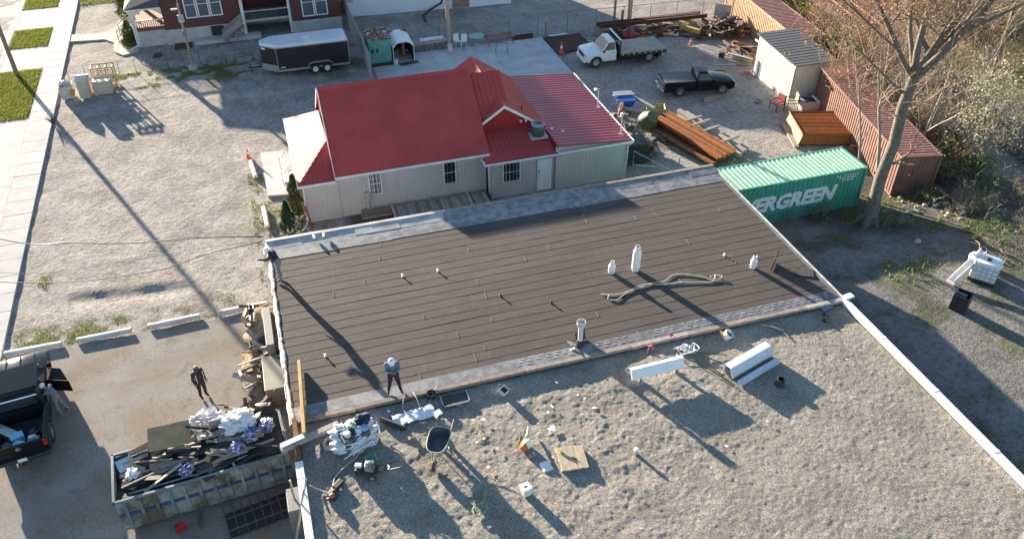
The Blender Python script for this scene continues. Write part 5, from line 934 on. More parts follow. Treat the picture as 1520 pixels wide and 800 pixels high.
# ================================================================ DUMPSTER and rubbish
dm = thing('dumpster', 'rusty blue grey roll off dumpster full of roofing debris', 'dumpster', (-4.9, 22.95, 0.03), R(4.5))
DUMP = pm('dumpster_paint', (.11, .095, .06), (.26, .28, .27), 1.4, .8, bp=.4, lo=.4, hi=.58); DUMPB = pm('dumpster_blue', (.03, .05, .16), (.05, .07, .15), 3, .6); DRIM = pm('dumpster_rim', (.15, .23, .27), (.13, .14, .135), 3, .75)
L, Wd, H0 = 6.1, 2.3, 1.72; x0, x1, ya, yb = -L / 2, L / 2, -Wd / 2, Wd / 2
def hollow(t): 
    mb = MB()
    return mb
for nm, c, d in (('side_wall', (0, ya + .03, .95), (L, .06, 1.5)), ('side_wall', (0, yb - .03, .95), (L, .06, 1.5)), ('end_wall', (x0 + .03, 0, .95), (.06, Wd - .13, 1.5)), ('tailgate', (x1 - .03, 0, .95), (.06, Wd - .13, 1.5)), ('floor', (0, 0, .2), (L, Wd, .08))): MB().box(c, d).build(nm, DUMP, dm, bevel=.006)
for y in (ya, yb): MB().box((0, y, H0), (L + .1, .1, .1)).build('top_rail', DRIM, dm, bevel=.015)
for x in (x0, x1): MB().box((x, 0, H0), (.1, Wd + .1, .1)).build('top_rail', DRIM, dm, bevel=.015)
for i in range(12):
    for s in (-1, 1): MB().box((x0 + .3 + i * .5, s * (Wd / 2 + .04), 1.0), (.11, .08, 1.32)).build('rib', DUMP if i % 3 else DRIM, dm, bevel=.01)
for s in (-1, 1): MB().box((0, s * (Wd / 2 + .02), .98), (L, .035, .14)).build('blue_stripe', DUMPB, dm)
for x in (-2.6, 2.6):
    for s in (-1, 1): MB().tube([(x, s * .8 - .1, .12), (x, s * .8 + .1, .12)], .12, 12).build('roller', DKM, dm)
cd, sd_ = math.cos(R(4.5)), math.sin(R(4.5))
def dp(x, y, z): return (-4.9 + cd * x - sd_ * y, 22.95 + sd_ * x + cd * y, z + .03)
TARP = pm('black_felt', (.016, .016, .018), (.03, .03, .032), 4, .75, bp=.4, bs=6)
X, Y = np.meshgrid(np.linspace(-2.95, 2.95, 60), np.linspace(-1.08, 1.08, 26)); Z = 1.5 + .24 * vnoise(X, Y * 2, .7, 4) + .16 * vnoise(X * .6, Y * 5, .5, 7) + .35 * ss(-.5, 2.2, X) + .25 * ss(-.2, .9, Y)
mb = MB(); mb.grid(X, Y, Z); deb = mb.build('debris_heap', TARP, None, fix=False, loc=dp(0, 0, 0), rz=R(4.5)); tag(deb, 'black torn roofing felt heaped in the dumpster', 'debris', kind='stuff')
def hz(x, y): return float(1.5 + .35 * ss(-.5, 2.2, x) + .25 * ss(-.2, .9, y)) + .12
cols = [TARP, OLDW, OLDW, TARP, TIMB, TARP, GREYW]
for i in range(70):
    x = RND.uniform(-2.6, 2.8); y = RND.uniform(-.95, .95); Ln = RND.uniform(.6, 2.0); m = cols[i % 7]; w = RND.uniform(.06, .22)
    o = MB().box((0, 0, 0), (Ln, w, RND.choice((.02, .04, .05)))).build('board', m, None, loc=dp(min(max(x, -2.8 + Ln / 2), 2.8 - Ln / 2), y, hz(x, y) + RND.uniform(-.02, .2))); o.rotation_euler = (jit(.35), jit(.2), R(4.5) + jit(.5))
    tag(o, {TARP: 'black felt strip lying in the dumpster', GREYW: 'grey weathered board lying in the dumpster', OLDW: 'brown weathered board lying in the dumpster', TIMB: 'pale board lying in the dumpster'}[m], 'board', {TARP: 'felt strips in the dumpster', GREYW: 'grey boards in the dumpster', OLDW: 'brown boards in the dumpster', TIMB: 'pale boards in the dumpster'}[m])
CARD = pm('cardboard', (.40, .28, .15), (.32, .21, .11), 2, .9, bp=.2)
def put(name, label, cat, mbb, m, p, rot=(0, 0, 0), smooth=False, bevel=0):
    o = mbb.build(name, m, None, smooth=smooth, loc=p, bevel=bevel); o.rotation_euler = rot; return tag(o, label, cat)
put('cardboard_sheet', 'large flattened cardboard sheet leaning on the dumpster rim', 'cardboard', sheet(1.5, .95, 10, .05, 31), CARD, dp(-.95, .95, 2.12), (.35, .02, .02))
put('blue_board', 'pale blue foam board in the left end of the dumpster', 'board', MB().box((0, 0, 0), (.6, .5, .04)), BLUEP if 0 else pm('pale_blue_foam', (.40, .58, .66), None, 3, .7), dp(-2.6, .55, 1.72), (.35, .1, .4))
put('cardboard_box', 'torn brown carton at the left end of the dumpster', 'carton', MB().box((0, 0, 0), (.45, .9, .28)), CARD, dp(-2.35, -.15, 1.62), (.2, .2, -.5), bevel=.02); put('plastic_film', 'clear plastic film over the brown carton', 'film', lump(.45, .5, .2, seed=70, rough=.4), CLOTH, dp(-2.4, -.1, 1.7), (0, 0, .3), .5)
put('debris_bag', 'white bulging rubbish bag at the right end of the dumpster', 'bag', lump(1.5, 1.2, .85, seed=72, rough=.22, freq=.16), CLOTH, dp(1.55, .75, 1.75), (.15, 0, .2), .6); put('debris_bag', 'open white bag spilling rubbish behind the dumpster', 'bag', lump(1.3, 1.0, .7, seed=74, rough=.35, freq=.14), CLOTH, dp(.35, 1.75, 1.2), (-.3, 0, 0), .5)
PURPB = pm('blue_white_plastic', (.06, .09, .30), (.5, .53, .58), 5, .4, lo=.45, hi=.55)
for i, (x, y, s, lb) in enumerate(((1.95, -.05, .7, 'blue and white plastic wrapper below the white bag'), (-.55, -.55, .6, 'blue and white wrapper in the middle of the dumpster'), (2.5, .1, .6, 'blue and white wrapper at the right end of the dumpster'), (1.35, -.45, .55, 'crumpled blue wrapper near the front rim'), (1.9, .4, .6, 'white wrapper hanging from the big bag'))): put('plastic_wrapper', lb, 'wrapper', lump(s, s * .8, s * .45, seed=80 + i, rough=.45, freq=.12), PURPB if i != 4 else CLOTH, dp(x, y, hz(x, y) + .03), (0, 0, jit(2)), True)
put('plastic_film', 'white film scrap in the middle of the dumpster', 'film', lump(.6, .3, .14, seed=90, rough=.4), CLOTH, dp(-.5, -.3, 1.62), (0, 0, .4), .4); put('wood_slab', 'upright grey plank bundle beside the white bag', 'plank', MB().box((0, 0, 0), (.5, .07, .8)), GREYW, dp(.75, .75, 2.0), (-.5, 0, .1)); put('lumber_board', 'pale stick leaning over the dumpster rim', 'board', MB().box((0, 0, 0), (.09, 1.1, .05)), TIMB, dp(1.05, -.85, 1.75), (.1, 0, .3)); put('lumber_board', 'long pale stick crossing the felt at an angle', 'board', MB().box((0, 0, 0), (1.3, .09, .05)), TIMB, dp(.75, -.45, 1.82), (0, .08, -.45)); put('plywood_piece', 'yellow plywood piece on the felt', 'board', MB().box((0, 0, 0), (.22, .7, .03)), YELW, dp(.35, -.2, 1.8), (.1, 0, -.5)); put('lumber_board', 'pinkish stick leaning behind the cardboard', 'board', MB().box((0, 0, 0), (.08, .07, 1.1)), TIMB, dp(.25, .8, 2.0), (-.5, 0, 0))
cord('white_strip', 'long pale strip along the front dumpster rim', 'strip', [dp(-2.6, -.75, 1.55), dp(-1, -.8, 1.62), dp(.5, -.85, 1.68), dp(1.6, -.7, 1.75)], .035, ALU)
# debris beside the wall
GRSD = pm('debris_tan', (.30, .23, .13), (.18, .13, .08), 5, .9, bp=.5)
tag(lump(1.9, 3.2, .55, seed=101, rough=.35).build('debris_mound', GRSD, loc=(-2.3, 31.3, .0), rz=.35), 'brown rubble mound against the left wall', 'rubble')
tag(lump(1.0, 2.6, .35, seed=103, rough=.35).build('debris_mound', GRSD, loc=(-2.85, 28.4, .0), rz=.1), 'low rubble mound beside the two white buckets', 'rubble'); tag(lump(2.3, 1.6, .5, seed=105, rough=.35).build('debris_mound', GRSD, loc=(-3.9, 25.6, .0), rz=.1), 'rubble mound behind the dumpster', 'rubble')
for i in range(62):
    k = i % 3; cx, cy = ((-2.3, 31.4), (-2.8, 28.6), (-3.4, 25.8))[k]; m = [OLDW, GREYW, MATS['rotten_timber'], BLKR][RND.randrange(4)]; Ln = RND.uniform(.35, 1.5)
    o = MB().box((0, 0, 0), (Ln, RND.uniform(.06, .25), RND.uniform(.03, .08))).build('broken_board', m, None, loc=(cx + jit(.65 if k < 2 else 1.0), cy + jit(1.3 if k < 2 else .6), RND.uniform(.25, .75))); o.rotation_euler = (jit(.7), jit(.6), jit(1.6))
    lbs = {'weathered_board': 'brown broken board in the rubble by the wall', 'grey_board': 'grey broken board in the rubble by the wall', 'rotten_timber': 'dark rotten board in the rubble by the wall', 'black_rubber': 'black felt scrap in the rubble by the wall'}
    tag(o, lbs[m.name], 'board', m.name.replace('_', ' ') + ' pieces in the rubble')
bucket((-3.25, 28.0, .05), 'upper white bucket on the asphalt by the rubble', .17, .36, tilt=(.15, 0)); bucket((-3.15, 27.5, .05), 'lower white bucket with dark contents by the rubble', .18, .38)
DUCT = pm('duct_grey', (.20, .20, .20), (.15, .15, .15), 2, .6)
o = thing('steel_duct', 'tall dark grey steel duct lying along the wall', 'duct', (-1.9, 29.9, 0)); MB().b2(-.25, .1, -1.3, 1.3, .3, 1.5).build('face', DUCT, o, bevel=.02); MB().b2(.12, .45, -1.3, 1.3, .3, 1.3).build('inner_face', BLKR, o); MB().b2(-.3, .5, -1.2, -1.0, 0, .3).b2(-.3, .5, 1.0, 1.2, 0, .3).build('foot', DUCT, o)
o = thing('steel_cabinet', 'large flat grey steel cabinet beside the wall', 'cabinet', (-1.95, 27.35, 0), .0); MB().b2(-.5, .5, -1.05, 1.05, .05, 1.05).build('casing', pm('cabinet_olive', (.21, .205, .17), (.17, .165, .14), 1.5, .5), o, bevel=.02); MB().b2(-.52, -.48, -1.0, .0, .1, 1.0).build('door', DUCT, o); MB().tube(curve([(.0, 1.0, 1.07), (.2, .8, 1.1), (.45, .7, 1.07)]), .02, 6).build('cable', BLKR, o)
# steel rack and things at the bottom left
STEEL = pm('dark_steel', (.06, .055, .05), (.10, .08, .06), 4, .6); rk = thing('steel_rack', 'dark steel bar rack on the ground below the dumpster', 'rack', (-3.05, 20.9, .03), R(9))
for i in range(9): MB().tube([(-1.3 + i * .32, -.55, .5), (-1.3 + i * .32, .6, .5)], .022, 6).tube([(-1.3 + i * .32, -.55, .5), (-1.3 + i * .32, -.55, 0)], .022, 6).build('bar', STEEL, rk)
for y in (-.55, 0, .6): MB().tube([(-1.35, y, .5), (1.35, y, .5)], .025, 6).build('rail', STEEL, rk)
MB().b2(-1.3, 1.3, -.5, .55, .02, .12).build('tray', BLKR, rk)
o = thing('electrical_cabinet', 'grey electrical cabinet on the left wall below the beam', 'cabinet', (-1.75, 19.5, 0)); MB().b2(-.25, .25, -.5, .5, .9, 2.2).build('casing', DUCT, o, bevel=.02); MB().b2(-.27, -.245, -.42, .42, 1.0, 2.1).build('door', pm('grey_box', (.42, .42, .41), None, 4, .5), o); MB().tube([(0, 0, 2.2), (0, 0, 3.2)], .04, 8).tube([(0, .2, .9), (0, .2, 0)], .04, 8).build('conduit', GALV, o)
put('gas_can', 'red fuel can on the ground at the bottom edge', 'fuel can', MB().box((0, 0, .15), (.32, .22, .3)).tube([(.08, 0, .3), (.2, 0, .42)], .025, 6), TAIL, (-6.0, 21.15, .03), (0, 0, .4), bevel=.03)
put('coil_spring', 'dark coiled cable beside the red fuel can', 'cable', MB().tube([(.08 * math.cos(k * .6), k * .012 - .4, .1 + .08 * math.sin(k * .6)) for k in range(66)], .014, 5), STEEL, (-5.3, 21.3, .03), (0, 0, .1))
# ================================================================ YARD, LOT AND STREET THINGS
RUST = pm('rust', (.20, .065, .022), (.30, .115, .04), 4, .9, bp=.3, bs=20, rnd=.2); DRUST = pm('dark_rust', (.07, .03, .018), (.12, .05, .028), 4, .9, bp=.3, rnd=.25); ORUST = pm('orange_rust', (.34, .12, .03), (.26, .085, .025), 3, .85, bp=.2, rnd=.15)
WPOST = pm('pole_wood', (.30, .24, .18), (.22, .18, .135), 3, .9, bp=.3)
# parking stops
def stop(x0, y0, x1, y1, label):
    v = Vector((x1 - x0, y1 - y0, 0)); L = v.length; a = math.atan2(v.y, v.x); o = MB().prism([(-.13, 0), (.13, 0), (.11, .16), (.07, .2), (-.07, .2), (-.11, .16)], -L / 2, L / 2, 'x').build('parking_stop', pm('painted_stop', (.66, .64, .60), (.52, .50, .46), 2.5, .85, bp=.3, rnd=.08), loc=((x0 + x1) / 2, (y0 + y1) / 2, .02), rz=a, bevel=.015)
    tag(o, label, 'parking stop', 'concrete parking stops')
stop(-13.6, 33.2, -11.2, 33.2, 'white concrete parking stop nearest the pavement'); stop(-10.57, 33.2, -8.2, 33.23, 'second white parking stop from the pavement'); stop(-7.46, 33.24, -5.11, 33.32, 'third white parking stop from the pavement'); stop(-4.34, 33.28, -1.97, 33.3, 'white parking stop touching the rubble by the wall')
stop(-1.9, 47.6, -1.72, 45.65, 'grey parking stop by the entrance slab'); stop(-1.52, 42.1, -1.45, 40.0, 'grey parking stop near the evergreen shrubs')
# poles
def pole(loc, h, r, label, nm='utility_pole', m=WPOST):
    o = thing(nm, label, 'pole', loc); MB().tube([(0, 0, -.2), (0, 0, h)], [r, r * .72], 12).build('shaft', m, o, smooth=.6); return o
o = pole((-17.56, 65.87, .04), 11, .16, 'tall brown street pole standing in the left grass', 'street_pole', pm('weathered_pole', (.22, .17, .13), (.16, .125, .1), 3, .9)); MB().b2(-.9, .9, -.06, .06, 10.2, 10.34).build('cross_arm', WPOST, o)
o = pole((-5.15, 63.33, 0), 4.9, .11, 'slim wooden pole with meter boxes in front of the brick house'); MB().b2(-.2, .2, -.2, -.09, 3.6, 4.15).build('meter_box', MATS['grey_box'], o, bevel=.02); MB().b2(-.14, .14, -.2, -.1, 2.6, 3.0).build('switch_box', DUCT, o); MB().b2(-.55, -.1, -.06, .06, 4.5, 4.6).build('lamp_arm', PLW, o); MB().tube([(0, 0, 4.9), (.0, 0, 5.6)], .03, 6).build('mast', GALV, o); MB().lathe([(.35, -.05), (.32, .25), (.1, .27)], n=10).build('base', CURB, o)
o = pole((14.07, 61.0, 0), 11, .16, 'tall wooden power pole behind the concrete pad', 'power_pole', pm('tan_pole', (.42, .33, .24), (.34, .27, .2), 3, .9)); MB().b2(-1.1, 1.1, -.06, .06, 10.3, 10.45).build('cross_arm', WPOST, o)
bucket((14.05, 60.65, .05), 'white bucket at the foot of the power pole', .2, .5)
for i, (x, y, h, lb) in enumerate(((28.4, 61.83, 3.2, 'left of the two bare wooden posts behind the flatbed'), (29.52, 61.48, 3.6, 'right of the two bare wooden posts behind the flatbed'), (29.0, 61.6, 1.3, 'short wooden post between the two tall ones'))):
    o = thing('wooden_post', lb, 'post', (x, y, 0)); MB().box((0, 0, h / 2), (.16, .16, h)).build('post', WPOST, o, bevel=.015); MB().box((0, -.2, .12), (.5, .5, .2)).build('block', TIMB, o)
    if i == 1: MB().box((.25, .1, h / 2), (.1, .1, h)).build('post', WPOST, o, bevel=.015)
for i, (pts, lb) in enumerate((([(-1.5, 33.6, 3.75), (-4.1, 33.6, 4.25), (-7.0, 34.0, 4.3), (-9.8, 34.7, 4.45), (-12.7, 35.9, 4.45), (-22, 40.5, 6.5)], 'thick black overhead wire sagging across the gravel lot'), ([(-1.6, 33.3, 3.7), (-4.0, 32.6, 4.0), (-6.5, 31.8, 4.15), (-12.3, 32.8, 4.25), (-22, 36, 6)], 'lower black overhead wire towards the pavement'), ([(-1.6, 33.5, 3.6), (-4.5, 33.6, 3.7), (-8, 33.3, 3.9), (-12.5, 33.6, 4.2), (-22, 36.5, 6)], 'thin overhead wire between the two thicker ones'))): cord('overhead_wire', lb, 'wire', pts, (.022, .02, .009)[i], DKM, 8, 5)

# chain-link and slat fences
def chain(label, pts, h, post=2.6, mesh=.16):
    o = thing('chain_link_fence', label, 'fence', (0, 0, 0)); wm = MB(); pm0 = None
    for (x0, y0), (x1, y1) in zip(pts[:-1], pts[1:]):
        L = math.hypot(x1 - x0, y1 - y0); n = max(1, round(L / post))
        for i in range(n + (1 if (x1, y1) == pts[-1] else 0)):
            t = i / n; MB().tube([(x0 + (x1 - x0) * t, y0 + (y1 - y0) * t, -.1), (x0 + (x1 - x0) * t, y0 + (y1 - y0) * t, h + .05)], .03, 6).build('post', GALV2, o)
        MB().tube([(x0, y0, h), (x1, y1, h)], .024, 6).build('top_rail', GALV2, o); k = int(L / mesh); ux, uy = (x1 - x0) / L, (y1 - y0) / L
        for i in range(-int(h / mesh), k):
            for s in (1, -1):
                a = i * mesh; b = a + h; a0, z0 = (a, 0) if a >= 0 else (0, -a); b0, z1 = (b, h) if b <= L else (L, h - (b - L))
                if z1 <= z0: continue
                A, B = (a0, z0), (b0, z1)
                if s < 0: A, B = (L - a0, z0), (L - b0, z1)
                wm.tube([(x0 + ux * A[0], y0 + uy * A[0], A[1]), (x0 + ux * B[0], y0 + uy * B[0], B[1])], .0035, 3, cap=False)
    w = wm.build('wire_mesh', GALV2, o, fix=False); w['kind'] = 'stuff'; return o
GALV2 = pm('dull_galvanised', (.22, .225, .23), (.16, .165, .17), 5, .5, .3)
chain('long chain link fence along the back of the yard', [(10.9, 62.6), (19.2, 61.9), (26.5, 61.2), (38.3, 60.6)], 1.8)
sf = thing('slat_fence', 'grey slatted fence beside the teal shed', 'fence', (0, 0, 0))
for i in range(6): MB().tube([(7.35, 57.2 + i * 2.6, 0), (7.33, 57.2 + i * 2.6, 1.95)], .035, 6).build('post', GALV, sf)
for z in (.15, 1.0, 1.85): MB().tube([(7.36, 57.1, z), (7.33, 70.3, z)], .022, 6).build('rail', GALV, sf)
sl_m = None
for i in range(118):
    y = 57.15 + i * .111
    if sl_m is None: sl_m = MB().b2(-.006, .006, -.042, .042, .08, 1.85).build('slat', pm('grey_slat', (.36, .37, .38), (.28, .29, .30), 3, .6, rnd=.12), sf, loc=(7.3, y, 0))
    else: inst(sl_m.data, 'slat', sf, (7.3, y, jit(.02)), (0, 0, jit(.12)))
wf = thing('wire_fence', 'low wire fence with thin posts below the brick house', 'fence', (0, 0, 0))
for i in range(9): MB().tube([(-13.8 + i * 1.15, 63.9 + jit(.1), 0), (-13.8 + i * 1.15, 63.9 + jit(.1), 1.05)], .02, 5).build('post', DRUST, wf)
for z in (.95, .5): MB().tube([(-13.8, 63.9, z), (-4.6, 63.9, z)], .008, 4).build('wire', GALV2, wf)
for k, (x, lb) in enumerate(((-3.4, 'left black metal hoop frame in the grass strip'), (-1.4, 'right black metal hoop frame near the trailer'))):
    o = thing('plant_hoop', lb, 'frame', (x, 63.3, 0)); MB().tube([(-.7, 0, 0), (-.7, 0, .5), (.7, 0, .5), (.7, 0, 0)], .025, 5).build('front_hoop', DKM, o); MB().tube([(-.7, .5, 0), (-.7, .5, .5), (.7, .5, .5), (.7, .5, 0)], .025, 5).build('rear_hoop', DKM, o)
    for xx in (-.7, 0, .7): MB().tube([(xx, 0, .5), (xx, .5, .5)], .02, 5).build('bar', DKM, o)
tag(MB().b2(-.3, .3, -.45, .45, .0, .03).build('utility_cover', DKM, loc=(-7.8, 66.7, -.02), rz=-.15, bevel=.01), 'black square utility cover in the gravel drive', 'cover')
# cartons and pallets by the pavement
o = thing('plastic_bin', 'grey plastic bin of rubbish nearest the pavement', 'bin', (-13.55, 60.9, 0), .1); MB().hexa([(-.4, -.4, 0), (.4, -.4, 0), (.4, .4, 0), (-.4, .4, 0), (-.48, -.48, .95), (.48, -.48, .95), (.48, .48, .95), (-.48, .48, .95)]).build('shell', pm('bin_cream', (.50, .47, .42), (.42, .39, .35), 2, .7), o, bevel=.02); lump(.85, .8, .35, seed=120, rough=.3).build('rubbish', pm('grey_rubbish', (.16, .18, .21), (.4, .4, .4), 4, .7), o, loc=(0, 0, .9)); MB().box((.35, -.45, .5), (.3, .04, .5), ry=.3).build('orange_flap', pm('orange_card', (.55, .26, .06), None, 4, .8), o)
PCARD = pm('pale_cardboard', (.50, .43, .33), (.42, .35, .26), 2, .9)
o = thing('carton', 'tall pale carton with open flaps beside the grey bin', 'carton', (-12.35, 60.75, 0), -.1); MB().b2(-.35, .35, -.5, .5, 0, 1.35).build('box', PCARD, o, bevel=.02); MB().box((0, -.3, 1.42), (.75, .5, .03), rx=.35).box((0, .35, 1.4), (.75, .4, .03), rx=-.3).build('flap', pm('white_card', (.62, .58, .5), None, 3, .8), o); MB().box((.1, -.52, .75), (.3, .02, .4)).build('flap', PCARD, o)
o = thing('carton', 'wide pale carton in front of the pallet', 'carton', (-11.2, 61.0, 0), -.05); MB().b2(-.6, .6, -.4, .4, 0, .95).build('box', PCARD, o, bevel=.03); MB().box((0, 0, .97), (1.22, .82, .03)).build('lid', pm('white_card', (.62, .58, .5), None, 3, .8), o)
o = thing('wooden_pallet', 'pale pallet frame standing on end behind the cartons', 'pallet', (-11.1, 62.0, 0), -.05)
for z in (.1, .55, 1.0, 1.5): MB().b2(-.75, .75, -.45, -.4, z, z + .1).b2(-.75, .75, .4, .45, z, z + .1).build('slat', TIMB, o)
for x in (-.72, -.25, .25, .72): MB().b2(x - .05, x + .05, -.4, .4, 1.45, 1.55).build('deck_board', TIMB, o); MB().b2(x - .04, x + .04, -.39, -.31, 0, 1.5).b2(x - .04, x + .04, .31, .39, 0, 1.5).build('upright', TIMB, o)
def cone(x, y, s, label, lean=0):
    o = thing('traffic_cone', label, 'cone', (x, y, .03 if s > .5 else .0), jit(2)); o.rotation_euler.x = lean; h = .75 * s
    MB().b2(-.2 * s, .2 * s, -.2 * s, .2 * s, 0, .04).build('base', BLKR if 0 else pm('cone_orange', (.70, .12, .03), (.6, .1, .03), 5, .5), o, bevel=.01); MB().lathe([(.15 * s, .03), (.09 * s, h * .45)], n=14).build('lower_cone', MATS['cone_orange'], o); MB().lathe([(.091 * s, h * .45), (.066 * s, h * .66)], n=14).build('reflective_band', PLW, o); MB().lathe([(.065 * s, h * .66), (.03 * s, h), (.01, h)], n=14).build('upper_cone', MATS['cone_orange'], o)
cone(22.2, 57.65, 1.25, 'orange traffic cone at the corner of the concrete pad'); cone(32.5, 56.05, .8, 'small orange cone near the yellow timbers'); cone(34.1, 50.1, .8, 'orange cone beside the grey shed', 1.2); cone(-2.0, 48.2, .9, 'orange cone at the grey parking stop by the church slab')
# teal shed, arched shed
ts = thing('equipment_shed', 'weathered teal metal shed with rusty roof', 'shed', (8.43, 60.5, .05)); TEALP = pm('teal_paint', (.12, .36, .29), (.09, .27, .22), 2, .7, bp=.15, lo=.42, hi=.66)
MB().b2(-.82, .82, -1.1, 1.1, .25, 2.05).build('body', TEALP, ts, bevel=.02); MB().b2(-.85, .85, -1.13, 1.13, 0, .26).build('skid_base', BLKR, ts); mb = MB(); mb.prism([(-.88, 2.04), (.88, 2.04), (.88, 2.1), (0, 2.22), (-.88, 2.1)], -1.15, 1.15, 'y'); mb.build('roof', pm('peeling_rusty_roof', (.16, .075, .05), (.55, .5, .46), 4, .9, lo=.56, hi=.62), ts)
MB().b2(-.05, .05, -1.16, 1.16, 2.2, 2.25).build('ridge_strip', DRUST, ts); d_ = MB().b2(-.4, .74, -1.13, -1.1, .35, 1.98).build('door', TEALP, ts, bevel=.008); MB().b2(-.3, -.15, -1.16, -1.13, 1.1, 1.4).build('latch', DKM, d_); MB().box((-.6, -1.13, 1.2), (.16, .04, .3)).build('vent', DKM, ts)
as_ = thing('storage_shed', 'small dark shed with curved white roof and open front', 'shed', (10.2, 60.8, .05))
MB().b2(-.8, -.74, -1.2, 1.2, 0, 1.3).b2(.74, .8, -1.2, 1.2, 0, 1.3).b2(-.74, .74, 1.14, 1.2, 0, 1.6).build('wall', pm('dark_shed_wall', (.05, .05, .055), None, 3, .7), as_); mb = MB(); N = 8; pr_ = [(-.84 + 1.68 * i / N, 1.28 + .36 * math.sin(math.pi * i / N) ** .7) for i in range(N + 1)]; mb.prism(pr_ + [(x * .96, z - .05) for x, z in pr_[::-1]], -1.25, 1.25, 'y'); mb.build('roof', PLW, as_, smooth=.5)
MB().tube([(-.8, -1.22, 0), (-.78, -1.22, 1.2), (-.45, -1.22, 1.55), (.45, -1.22, 1.55), (.78, -1.22, 1.2), (.8, -1.22, 0)], .035, 6).build('front_frame', PLW, as_)
put('fuel_drum', 'rusty drum inside the open arched shed', 'drum', MB().lathe([(.25, 0), (.26, .02), (.25, .3), (.26, .31), (.25, .6), (.26, .62), (.2, .63)], n=14), RUST, (10.1, 61.2, .05)); put('gas_cylinder', 'pale gas cylinder inside the open arched shed', 'gas cylinder', MB().lathe([(.12, 0), (.12, .9), (.06, 1.05), (.04, 1.15)], n=12), TIMB, (10.45, 61.0, .05)); put('sack', 'brown sack inside the open arched shed', 'sack', lump(.5, .5, .45, seed=131), OLDW, (9.8, 60.9, .05)); bucket((9.5, 59.3, .06), 'white bucket in front of the arched shed', .17, .4)
put('rubber_mat', 'dark rubber mat in front of the arched shed', 'mat', MB().box((0, 0, .02), (1.5, .5, .03)), STEEL, (10.5, 59.25, .055), (0, 0, .15))
o = thing('work_bench', 'long low timber bench behind the concrete pad', 'bench', (12.6, 61.7, 0), -.02)
for i in range(4): MB().b2(-1.6, 1.6, -.4 + i * .2, -.22 + i * .2, .55, .6).build('plank', GREYW, o)
for x in (-1.4, -.4, .5, 1.4): MB().tube([(x, -.35, .55), (x, -.35, 0)], .03, 5).tube([(x, .35, .55), (x, .35, 0)], .03, 5).build('leg', DRUST, o)
put('metal_trough', 'long white trough lying on the timber bench', 'trough', MB().box((0, 0, .06), (1.9, .3, .1)).box((0, .14, .12), (1.9, .03, .1)), PLW, (12.9, 61.9, .6), (0, 0, .03))
for i, (x, y, a, lb) in enumerate(((14.85, 61.5, .2, 'left white plastic chair by the power pole'), (15.35, 61.3, -.3, 'right white plastic chair by the power pole'))):
    o = thing('plastic_chair', lb, 'chair', (x, y, .0), a); MB().b2(-.23, .23, -.22, .22, .42, .46).build('seat', PLW, o); MB().box((0, .24, .68), (.46, .04, .46), rx=-.15).build('backrest', PLW, o)
    for sx in (-.2, .2):
        for sy in (-.2, .22): MB().tube([(sx, sy, .43), (sx * 1.15, sy * 1.15, 0)], .02, 5).build('leg', PLW, o)
o = thing('round_table', 'round pale green table behind the pad', 'table', (16.4, 61.4, 0)); MB().lathe([(.02, .66), (.6, .66), (.62, .69), (.6, .72), (.02, .72)], n=24).build('table_top', pm('pale_green', (.27, .48, .38), None, 3, .5), o); MB().tube([(0, 0, 0), (0, 0, .66)], .04, 8).build('stem', GALV, o); MB().lathe([(.25, 0), (.2, .03), (.05, .05)], n=12).build('foot', GALV, o)
o = thing('metal_rack', 'rusty metal rack of bars on the pad edge', 'rack', (18.2, 61.3, 0))
for i in range(9): MB().tube([(-1.0 + i * .25, -.5, .35), (-.8 + i * .25, .5, .5)], .02, 5).build('bar', RUST, o)
for y in (-.5, .5): MB().tube([(-1.1, y, .35), (1.2, y, .45)], .025, 5).build('rail', RUST, o)
for x in (-1, 1): MB().tube([(x, -.9, 0), (x, -.4, .4), (x, .5, .5), (x, .5, 0)], .025, 5).build('leg', RUST, o)
put('timber_stack', 'dark rusty bar stack at the back fence', 'stack', MB().box((0, 0, .12), (1.6, .1, .2)).box((0, .2, .12), (1.7, .1, .2)).box((.1, .1, .3), (1.5, .1, .1)), DRUST, (20.3, 61.3, .0))
for i, (x, y, a, lb) in enumerate(((15.4, 59.9, .2, 'left folding metal trestle on the concrete pad'), (17.75, 58.95, -.2, 'right folding metal trestle on the concrete pad'))):
    o = thing('trestle', lb, 'trestle', (x, y, .055), a); MB().tube([(-.45, 0, .85), (.45, 0, .85)], .035, 6).build('top_bar', GALV2, o)
    for sx in (-.42, .42):
        for sy in (-.3, .3): MB().tube([(sx, 0, .85), (sx * 1.1, sy, 0)], .022, 5).build('leg', GALV2, o)
        MB().tube([(sx * 1.05, -.17, .36), (sx * 1.05, .17, .36)], .015, 5).build('brace', GALV2, o)
o = thing('steel_plate', 'dark rust brown steel plate at the end of the pad', 'plate', (0, 0, 0)); MB().prism([(21.9, 57.5), (25.0, 58.1), (24.95, 60.9), (21.9, 61.0)], .0, .09, 'z').build('sheet', pm('brown_mulch', (.075, .032, .02), (.05, .024, .016), 5, .95, bp=.4), o); MB().b2(22.3, 23.9, 60.75, 60.95, .1, .2).build('edge_strip', GALV, o)
o = thing('marker_post', 'thin post with pale box at the corner of the steel plate', 'post', (22.25, 61.45, 0)); MB().tube([(0, 0, 0), (0, 0, 1.3)], .05, 8).build('post', GALV2, o); MB().b2(-.22, .22, -.1, .1, 1.2, 1.5).build('box', TIMB, o, bevel=.02)
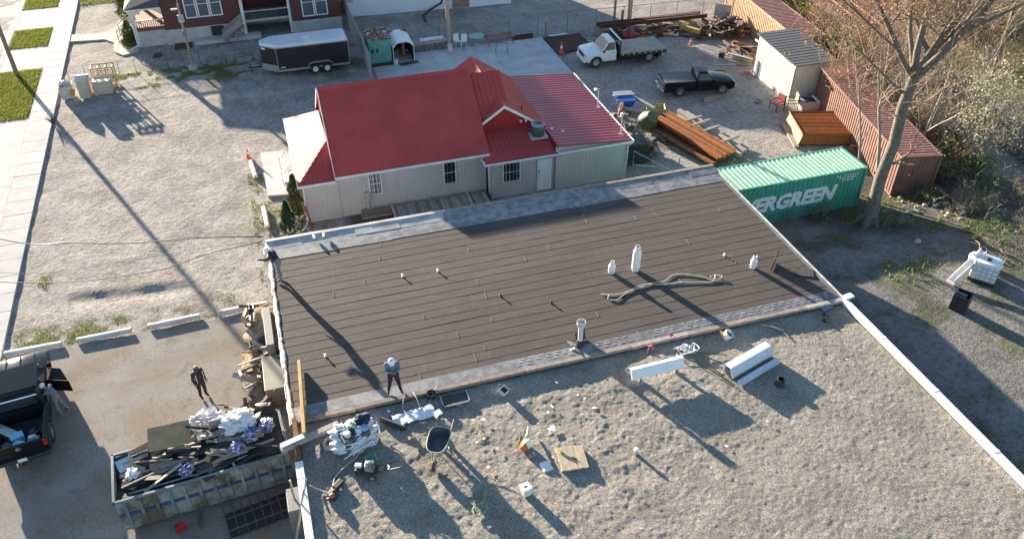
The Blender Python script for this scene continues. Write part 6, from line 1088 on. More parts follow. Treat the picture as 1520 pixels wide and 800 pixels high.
# steel beams and timbers at the back
def ibeam(L, h=.3, w=.2, t=.03):
    return MB().prism([(-w / 2, 0), (w / 2, 0), (w / 2, t), (t / 2, t), (t / 2, h - t), (w / 2, h - t), (w / 2, h), (-w / 2, h), (-w / 2, h - t), (-t / 2, h - t), (-t / 2, t), (-w / 2, t)], -L / 2, L / 2, 'x')
G_B = 'steel beams along the back fence'
for i, (x, y, z, L, a) in enumerate(((31.3, 60.3, .45, 9.5, -.05), (31.0, 60.75, .45, 9.0, -.06), (30.2, 59.75, .05, 5.0, .02), (33.0, 61.2, .3, 6.0, -.02))): tag(ibeam(L).build('steel_beam', DRUST, loc=(x, y, z), rz=a), ['longest dark rusty beam resting behind the flatbed', 'second dark beam just behind the longest one', 'short dark beam lying on the ground behind the flatbed', 'dark beam nearest the back fence'][i], 'beam', G_B)
for i, (x, y) in enumerate(((26.9, 60.7), (29.2, 60.6), (30.9, 60.5), (31.7, 60.4), (33.2, 60.2), (34.4, 60.0))): put('timber_bearer', ['pale bearer under the left end of the beams', 'second pale bearer from the left under the beams', 'third pale bearer from the left under the beams', 'fourth pale bearer from the left under the beams', 'pale yellow bearer under the right end of the beams', 'long pale bearer farthest right under the beams'][i], 'timber', MB().box((0, 0, 0), (.22, 1.7 if i > 3 else 1.2, .22)), YELW if i > 3 else TIMB, (x, y + .1, .32), (0, 0, .35))
put('yellow_beam', 'yellow painted beam end sticking out of the scrap', 'beam', MB().box((0, 0, 0), (.35, 1.8, .35)), pm('yellow_paint', (.50, .30, .05), (.42, .24, .04), 3, .7), (33.7, 58.5, .3), (0, 0, .5), bevel=.02); put('red_machine', 'dark red machine cover behind the flatbed deck', 'machine', lump(1.2, .9, .9, seed=141, rough=.1), pm('dark_red_paint', (.22, .02, .03), None, 3, .5), (28.3, 58.6, 0), (0, 0, 0), .5)
G_S = 'rusty scrap pieces in the corner heap'
def scrap_piece(kind, L):
    if kind == 0: return ibeam(L, .2, .16)
    if kind == 1: return MB().tube([(-L / 2, 0, 0), (L / 2, 0, 0)], RND.uniform(.04, .1), 8)
    if kind == 2: return MB().box((0, 0, 0), (L, RND.uniform(.3, .7), .03))
    return MB().box((0, 0, 0), (L, RND.uniform(.1, .2), RND.uniform(.08, .15)))
for i in range(200):
    t = RND.random(); 
    if i < 70 or i >= 165: cx, cy, sx, sy, hmax = 36.6, 57.6, 2.2, 1.9, 1.2
    elif i < 95: cx, cy, sx, sy, hmax = 35.4, 53.2, .9, 2.1, .9
    else: cx, cy, sx, sy, hmax = 30.0, 59.3, 2.8, .9, .3
    x = cx + RND.gauss(0, .5) * sx; y = cy + RND.gauss(0, .5) * sy; k = RND.randrange(4); m = RND.choice([DRUST, DRUST, DRUST, RUST, STEEL, OLDW if i < 95 else TIMB]); 
    z = .1 + hmax * max(0, 1 - math.hypot((x - cx) / sx, (y - cy) / sy)) * RND.uniform(.4, 1)
    o = scrap_piece(k, RND.uniform(.7, 2.6)).build(['steel_beam', 'steel_pipe', 'steel_sheet', 'timber'][k], m, loc=(x, y, z)); o.rotation_euler = (jit(.5), jit(.25), jit(1.6) if (i < 70 or i >= 165) else jit(.7) + (1.57 if i < 95 else 0))
    nm = {'dark_rust': 'dark rusty', 'rust': 'brown rusty', 'dark_steel': 'blackened', 'weathered_board': 'weathered brown', 'pale_lumber': 'pale'}[m.name]; wh = 'in the corner scrap heap' if (i < 70 or i >= 165) else ('in the heap beside the shed' if i < 95 else 'scattered behind the flatbed'); kd = ['beam', 'pipe', 'sheet', 'bar'][k]
    tag(o, f'{nm} {kd} {wh}', 'scrap', f'{nm} {kd} scrap {wh}')
for i in range(9): put('white_pipe', 'white plastic pipe length on the scrap heap', 'pipe', MB().tube([(-.6, 0, 0), (.6, 0, 0)], .07, 8), CLOTH, (37.0 + .13 * (i % 5), 56.9 + .1 * i, .95 + .12 * (i // 5)), (0, .1, 1.2 + jit(.15)))['group'] = 'white pipes on the scrap heap'
for i in range(7): put('lumber_board', 'old plank in the low stack beside the shed', 'plank', MB().box((0, 0, 0), (.25, 1.7, .06)), TIMB if i % 2 else GREYW, (34.3 + .1 * (i % 3), 51.6 + .1 * (i % 4), .1 + .09 * i), (0, 0, jit(.3) + .9))['group'] = 'old planks stacked beside the shed'
put('scrap_board', 'pale board leaning in the scrap heap', 'panel', MB().box((0, 0, .6), (1.3, .06, 1.2), rx=-.3), GREYW, (36.9, 59.2, .5), (0, 0, -.7)); put('steel_hoop', 'orange rusty hoop frame against the tan container', 'frame', MB().tube([(-.5, 0, 0), (-.4, 0, .9), (0, 0, 1.2), (.4, 0, .9), (.5, 0, 0)], .03, 6).tube([(-.45, 0, .5), (.45, 0, .5)], .025, 6), ORUST, (38.2, 55.6, .6), (.2, 0, 1.2)); put('steel_pipe', 'pale pipe lying on the gravel near the shed', 'pipe', MB().tube([(-.9, 0, .04), (.9, 0, .04)], .04, 8), GALV, (33.2, 51.9, 0), (0, 0, -.3)); put('black_block', 'small black block left of the plank stack', 'block', MB().box((0, 0, .2), (.4, .3, .4)), DKM, (33.7, 53.2, 0), (0, 0, .4), bevel=.02)
put('flat_stone', 'tan flat stone slab beside the black pickup', 'stone', MB().prism([(-.7, -.3), (.1, -.42), (.35, -.1), (.8, -.05), (.7, .3), (-.3, .35)], 0, .05, 'z'), pm('tan_stone', (.42, .30, .20), (.36, .25, .17), 3, .9), (29.4, 47.0, .0), (0, 0, .1)); put('tin_scrap', 'small grey scrap on the gravel near the chairs', 'scrap', MB().box((0, 0, .06), (.5, .3, .1)).box((.1, .1, .14), (.2, .2, .08)), GALV2, (32.4, 45.6, 0), (0, 0, .4))
# beams beside the red-roofed building
def laid(name, label, cat, m, a, b, w, h, z, hollow=False):
    v = Vector((b[0] - a[0], b[1] - a[1])); L = v.length; mb = MB().box((0, 0, h / 2), (L, w, h)) if not hollow else MB().box((0, 0, h * .15), (L, w, h * .3)).box((0, w * .45, h / 2), (L, w * .1, h)).box((0, -w * .45, h / 2), (L, w * .1, h))
    return tag(mb.build(name, m, loc=((a[0] + b[0]) / 2, (a[1] + b[1]) / 2, z), rz=math.atan2(v.y, v.x), bevel=.008), label, cat)
laid('steel_channel', 'broad orange rusty channel on top of the beam pile', 'beam', ORUST, (24.7, 44.6), (26.35, 38.7), .55, .28, .62, True); laid('steel_channel', 'orange rusty channel left of the broad one', 'beam', ORUST, (23.7, 44.9), (25.4, 38.5), .32, .26, .55, True); laid('steel_beam', 'narrow rusty beam between the two orange channels', 'beam', RUST, (24.25, 44.5), (25.9, 38.6), .18, .24, .5); laid('steel_beam', 'thin rusty beam lowest on the left of the pile', 'beam', RUST, (23.2, 43.8), (24.9, 38.3), .15, .2, .3); laid('steel_beam', 'dark rusty beam under the orange channels', 'beam', DRUST, (23.9, 44.4), (25.6, 38.6), 1.2, .3, .1)
for i in range(7): laid('timber_beam', ['widest grey timber on top of the timber stack', 'grey timber on the left of the timber stack', 'dark timber in the middle of the timber stack', 'outer right timber of the stack', 'lowest left timber of the stack', 'thin lath on the right of the timber stack', 'thin lath lying across the timber stack'][i], 'timber', [GREYW, TIMB, OLDW, GREYW, OLDW, TIMB, TIMB][i], [(26.0, 45.2), (25.45, 45.0), (25.8, 44.6), (26.45, 45.0), (25.3, 44.2), (26.7, 44.6), (25.4, 42.6)][i], [(27.4, 38.9), (26.9, 38.6), (27.1, 38.8), (27.85, 39.0), (26.6, 38.7), (28.1, 39.1), (27.2, 43.1)][i], [.3, .26, .22, .2, .3, .08, .12][i], [.2, .2, .2, .2, .25, .06, .1][i], [.42, .4, .2, .3, .02, .25, .64][i])
for i in range(3): laid('timber_beam', ['crosswise grey timber at the far end of the stack', 'crosswise grey timber in the middle of the stack', 'crosswise grey timber at the near end of the stack'][i], 'timber', GREYW, (25.6 + i * .45, 43.4 - i * 1.6), (26.9 + i * .45, 43.7 - i * 1.6), .16, .12, .62)
OLIVE = pm('olive_machine', (.07, .085, .05), (.10, .11, .06), 2, .6)
o = thing('concrete_mixer', 'olive drum mixer with frame beside the red wing', 'mixer', (23.0, 44.3, 0), .4); MB().lathe([(.3, 0), (.62, .3), (.65, .7), (.4, 1.15), (.28, 1.2), (.24, 1.15)], (0, 0, .35), 16, Matrix.Rotation(.7, 3, 'X')).build('drum', OLIVE, o, smooth=.6)
for s in (-.6, .6): MB().tube([(s, .5, 0), (s, .1, .9), (s, -.6, 0)], .04, 6).build('leg', pm('faded_yellow', (.42, .38, .16), (.34, .3, .14), 4, .7), o)
MB().tube([(-.6, .1, .9), (.6, .1, .9)], .04, 6).tube([(-.6, -.6, .1), (.6, -.6, .1)], .04, 6).build('cross_bar', MATS['faded_yellow'], o); wheel(o, (.72, .4, .2), .2, .1, 'x'); wheel(o, (-.72, .4, .2), .2, .1, 'x')
o = thing('steel_bin', 'yellow edged open steel bin beside the beams', 'bin', (24.5, 45.7, 0), -.35); YP = MATS['faded_yellow']
for c, dd_ in (((0, -.42, .4), (1.2, .05, .75)), ((0, .42, .4), (1.2, .05, .75)), ((-.6, 0, .4), (.05, .8, .75)), ((.6, 0, .4), (.05, .8, .75))): MB().box(c, dd_).build('side', YP, o)
MB().b2(-.58, .58, -.4, .4, .05, .35).build('contents', DRUST, o); MB().tube([(-.62, -.44, .78), (.62, -.44, .78), (.62, .44, .78), (-.62, .44, .78), (-.62, -.44, .78)], .035, 4).build('rim', pm('yellow_rim', (.55, .48, .12), None, 4, .6), o)
o = thing('tarp_hopper', 'blue tarpaulin hopper with pale boards on top', 'hopper', (22.95, 47.2, 0), -.25); MB().hexa([(-.3, -.3, .2), (.3, -.3, .2), (.3, .3, .2), (-.3, .3, .2), (-.65, -.55, 1.0), (.65, -.55, 1.0), (.65, .55, 1.0), (-.65, .55, 1.0)]).build('tarp', pm('blue_tarp', (.03, .13, .42), (.02, .1, .34), 3, .5), o, bevel=.03); MB().box((-.1, .25, 1.08), (1.5, .25, .06), rz=.1).box((-.1, .65, 1.05), (1.3, .25, .06), rz=.1).build('board', GALV, o)
for s in (-.5, .5): MB().tube([(s, .4, 0), (s, .4, 1.0)], .03, 5).build('leg', GALV2, o); MB().tube([(s, -.4, 0), (s, -.4, 1.0)], .03, 5).build('leg', GALV2, o)
put('red_post', 'red and white striped barrier beside the blue tarp', 'barrier', MB().box((0, 0, .5), (.25, .12, 1.0)).box((0, 0, .05), (.5, .4, .1)), pm('red_white', (.6, .06, .04), (.7, .65, .6), 4, .6, lo=.48, hi=.52), (22.3, 46.6, 0), (.1, .1, .3), bevel=.02)
laid('steel_tube', 'long pale tube leaning from the blue hopper to the yellow bin', 'tube', GALV, (23.5, 47.4), (24.2, 45.2), .16, .16, .85); laid('timber_beam', 'pale timber lying in front of the blue hopper', 'timber', TIMB, (22.6, 46.6), (23.6, 45.4), .16, .14, .5)
for i in range(26):
    m = RND.choice([DRUST, OLIVE, GALV2, RUST, TIMB, STEEL]); k = RND.randrange(3); nm = {'dark_rust': 'dark rusty', 'rust': 'brown rusty', 'dark_steel': 'blackened', 'olive_machine': 'olive', 'dull_galvanised': 'grey metal', 'pale_lumber': 'pale timber'}[m.name]; kd = ('rod', 'block', 'plate')[k]
    o = [MB().tube([(-.5, 0, 0), (.5, 0, 0)], .035, 6), MB().box((0, 0, 0), (.5, .35, .3)), MB().box((0, 0, 0), (.8, .4, .03))][k].build(('steel_rod', 'machine_part', 'steel_plate')[k], m, loc=(21.6 + RND.random() * 2.3, 40.8 + RND.random() * 6, RND.uniform(.08, .4))); o.rotation_euler = (jit(.4), jit(.4), jit(3)); tag(o, f'{nm} {kd} in the clutter beside the red wing', 'scrap', f'{nm} {kd} clutter beside the red wing')
o = thing('dark_crate_stack', 'black crates stacked beside the corner of the red wing', 'crates', (20.9, 40.9, 0), -.1)
for i in range(4): MB().box((0, .1 * i, .18 + i * .3), (1.7 - .1 * i, 1.3, .28), rz=jit(.1)).build('crate', pm('black_crate', (.03, .032, .03), (.05, .05, .045), 4, .7), o, bevel=.02)
o = thing('pipe_railing', 'pale pipe railing behind the flat roof corner', 'railing', (0, 0, 0)); MB().tube([(19.8, 38.9, 0), (19.9, 39.1, 1.7), (22.2, 37.4, .6)], .03, 6).build('brace', GALV, o); MB().tube([(19.8, 38.9, .9), (21.0, 38.3, .9)], .03, 6).tube([(22.6, 38.4, 0), (22.6, 38.4, 1.2)], .03, 6).build('rail', GALV, o)
# deck between the building and the flat roof
o = thing('timber_deck', 'low weathered timber deck below the grey wall', 'deck', (0, 0, 0))
for i in range(26): MB().b2(5.4 + i * .21, 5.4 + i * .21 + .19, 37.6, 39.7, .24, .28).build('plank', GREYW if i % 3 else OLDW, o)
MB().b2(3.7, 10.9, 39.72, 39.8, .1, .3).build('edge_beam', OLDW, o)
for x in (5.4, 7.6, 9.8): MB().box((x, 38.7, .32), (.14, 2.2, .07)).build('cleat', TIMB, o)
for i in range(3): MB().b2(3.6, 5.3, 39.0 + i * .25, 39.08 + i * .25, .2, .28).build('joist', OLDW, o)
tag(MB().tube([(.89, 39.35, 0), (.72, 39.35, 1.45)], .045, 8).build('red_post', pm('red_paint', (.5, .03, .03), None, 4, .5)), 'slim red post at the corner of the grey wall', 'post')
# rusty grate bin, seats, unit by the shed
gb = thing('grate_bin', 'orange rusty steel bin covered with a bar grate', 'bin', (33.65, 40.3, 0), R(-17))
for c, dd_ in (((0, -1.5, .42), (3.1, .06, .7)), ((0, 1.5, .42), (3.1, .06, .7)), ((1.55, 0, .42), (.06, 3.0, .7))): MB().box(c, dd_).build('side', ORUST, gb)
MB().box((-1.6, 0, .4), (.1, 3.0, .7), ry=.25).build('side', pm('sunlit_yellow_rust', (.50, .33, .15), (.40, .24, .1), 3, .8), gb); MB().b2(-1.55, 1.55, -1.5, 1.5, .1, .2).build('floor', DKM, gb)  # paler side: sunlight painted into its rust colour
for i in range(16): MB().b2(-1.5, 1.5, -1.45 + i * .192, -1.405 + i * .192, .76, .82).build('grate_bar', ORUST, gb)
for x in (-1.5, -.5, .5, 1.5): MB().b2(x - .03, x + .03, -1.5, 1.5, .70, .758).build('cross_bar', ORUST, gb)
MB().tube([(-1.6, -1.55, .82), (1.6, -1.55, .82), (1.6, 1.55, .82), (-1.6, 1.55, .82), (-1.6, -1.55, .82)], .06, 4).build('rim', ORUST, gb); MB().box((-1.9, -.2, .05), (.3, 3.2, .1)).build('skid', OLDW, gb)
put('metal_sheet', 'red metal panel leaning beside the grate bin', 'panel', MB().box((0, 0, .2), (1.3, .6, .05), rx=.4), pm('maroon_panel', (.28, .05, .05), None, 3, .6), (34.6, 37.7, .1), (0, 0, .6))
for i in range(8): put('broken_timber', 'broken timber piece at the foot of the rust red container', 'timber', MB().box((0, 0, 0), (1.1, .12, .08)), [OLDW, TIMB][i % 2], (35.0 + jit(.7), 38.0 + jit(.9), .2 + .06 * i), (jit(.4), jit(.3), jit(1.4)))['group'] = 'broken timbers by the rust red container'
for i, (x, y, c, lb) in enumerate(((33.0, 44.25, pm('chair_red', (.30, .06, .05), None, 3, .7), 'black framed chair with red seat by the shed'), (34.1, 44.2, pm('chair_green', (.30, .36, .22), None, 3, .7), 'black framed chair with green seat by the shed'))):
    o = thing('metal_chair', lb, 'chair', (x, y, 0), .2 - i * .5); MB().b2(-.32, .32, -.3, .3, .4, .46).build('seat', c, o); MB().box((.32, 0, .75), (.05, .6, .6)).build('backrest', c, o)
    for sx in (-.36, .36):
        for sy in (-.34, .34): MB().tube([(sx, sy, 0), (sx, sy, 1.0 if sx > 0 else .65)], .03, 5).build('leg', DKM, o)
    for sy in (-.34, .34): MB().tube([(-.36, sy, .65), (.36, sy, .68)], .03, 5).build('armrest', DKM, o)
o = thing('heating_unit', 'grey box unit with dark opening beside the shed', 'box', (35.2, 43.9, 0), -.15); MB().b2(-.65, .65, -.5, .5, 0, .55).build('casing', MATS['grey_box'], o, bevel=.02); MB().b2(-.35, .4, -.38, .38, .55, .57).build('opening', DKM, o); MB().b2(.42, .6, -.5, .5, .55, .6).build('lip', PLW, o)
# tote and bin on the right
ib = thing('liquid_tote', 'white caged liquid tote standing on the shaded yard', 'tote', (31.25, 23.45, float(shadow_fit_berm(31, 23)) - .03), R(38)); MB().b2(-.5, .5, -.6, .6, 0, .14).build('pallet_base', DKM, ib, bevel=.01); MB().b2(-.47, .47, -.57, .57, .15, 1.12).build('tank', pm('tote_plastic', (.72, .74, .75), (.66, .68, .69), 2, .4), ib, bevel=.08, smooth=.6); MB().lathe([(.11, 1.11), (.11, 1.16), (.02, 1.17)], n=14).build('cap', DKM, ib)
for z in (.2, .42, .65, .88, 1.13): MB().tube([(-.5, -.6, z), (.5, -.6, z), (.5, .6, z), (-.5, .6, z), (-.5, -.6, z)], .014, 5).build('cage_hoop', GALV, ib)
for i in range(6):
    for s in (-1, 1): MB().tube([(-.5 + i * .2, s * .6, .14), (-.5 + i * .2, s * .6, 1.13)], .012, 5).build('cage_bar', GALV, ib); MB().tube([(s * .5, -.6 + i * .24, .14), (s * .5, -.6 + i * .24, 1.13)], .012, 5).build('cage_bar', GALV, ib)
o = thing('gutter_length', 'white gutter length propped against the tote', 'gutter', (30.35, 23.75, float(shadow_fit_berm(30.3, 23.7)) - .02), R(12)); MB().prism([(-.16, 0), (.16, 0), (.16, .22), (.13, .22), (.13, .03), (-.13, .03), (-.13, .22), (-.16, .22)], -1.05, 1.1, 'x').build('channel', PLW, o).rotation_euler = (0, R(-32), 0); o.children[0].location = (.1, 0, .62); MB().box((-.85, 0, .06), (.08, .4, .1)).build('end_cap', PLW, o); lump(.6, .5, .5, seed=151, rough=.15).build('white_cover', CLOTH, o, loc=(.6, .1, .75))
o = thing('black_bin', 'open black square bin on the shaded yard', 'bin', (28.6, 21.95, float(shadow_fit_berm(28.6, 21.9)) - .03), R(30))
for c, dd_ in (((-.33, 0, .42), (.03, .68, .84)), ((.33, 0, .42), (.03, .68, .84)), ((0, -.33, .42), (.63, .03, .84)), ((0, .33, .42), (.63, .03, .84)), ((0, 0, .02), (.66, .66, .04))): MB().box(c, dd_).build('side', DKM, o)
MB().box((-.05, .1, .6), (.02, .5, .5), ry=.2).build('divider', GALV2, o)
STONE = pm('pale_rock', (.42, .40, .36), (.30, .285, .26), 5, .9, rnd=.2)
for i in range(26):
    x = RND.uniform(32.5, 36.3) ; y = RND.uniform(28.8, 32.3) if i < 18 else RND.uniform(26, 31); s = RND.uniform(.15, .38); b_ = lump(s, s * .8, s * .5, seed=160 + i, rough=.15); tag(b_.build('rock', STONE, loc=(x - (3 if i > 21 else 0), y, float(shadow_fit_berm(x, y)) - .04), rz=jit(3)), 'pale broken rock on the dark ground near the tall tree', 'rock', 'pale rocks near the tall tree')
o = thing('weed_bush', 'dry leafless weed clump at the edge of the pavement', 'plant', (-14.1, 56.7, 0)); mb = MB()
for i in range(60): a = RND.uniform(0, 6.28); r = RND.uniform(.05, .45); mb.tube([(0, 0, 0), (r * .6 * math.cos(a), r * .6 * math.sin(a), .35), (r * math.cos(a), r * math.sin(a), RND.uniform(.3, .7))], .008, 3, cap=False)
mb.build('stems', pm('dry_stem', (.13, .10, .09), None, 4, .9), o, fix=False)
# ================================================================ VEGETATION
BARK = pm('tree_bark', (.17, .148, .122), (.10, .088, .073), 6, .95, bp=.8, bs=18); TWIG = pm('tan_twig', (.29, .225, .15), (.21, .16, .11), 2, .9, coord='Pos'); TWIGR = pm('orange_twig', (.36, .20, .11), (.27, .15, .09), 2, .9, coord='Pos'); TWIGG = pm('grey_twig', (.22, .195, .16), (.30, .27, .22), 2, .9, coord='Pos')
BUD = leafm('orange_buds', (.40, .215, .13), (.30, .16, .10), 3, .3); LEAFO = leafm('olive_leaf', (.13, .14, .035), (.19, .17, .05), 3); LEAFG = leafm('green_leaf', (.05, .11, .02), (.09, .15, .03), 3); BLOS = leafm('cream_blossom', (.66, .64, .50), (.5, .5, .33), 6)
class Wood:
    def __init__(s, seed): s.r = random.Random(seed); s.big = MB(); s.fine = MB(); s.tips = []
    def branch(s, p, d, L, r, lvl, maxl, spread=.6, up=.15, seg=5, kids=4, crook=.18, fr=.028):
        pts = [Vector(p)]; d = Vector(d).normalized(); rs = [r]
        for i in range(seg):
            d = (d + Vector((s.r.uniform(-1, 1), s.r.uniform(-1, 1), s.r.uniform(-.6, 1) * .6 + up)) * crook).normalized(); pts.append(pts[-1] + d * (L / seg)); rs.append(r * (1 - .62 * (i + 1) / seg))
        (s.big if r > fr else s.fine).tube(pts, rs, 7 if r > .1 else (5 if r > fr else 3), cap=False)
        if lvl >= maxl: s.tips.append((pts[-1], d)); s.tips.append((pts[len(pts) // 2], d)); return pts
        for k in range(kids):
            t = s.r.uniform(.15, 1.0); i = min(int(t * seg), seg - 1); q = pts[i].lerp(pts[i + 1], t * seg - i); ax = Vector((s.r.gauss(0, 1), s.r.gauss(0, 1), s.r.gauss(0, .6))); nd = (d * (1 - spread) + ax.normalized() * spread + Vector((0, 0, up))).normalized()
            s.branch(q, nd, L * s.r.uniform(.45, .7), max(rs[i] * .55, .0105), lvl + 1, maxl, spread, up, max(3, seg - 1), kids, crook, fr)
        return pts
    def leaves(s, n, size, rad=.25):
        mb = MB()
        for i in range(n):
            p, d = s.tips[s.r.randrange(len(s.tips))]; c = p + Vector((s.r.gauss(0, rad), s.r.gauss(0, rad), s.r.gauss(0, rad))); a = Vector((s.r.gauss(0, 1), s.r.gauss(0, 1), s.r.gauss(0, 1))).normalized(); b = a.orthogonal().normalized(); z = size * s.r.uniform(.6, 1.4)
            mb.add([c - a * z, c + b * z * .5, c + a * z, c - b * z * .5], [(0, 1, 2, 3)])
        return mb
# the tall bare tree
tx, ty = 29.74, 29.95; tz = float(shadow_fit_berm(tx, ty)) - .15
tt = thing('bare_tree', 'tall bare tree with thick grey trunk and spreading limbs', 'tree', (tx, ty, tz)); wd = Wood(5)
tp = [(0, 0, 0), (.05, .02, 1.2), (-.05, .05, 3), (.1, .0, 5), (.0, .1, 7), (.1, .05, 8.6)]; trk_ = MB().tube(tp, [.44, .35, .31, .29, .27, .25], 12, cap=False)
for a in range(5): an = a * 1.26; trk_.tube([(.25 * math.cos(an), .25 * math.sin(an), .7), (.6 * math.cos(an), .6 * math.sin(an), .05), (.9 * math.cos(an), .9 * math.sin(an), -.1)], [.2, .15, .06], 6, cap=False)
trk_.build('trunk', BARK, tt, smooth=True)
top = (.1, .05, 8.5)
for d_, L, r in (((-.75, .5, 1.0), 7.5, .17), ((-.1, .3, 1.2), 8.5, .22), ((.55, -.1, 1.0), 8.5, .24), ((.85, .35, .85), 8.0, .2), ((.2, .9, .9), 7.0, .16), ((-.3, -.5, 1), 6, .13)): wd.branch(top, d_, L, r * .85, 0, 4, .55, .16, 6, 5, .13)
for z_, d_, L in ((6.8, (1, .2, .55), 4.0), (5.6, (.6, .7, .5), 3.0), (3.6, (.7, -.3, .4), 2.2), (7.6, (-.8, .6, .6), 4.2)): wd.branch((.05, .05, z_), d_, L, .07, 1, 3, .5, .15, 5, 4, .2)
wd.big.build('limbs', BARK, tt, smooth=True, fix=False); o = wd.fine.build('twigs', TWIG, tt, fix=False); o['kind'] = 'stuff'; o = wd.leaves(12000, .06, .35).build('buds', BUD, tt, fix=False); o['kind'] = 'stuff'
def small_tree(name, label, loc, h, r, seed, lean=(0, 0), twm=TWIG, lf=None, kids=5, lv=2, n=500, size=.05, group=None):
    o = thing(name, label, 'tree', (loc[0], loc[1], float(shadow_fit_berm(loc[0], loc[1])) - .1)); w = Wood(seed); pts = w.branch((0, 0, 0), (lean[0], lean[1], 1), h, r, 0, lv, .55, .18, 7, kids, .08)
    w.big.build('trunk', TWIGG if twm is not TWIGR else BARK, o, smooth=True, fix=False)
    if w.fine.v: q = w.fine.build('twigs', twm, o, fix=False); q['kind'] = 'stuff'
    if lf: q = w.leaves(n, size, .25).build('foliage', lf, o, fix=False); q['kind'] = 'stuff'
    if group: o['group'] = group
    return o
TL = [('slim pale tree directly left of the tall trunk', 31.2, 31.6, 8.5, .13, (.02, .05)), ('slim tree rising over the end of the green container', 31.6, 33.4, 7.5, .09, (-.1, .1)), ('leaning tree over the rust red container', 36.9, 35.2, 7.5, .12, (.25, .15)), ('orange budded tree beside the grey shed roof', 38.6, 44.8, 6.0, .12, (-.05, .1)), ('tree in the brush beyond the rust red container', 39.6, 41.0, 7.0, .13, (.1, .15)), ('tree near the service road bend', 41.5, 46.0, 7.5, .14, (.1, .2)), ('tree between the blossom shrub and the track', 42.2, 37.2, 6.5, .12, (.2, .1)), ('tree beside the railway at the right edge', 46.2, 33.6, 7, .14, (.1, .1)), ('thin tree above the blossom shrub', 40.4, 35.8, 6.5, .09, (.3, .2)), ('tree standing beyond the railway', 51.0, 44.0, 9, .17, (0, .1)), ('second tree standing beyond the railway', 53.5, 50.5, 9, .17, (.1, 0)), ('farthest tree beyond the railway at the top', 55.0, 58.0, 9, .18, (-.1, 0)), ('tree beyond the railway at the right border', 51.5, 38.5, 8, .15, (.1, 0))]
for i, (lb, x, y, h, r, ln) in enumerate(TL): small_tree('bare_tree', lb, (x, y), h, r, 200 + i * 7, ln, [TWIG, TWIGG, TWIG, TWIGR, TWIG, TWIGR][i % 6], [None, BUD, None, BUD, LEAFO, BUD][i % 6], 5, 3, 800 if i not in (3, 5) else 1300, .055)
for i, (lb, x, y, h) in enumerate((('orange budded sapling in front of the grey shed', 36.6, 43.6, 5.2), ('orange budded sapling over the middle of the rust red container', 37.6, 40.4, 5.6), ('orange budded sapling near the end of the rust red container', 36.8, 36.6, 5.0), ('tall orange budded sapling behind the shed roof', 39.2, 48.6, 6.2), ('orange budded sapling beside the service road', 41.0, 43.6, 5.5))): small_tree('sapling', lb, (x, y), h, .07, 500 + i * 3, (jit(.15), jit(.15)), TWIGR if i % 2 else TWIG, BUD, 7, 3, 1500, .05)
# brush: eight shrub meshes reused
def shrub_mesh(seed, h, w, n, tm, lm, nl, ls):
    r = random.Random(seed); wd = Wood(seed)
    for i in range(n):
        a = r.uniform(0, 6.283); b = (r.gauss(0, .22) * w, r.gauss(0, .22) * w, 0); wd.branch(b, (math.cos(a) * .7, math.sin(a) * .7, 1.0), h * r.uniform(.5, .95), r.uniform(.012, .022), 0, 2, .6, .1, 4, 4, .28, .0)
    return wd.big, wd.leaves(nl, ls, .12), tm, lm
SH = []
for k, a in enumerate(((301, 2.6, 2.4, 11, TWIG, LEAFO, 500, .05), (302, 2.0, 2.6, 11, TWIGR, BUD, 420, .045), (303, 3.0, 2.2, 12, TWIG, BUD, 160, .045), (304, 1.6, 2.8, 12, TWIGG, LEAFO, 300, .05), (305, 2.2, 2.2, 8, TWIG, LEAFG, 2200, .07), (306, 1.3, 2.2, 11, TWIGG, LEAFG, 700, .06))):
    st_, lv_, tm, lm = shrub_mesh(*a); o1 = st_.build('stems', tm, fix=False); o2 = lv_.build('foliage', lm, fix=False); SH.append((o1.data, o2.data)); bpy.data.objects.remove(o1); bpy.data.objects.remove(o2)
SHN = ['tan twiggy shrub with olive leaves', 'orange budded shrub', 'tall tan bare shrub', 'low grey shrub', 'green leafy shrub', 'low green and grey shrub']
def shrub(k, x, y, s, where):
    o = thing('shrub', f'{SHN[k]} {where}', 'shrub', (x, y, float(shadow_fit_berm(x, y)) - .08), RND.uniform(0, 6.28), f'{SHN[k]} group {where}'); o.scale = (s * RND.uniform(.85, 1.15), s * RND.uniform(.85, 1.15), s * RND.uniform(.85, 1.1)); q = inst(SH[k][0], 'stems', o); q = inst(SH[k][1], 'foliage', o); q['kind'] = 'stuff'
for i in range(54):    # thicket between the containers and the service road
    t = RND.random(); y = 31.5 + t * 24; x = 37.3 + (y - 32) * .19 + RND.uniform(0, 2.3); shrub(RND.choice([0, 1, 1, 2, 2, 3, 1, 4]), x, y, RND.uniform(.75, 1.2), 'in the thicket behind the red containers')
for i in range(20): shrub(RND.choice([3, 5, 3, 0]), RND.uniform(33.5, 42), RND.uniform(23.5, 31.5), RND.uniform(.55, .95), 'on the dark ground right of the tall tree')
for i in range(52): y = RND.uniform(34, 68); shrub(RND.choice([0, 2, 1, 3, 2, 0]), 49.0 + (y - 37) * .15 + RND.uniform(.5, 12), y, RND.uniform(.7, 1.25), 'in the brush beyond the railway')
for i in range(8): shrub(RND.choice([3, 5]), 44.6 + (RND.uniform(36, 60) - 36.9) * .18 - 1.4, RND.uniform(36, 60), .5, 'along the railway verge')
for k, x, y, s in ((4, 39.5, 47.0, 1.3), (4, 38.4, 50.2, 1.2), (4, 42.6, 58.5, 1.5), (4, 43.6, 61.5, 1.4), (5, 42.0, 55.5, 1.5), (4, 38.5, 34.0, 1.0)): shrub(k, x, y, s, 'standing out dark green in the brush')
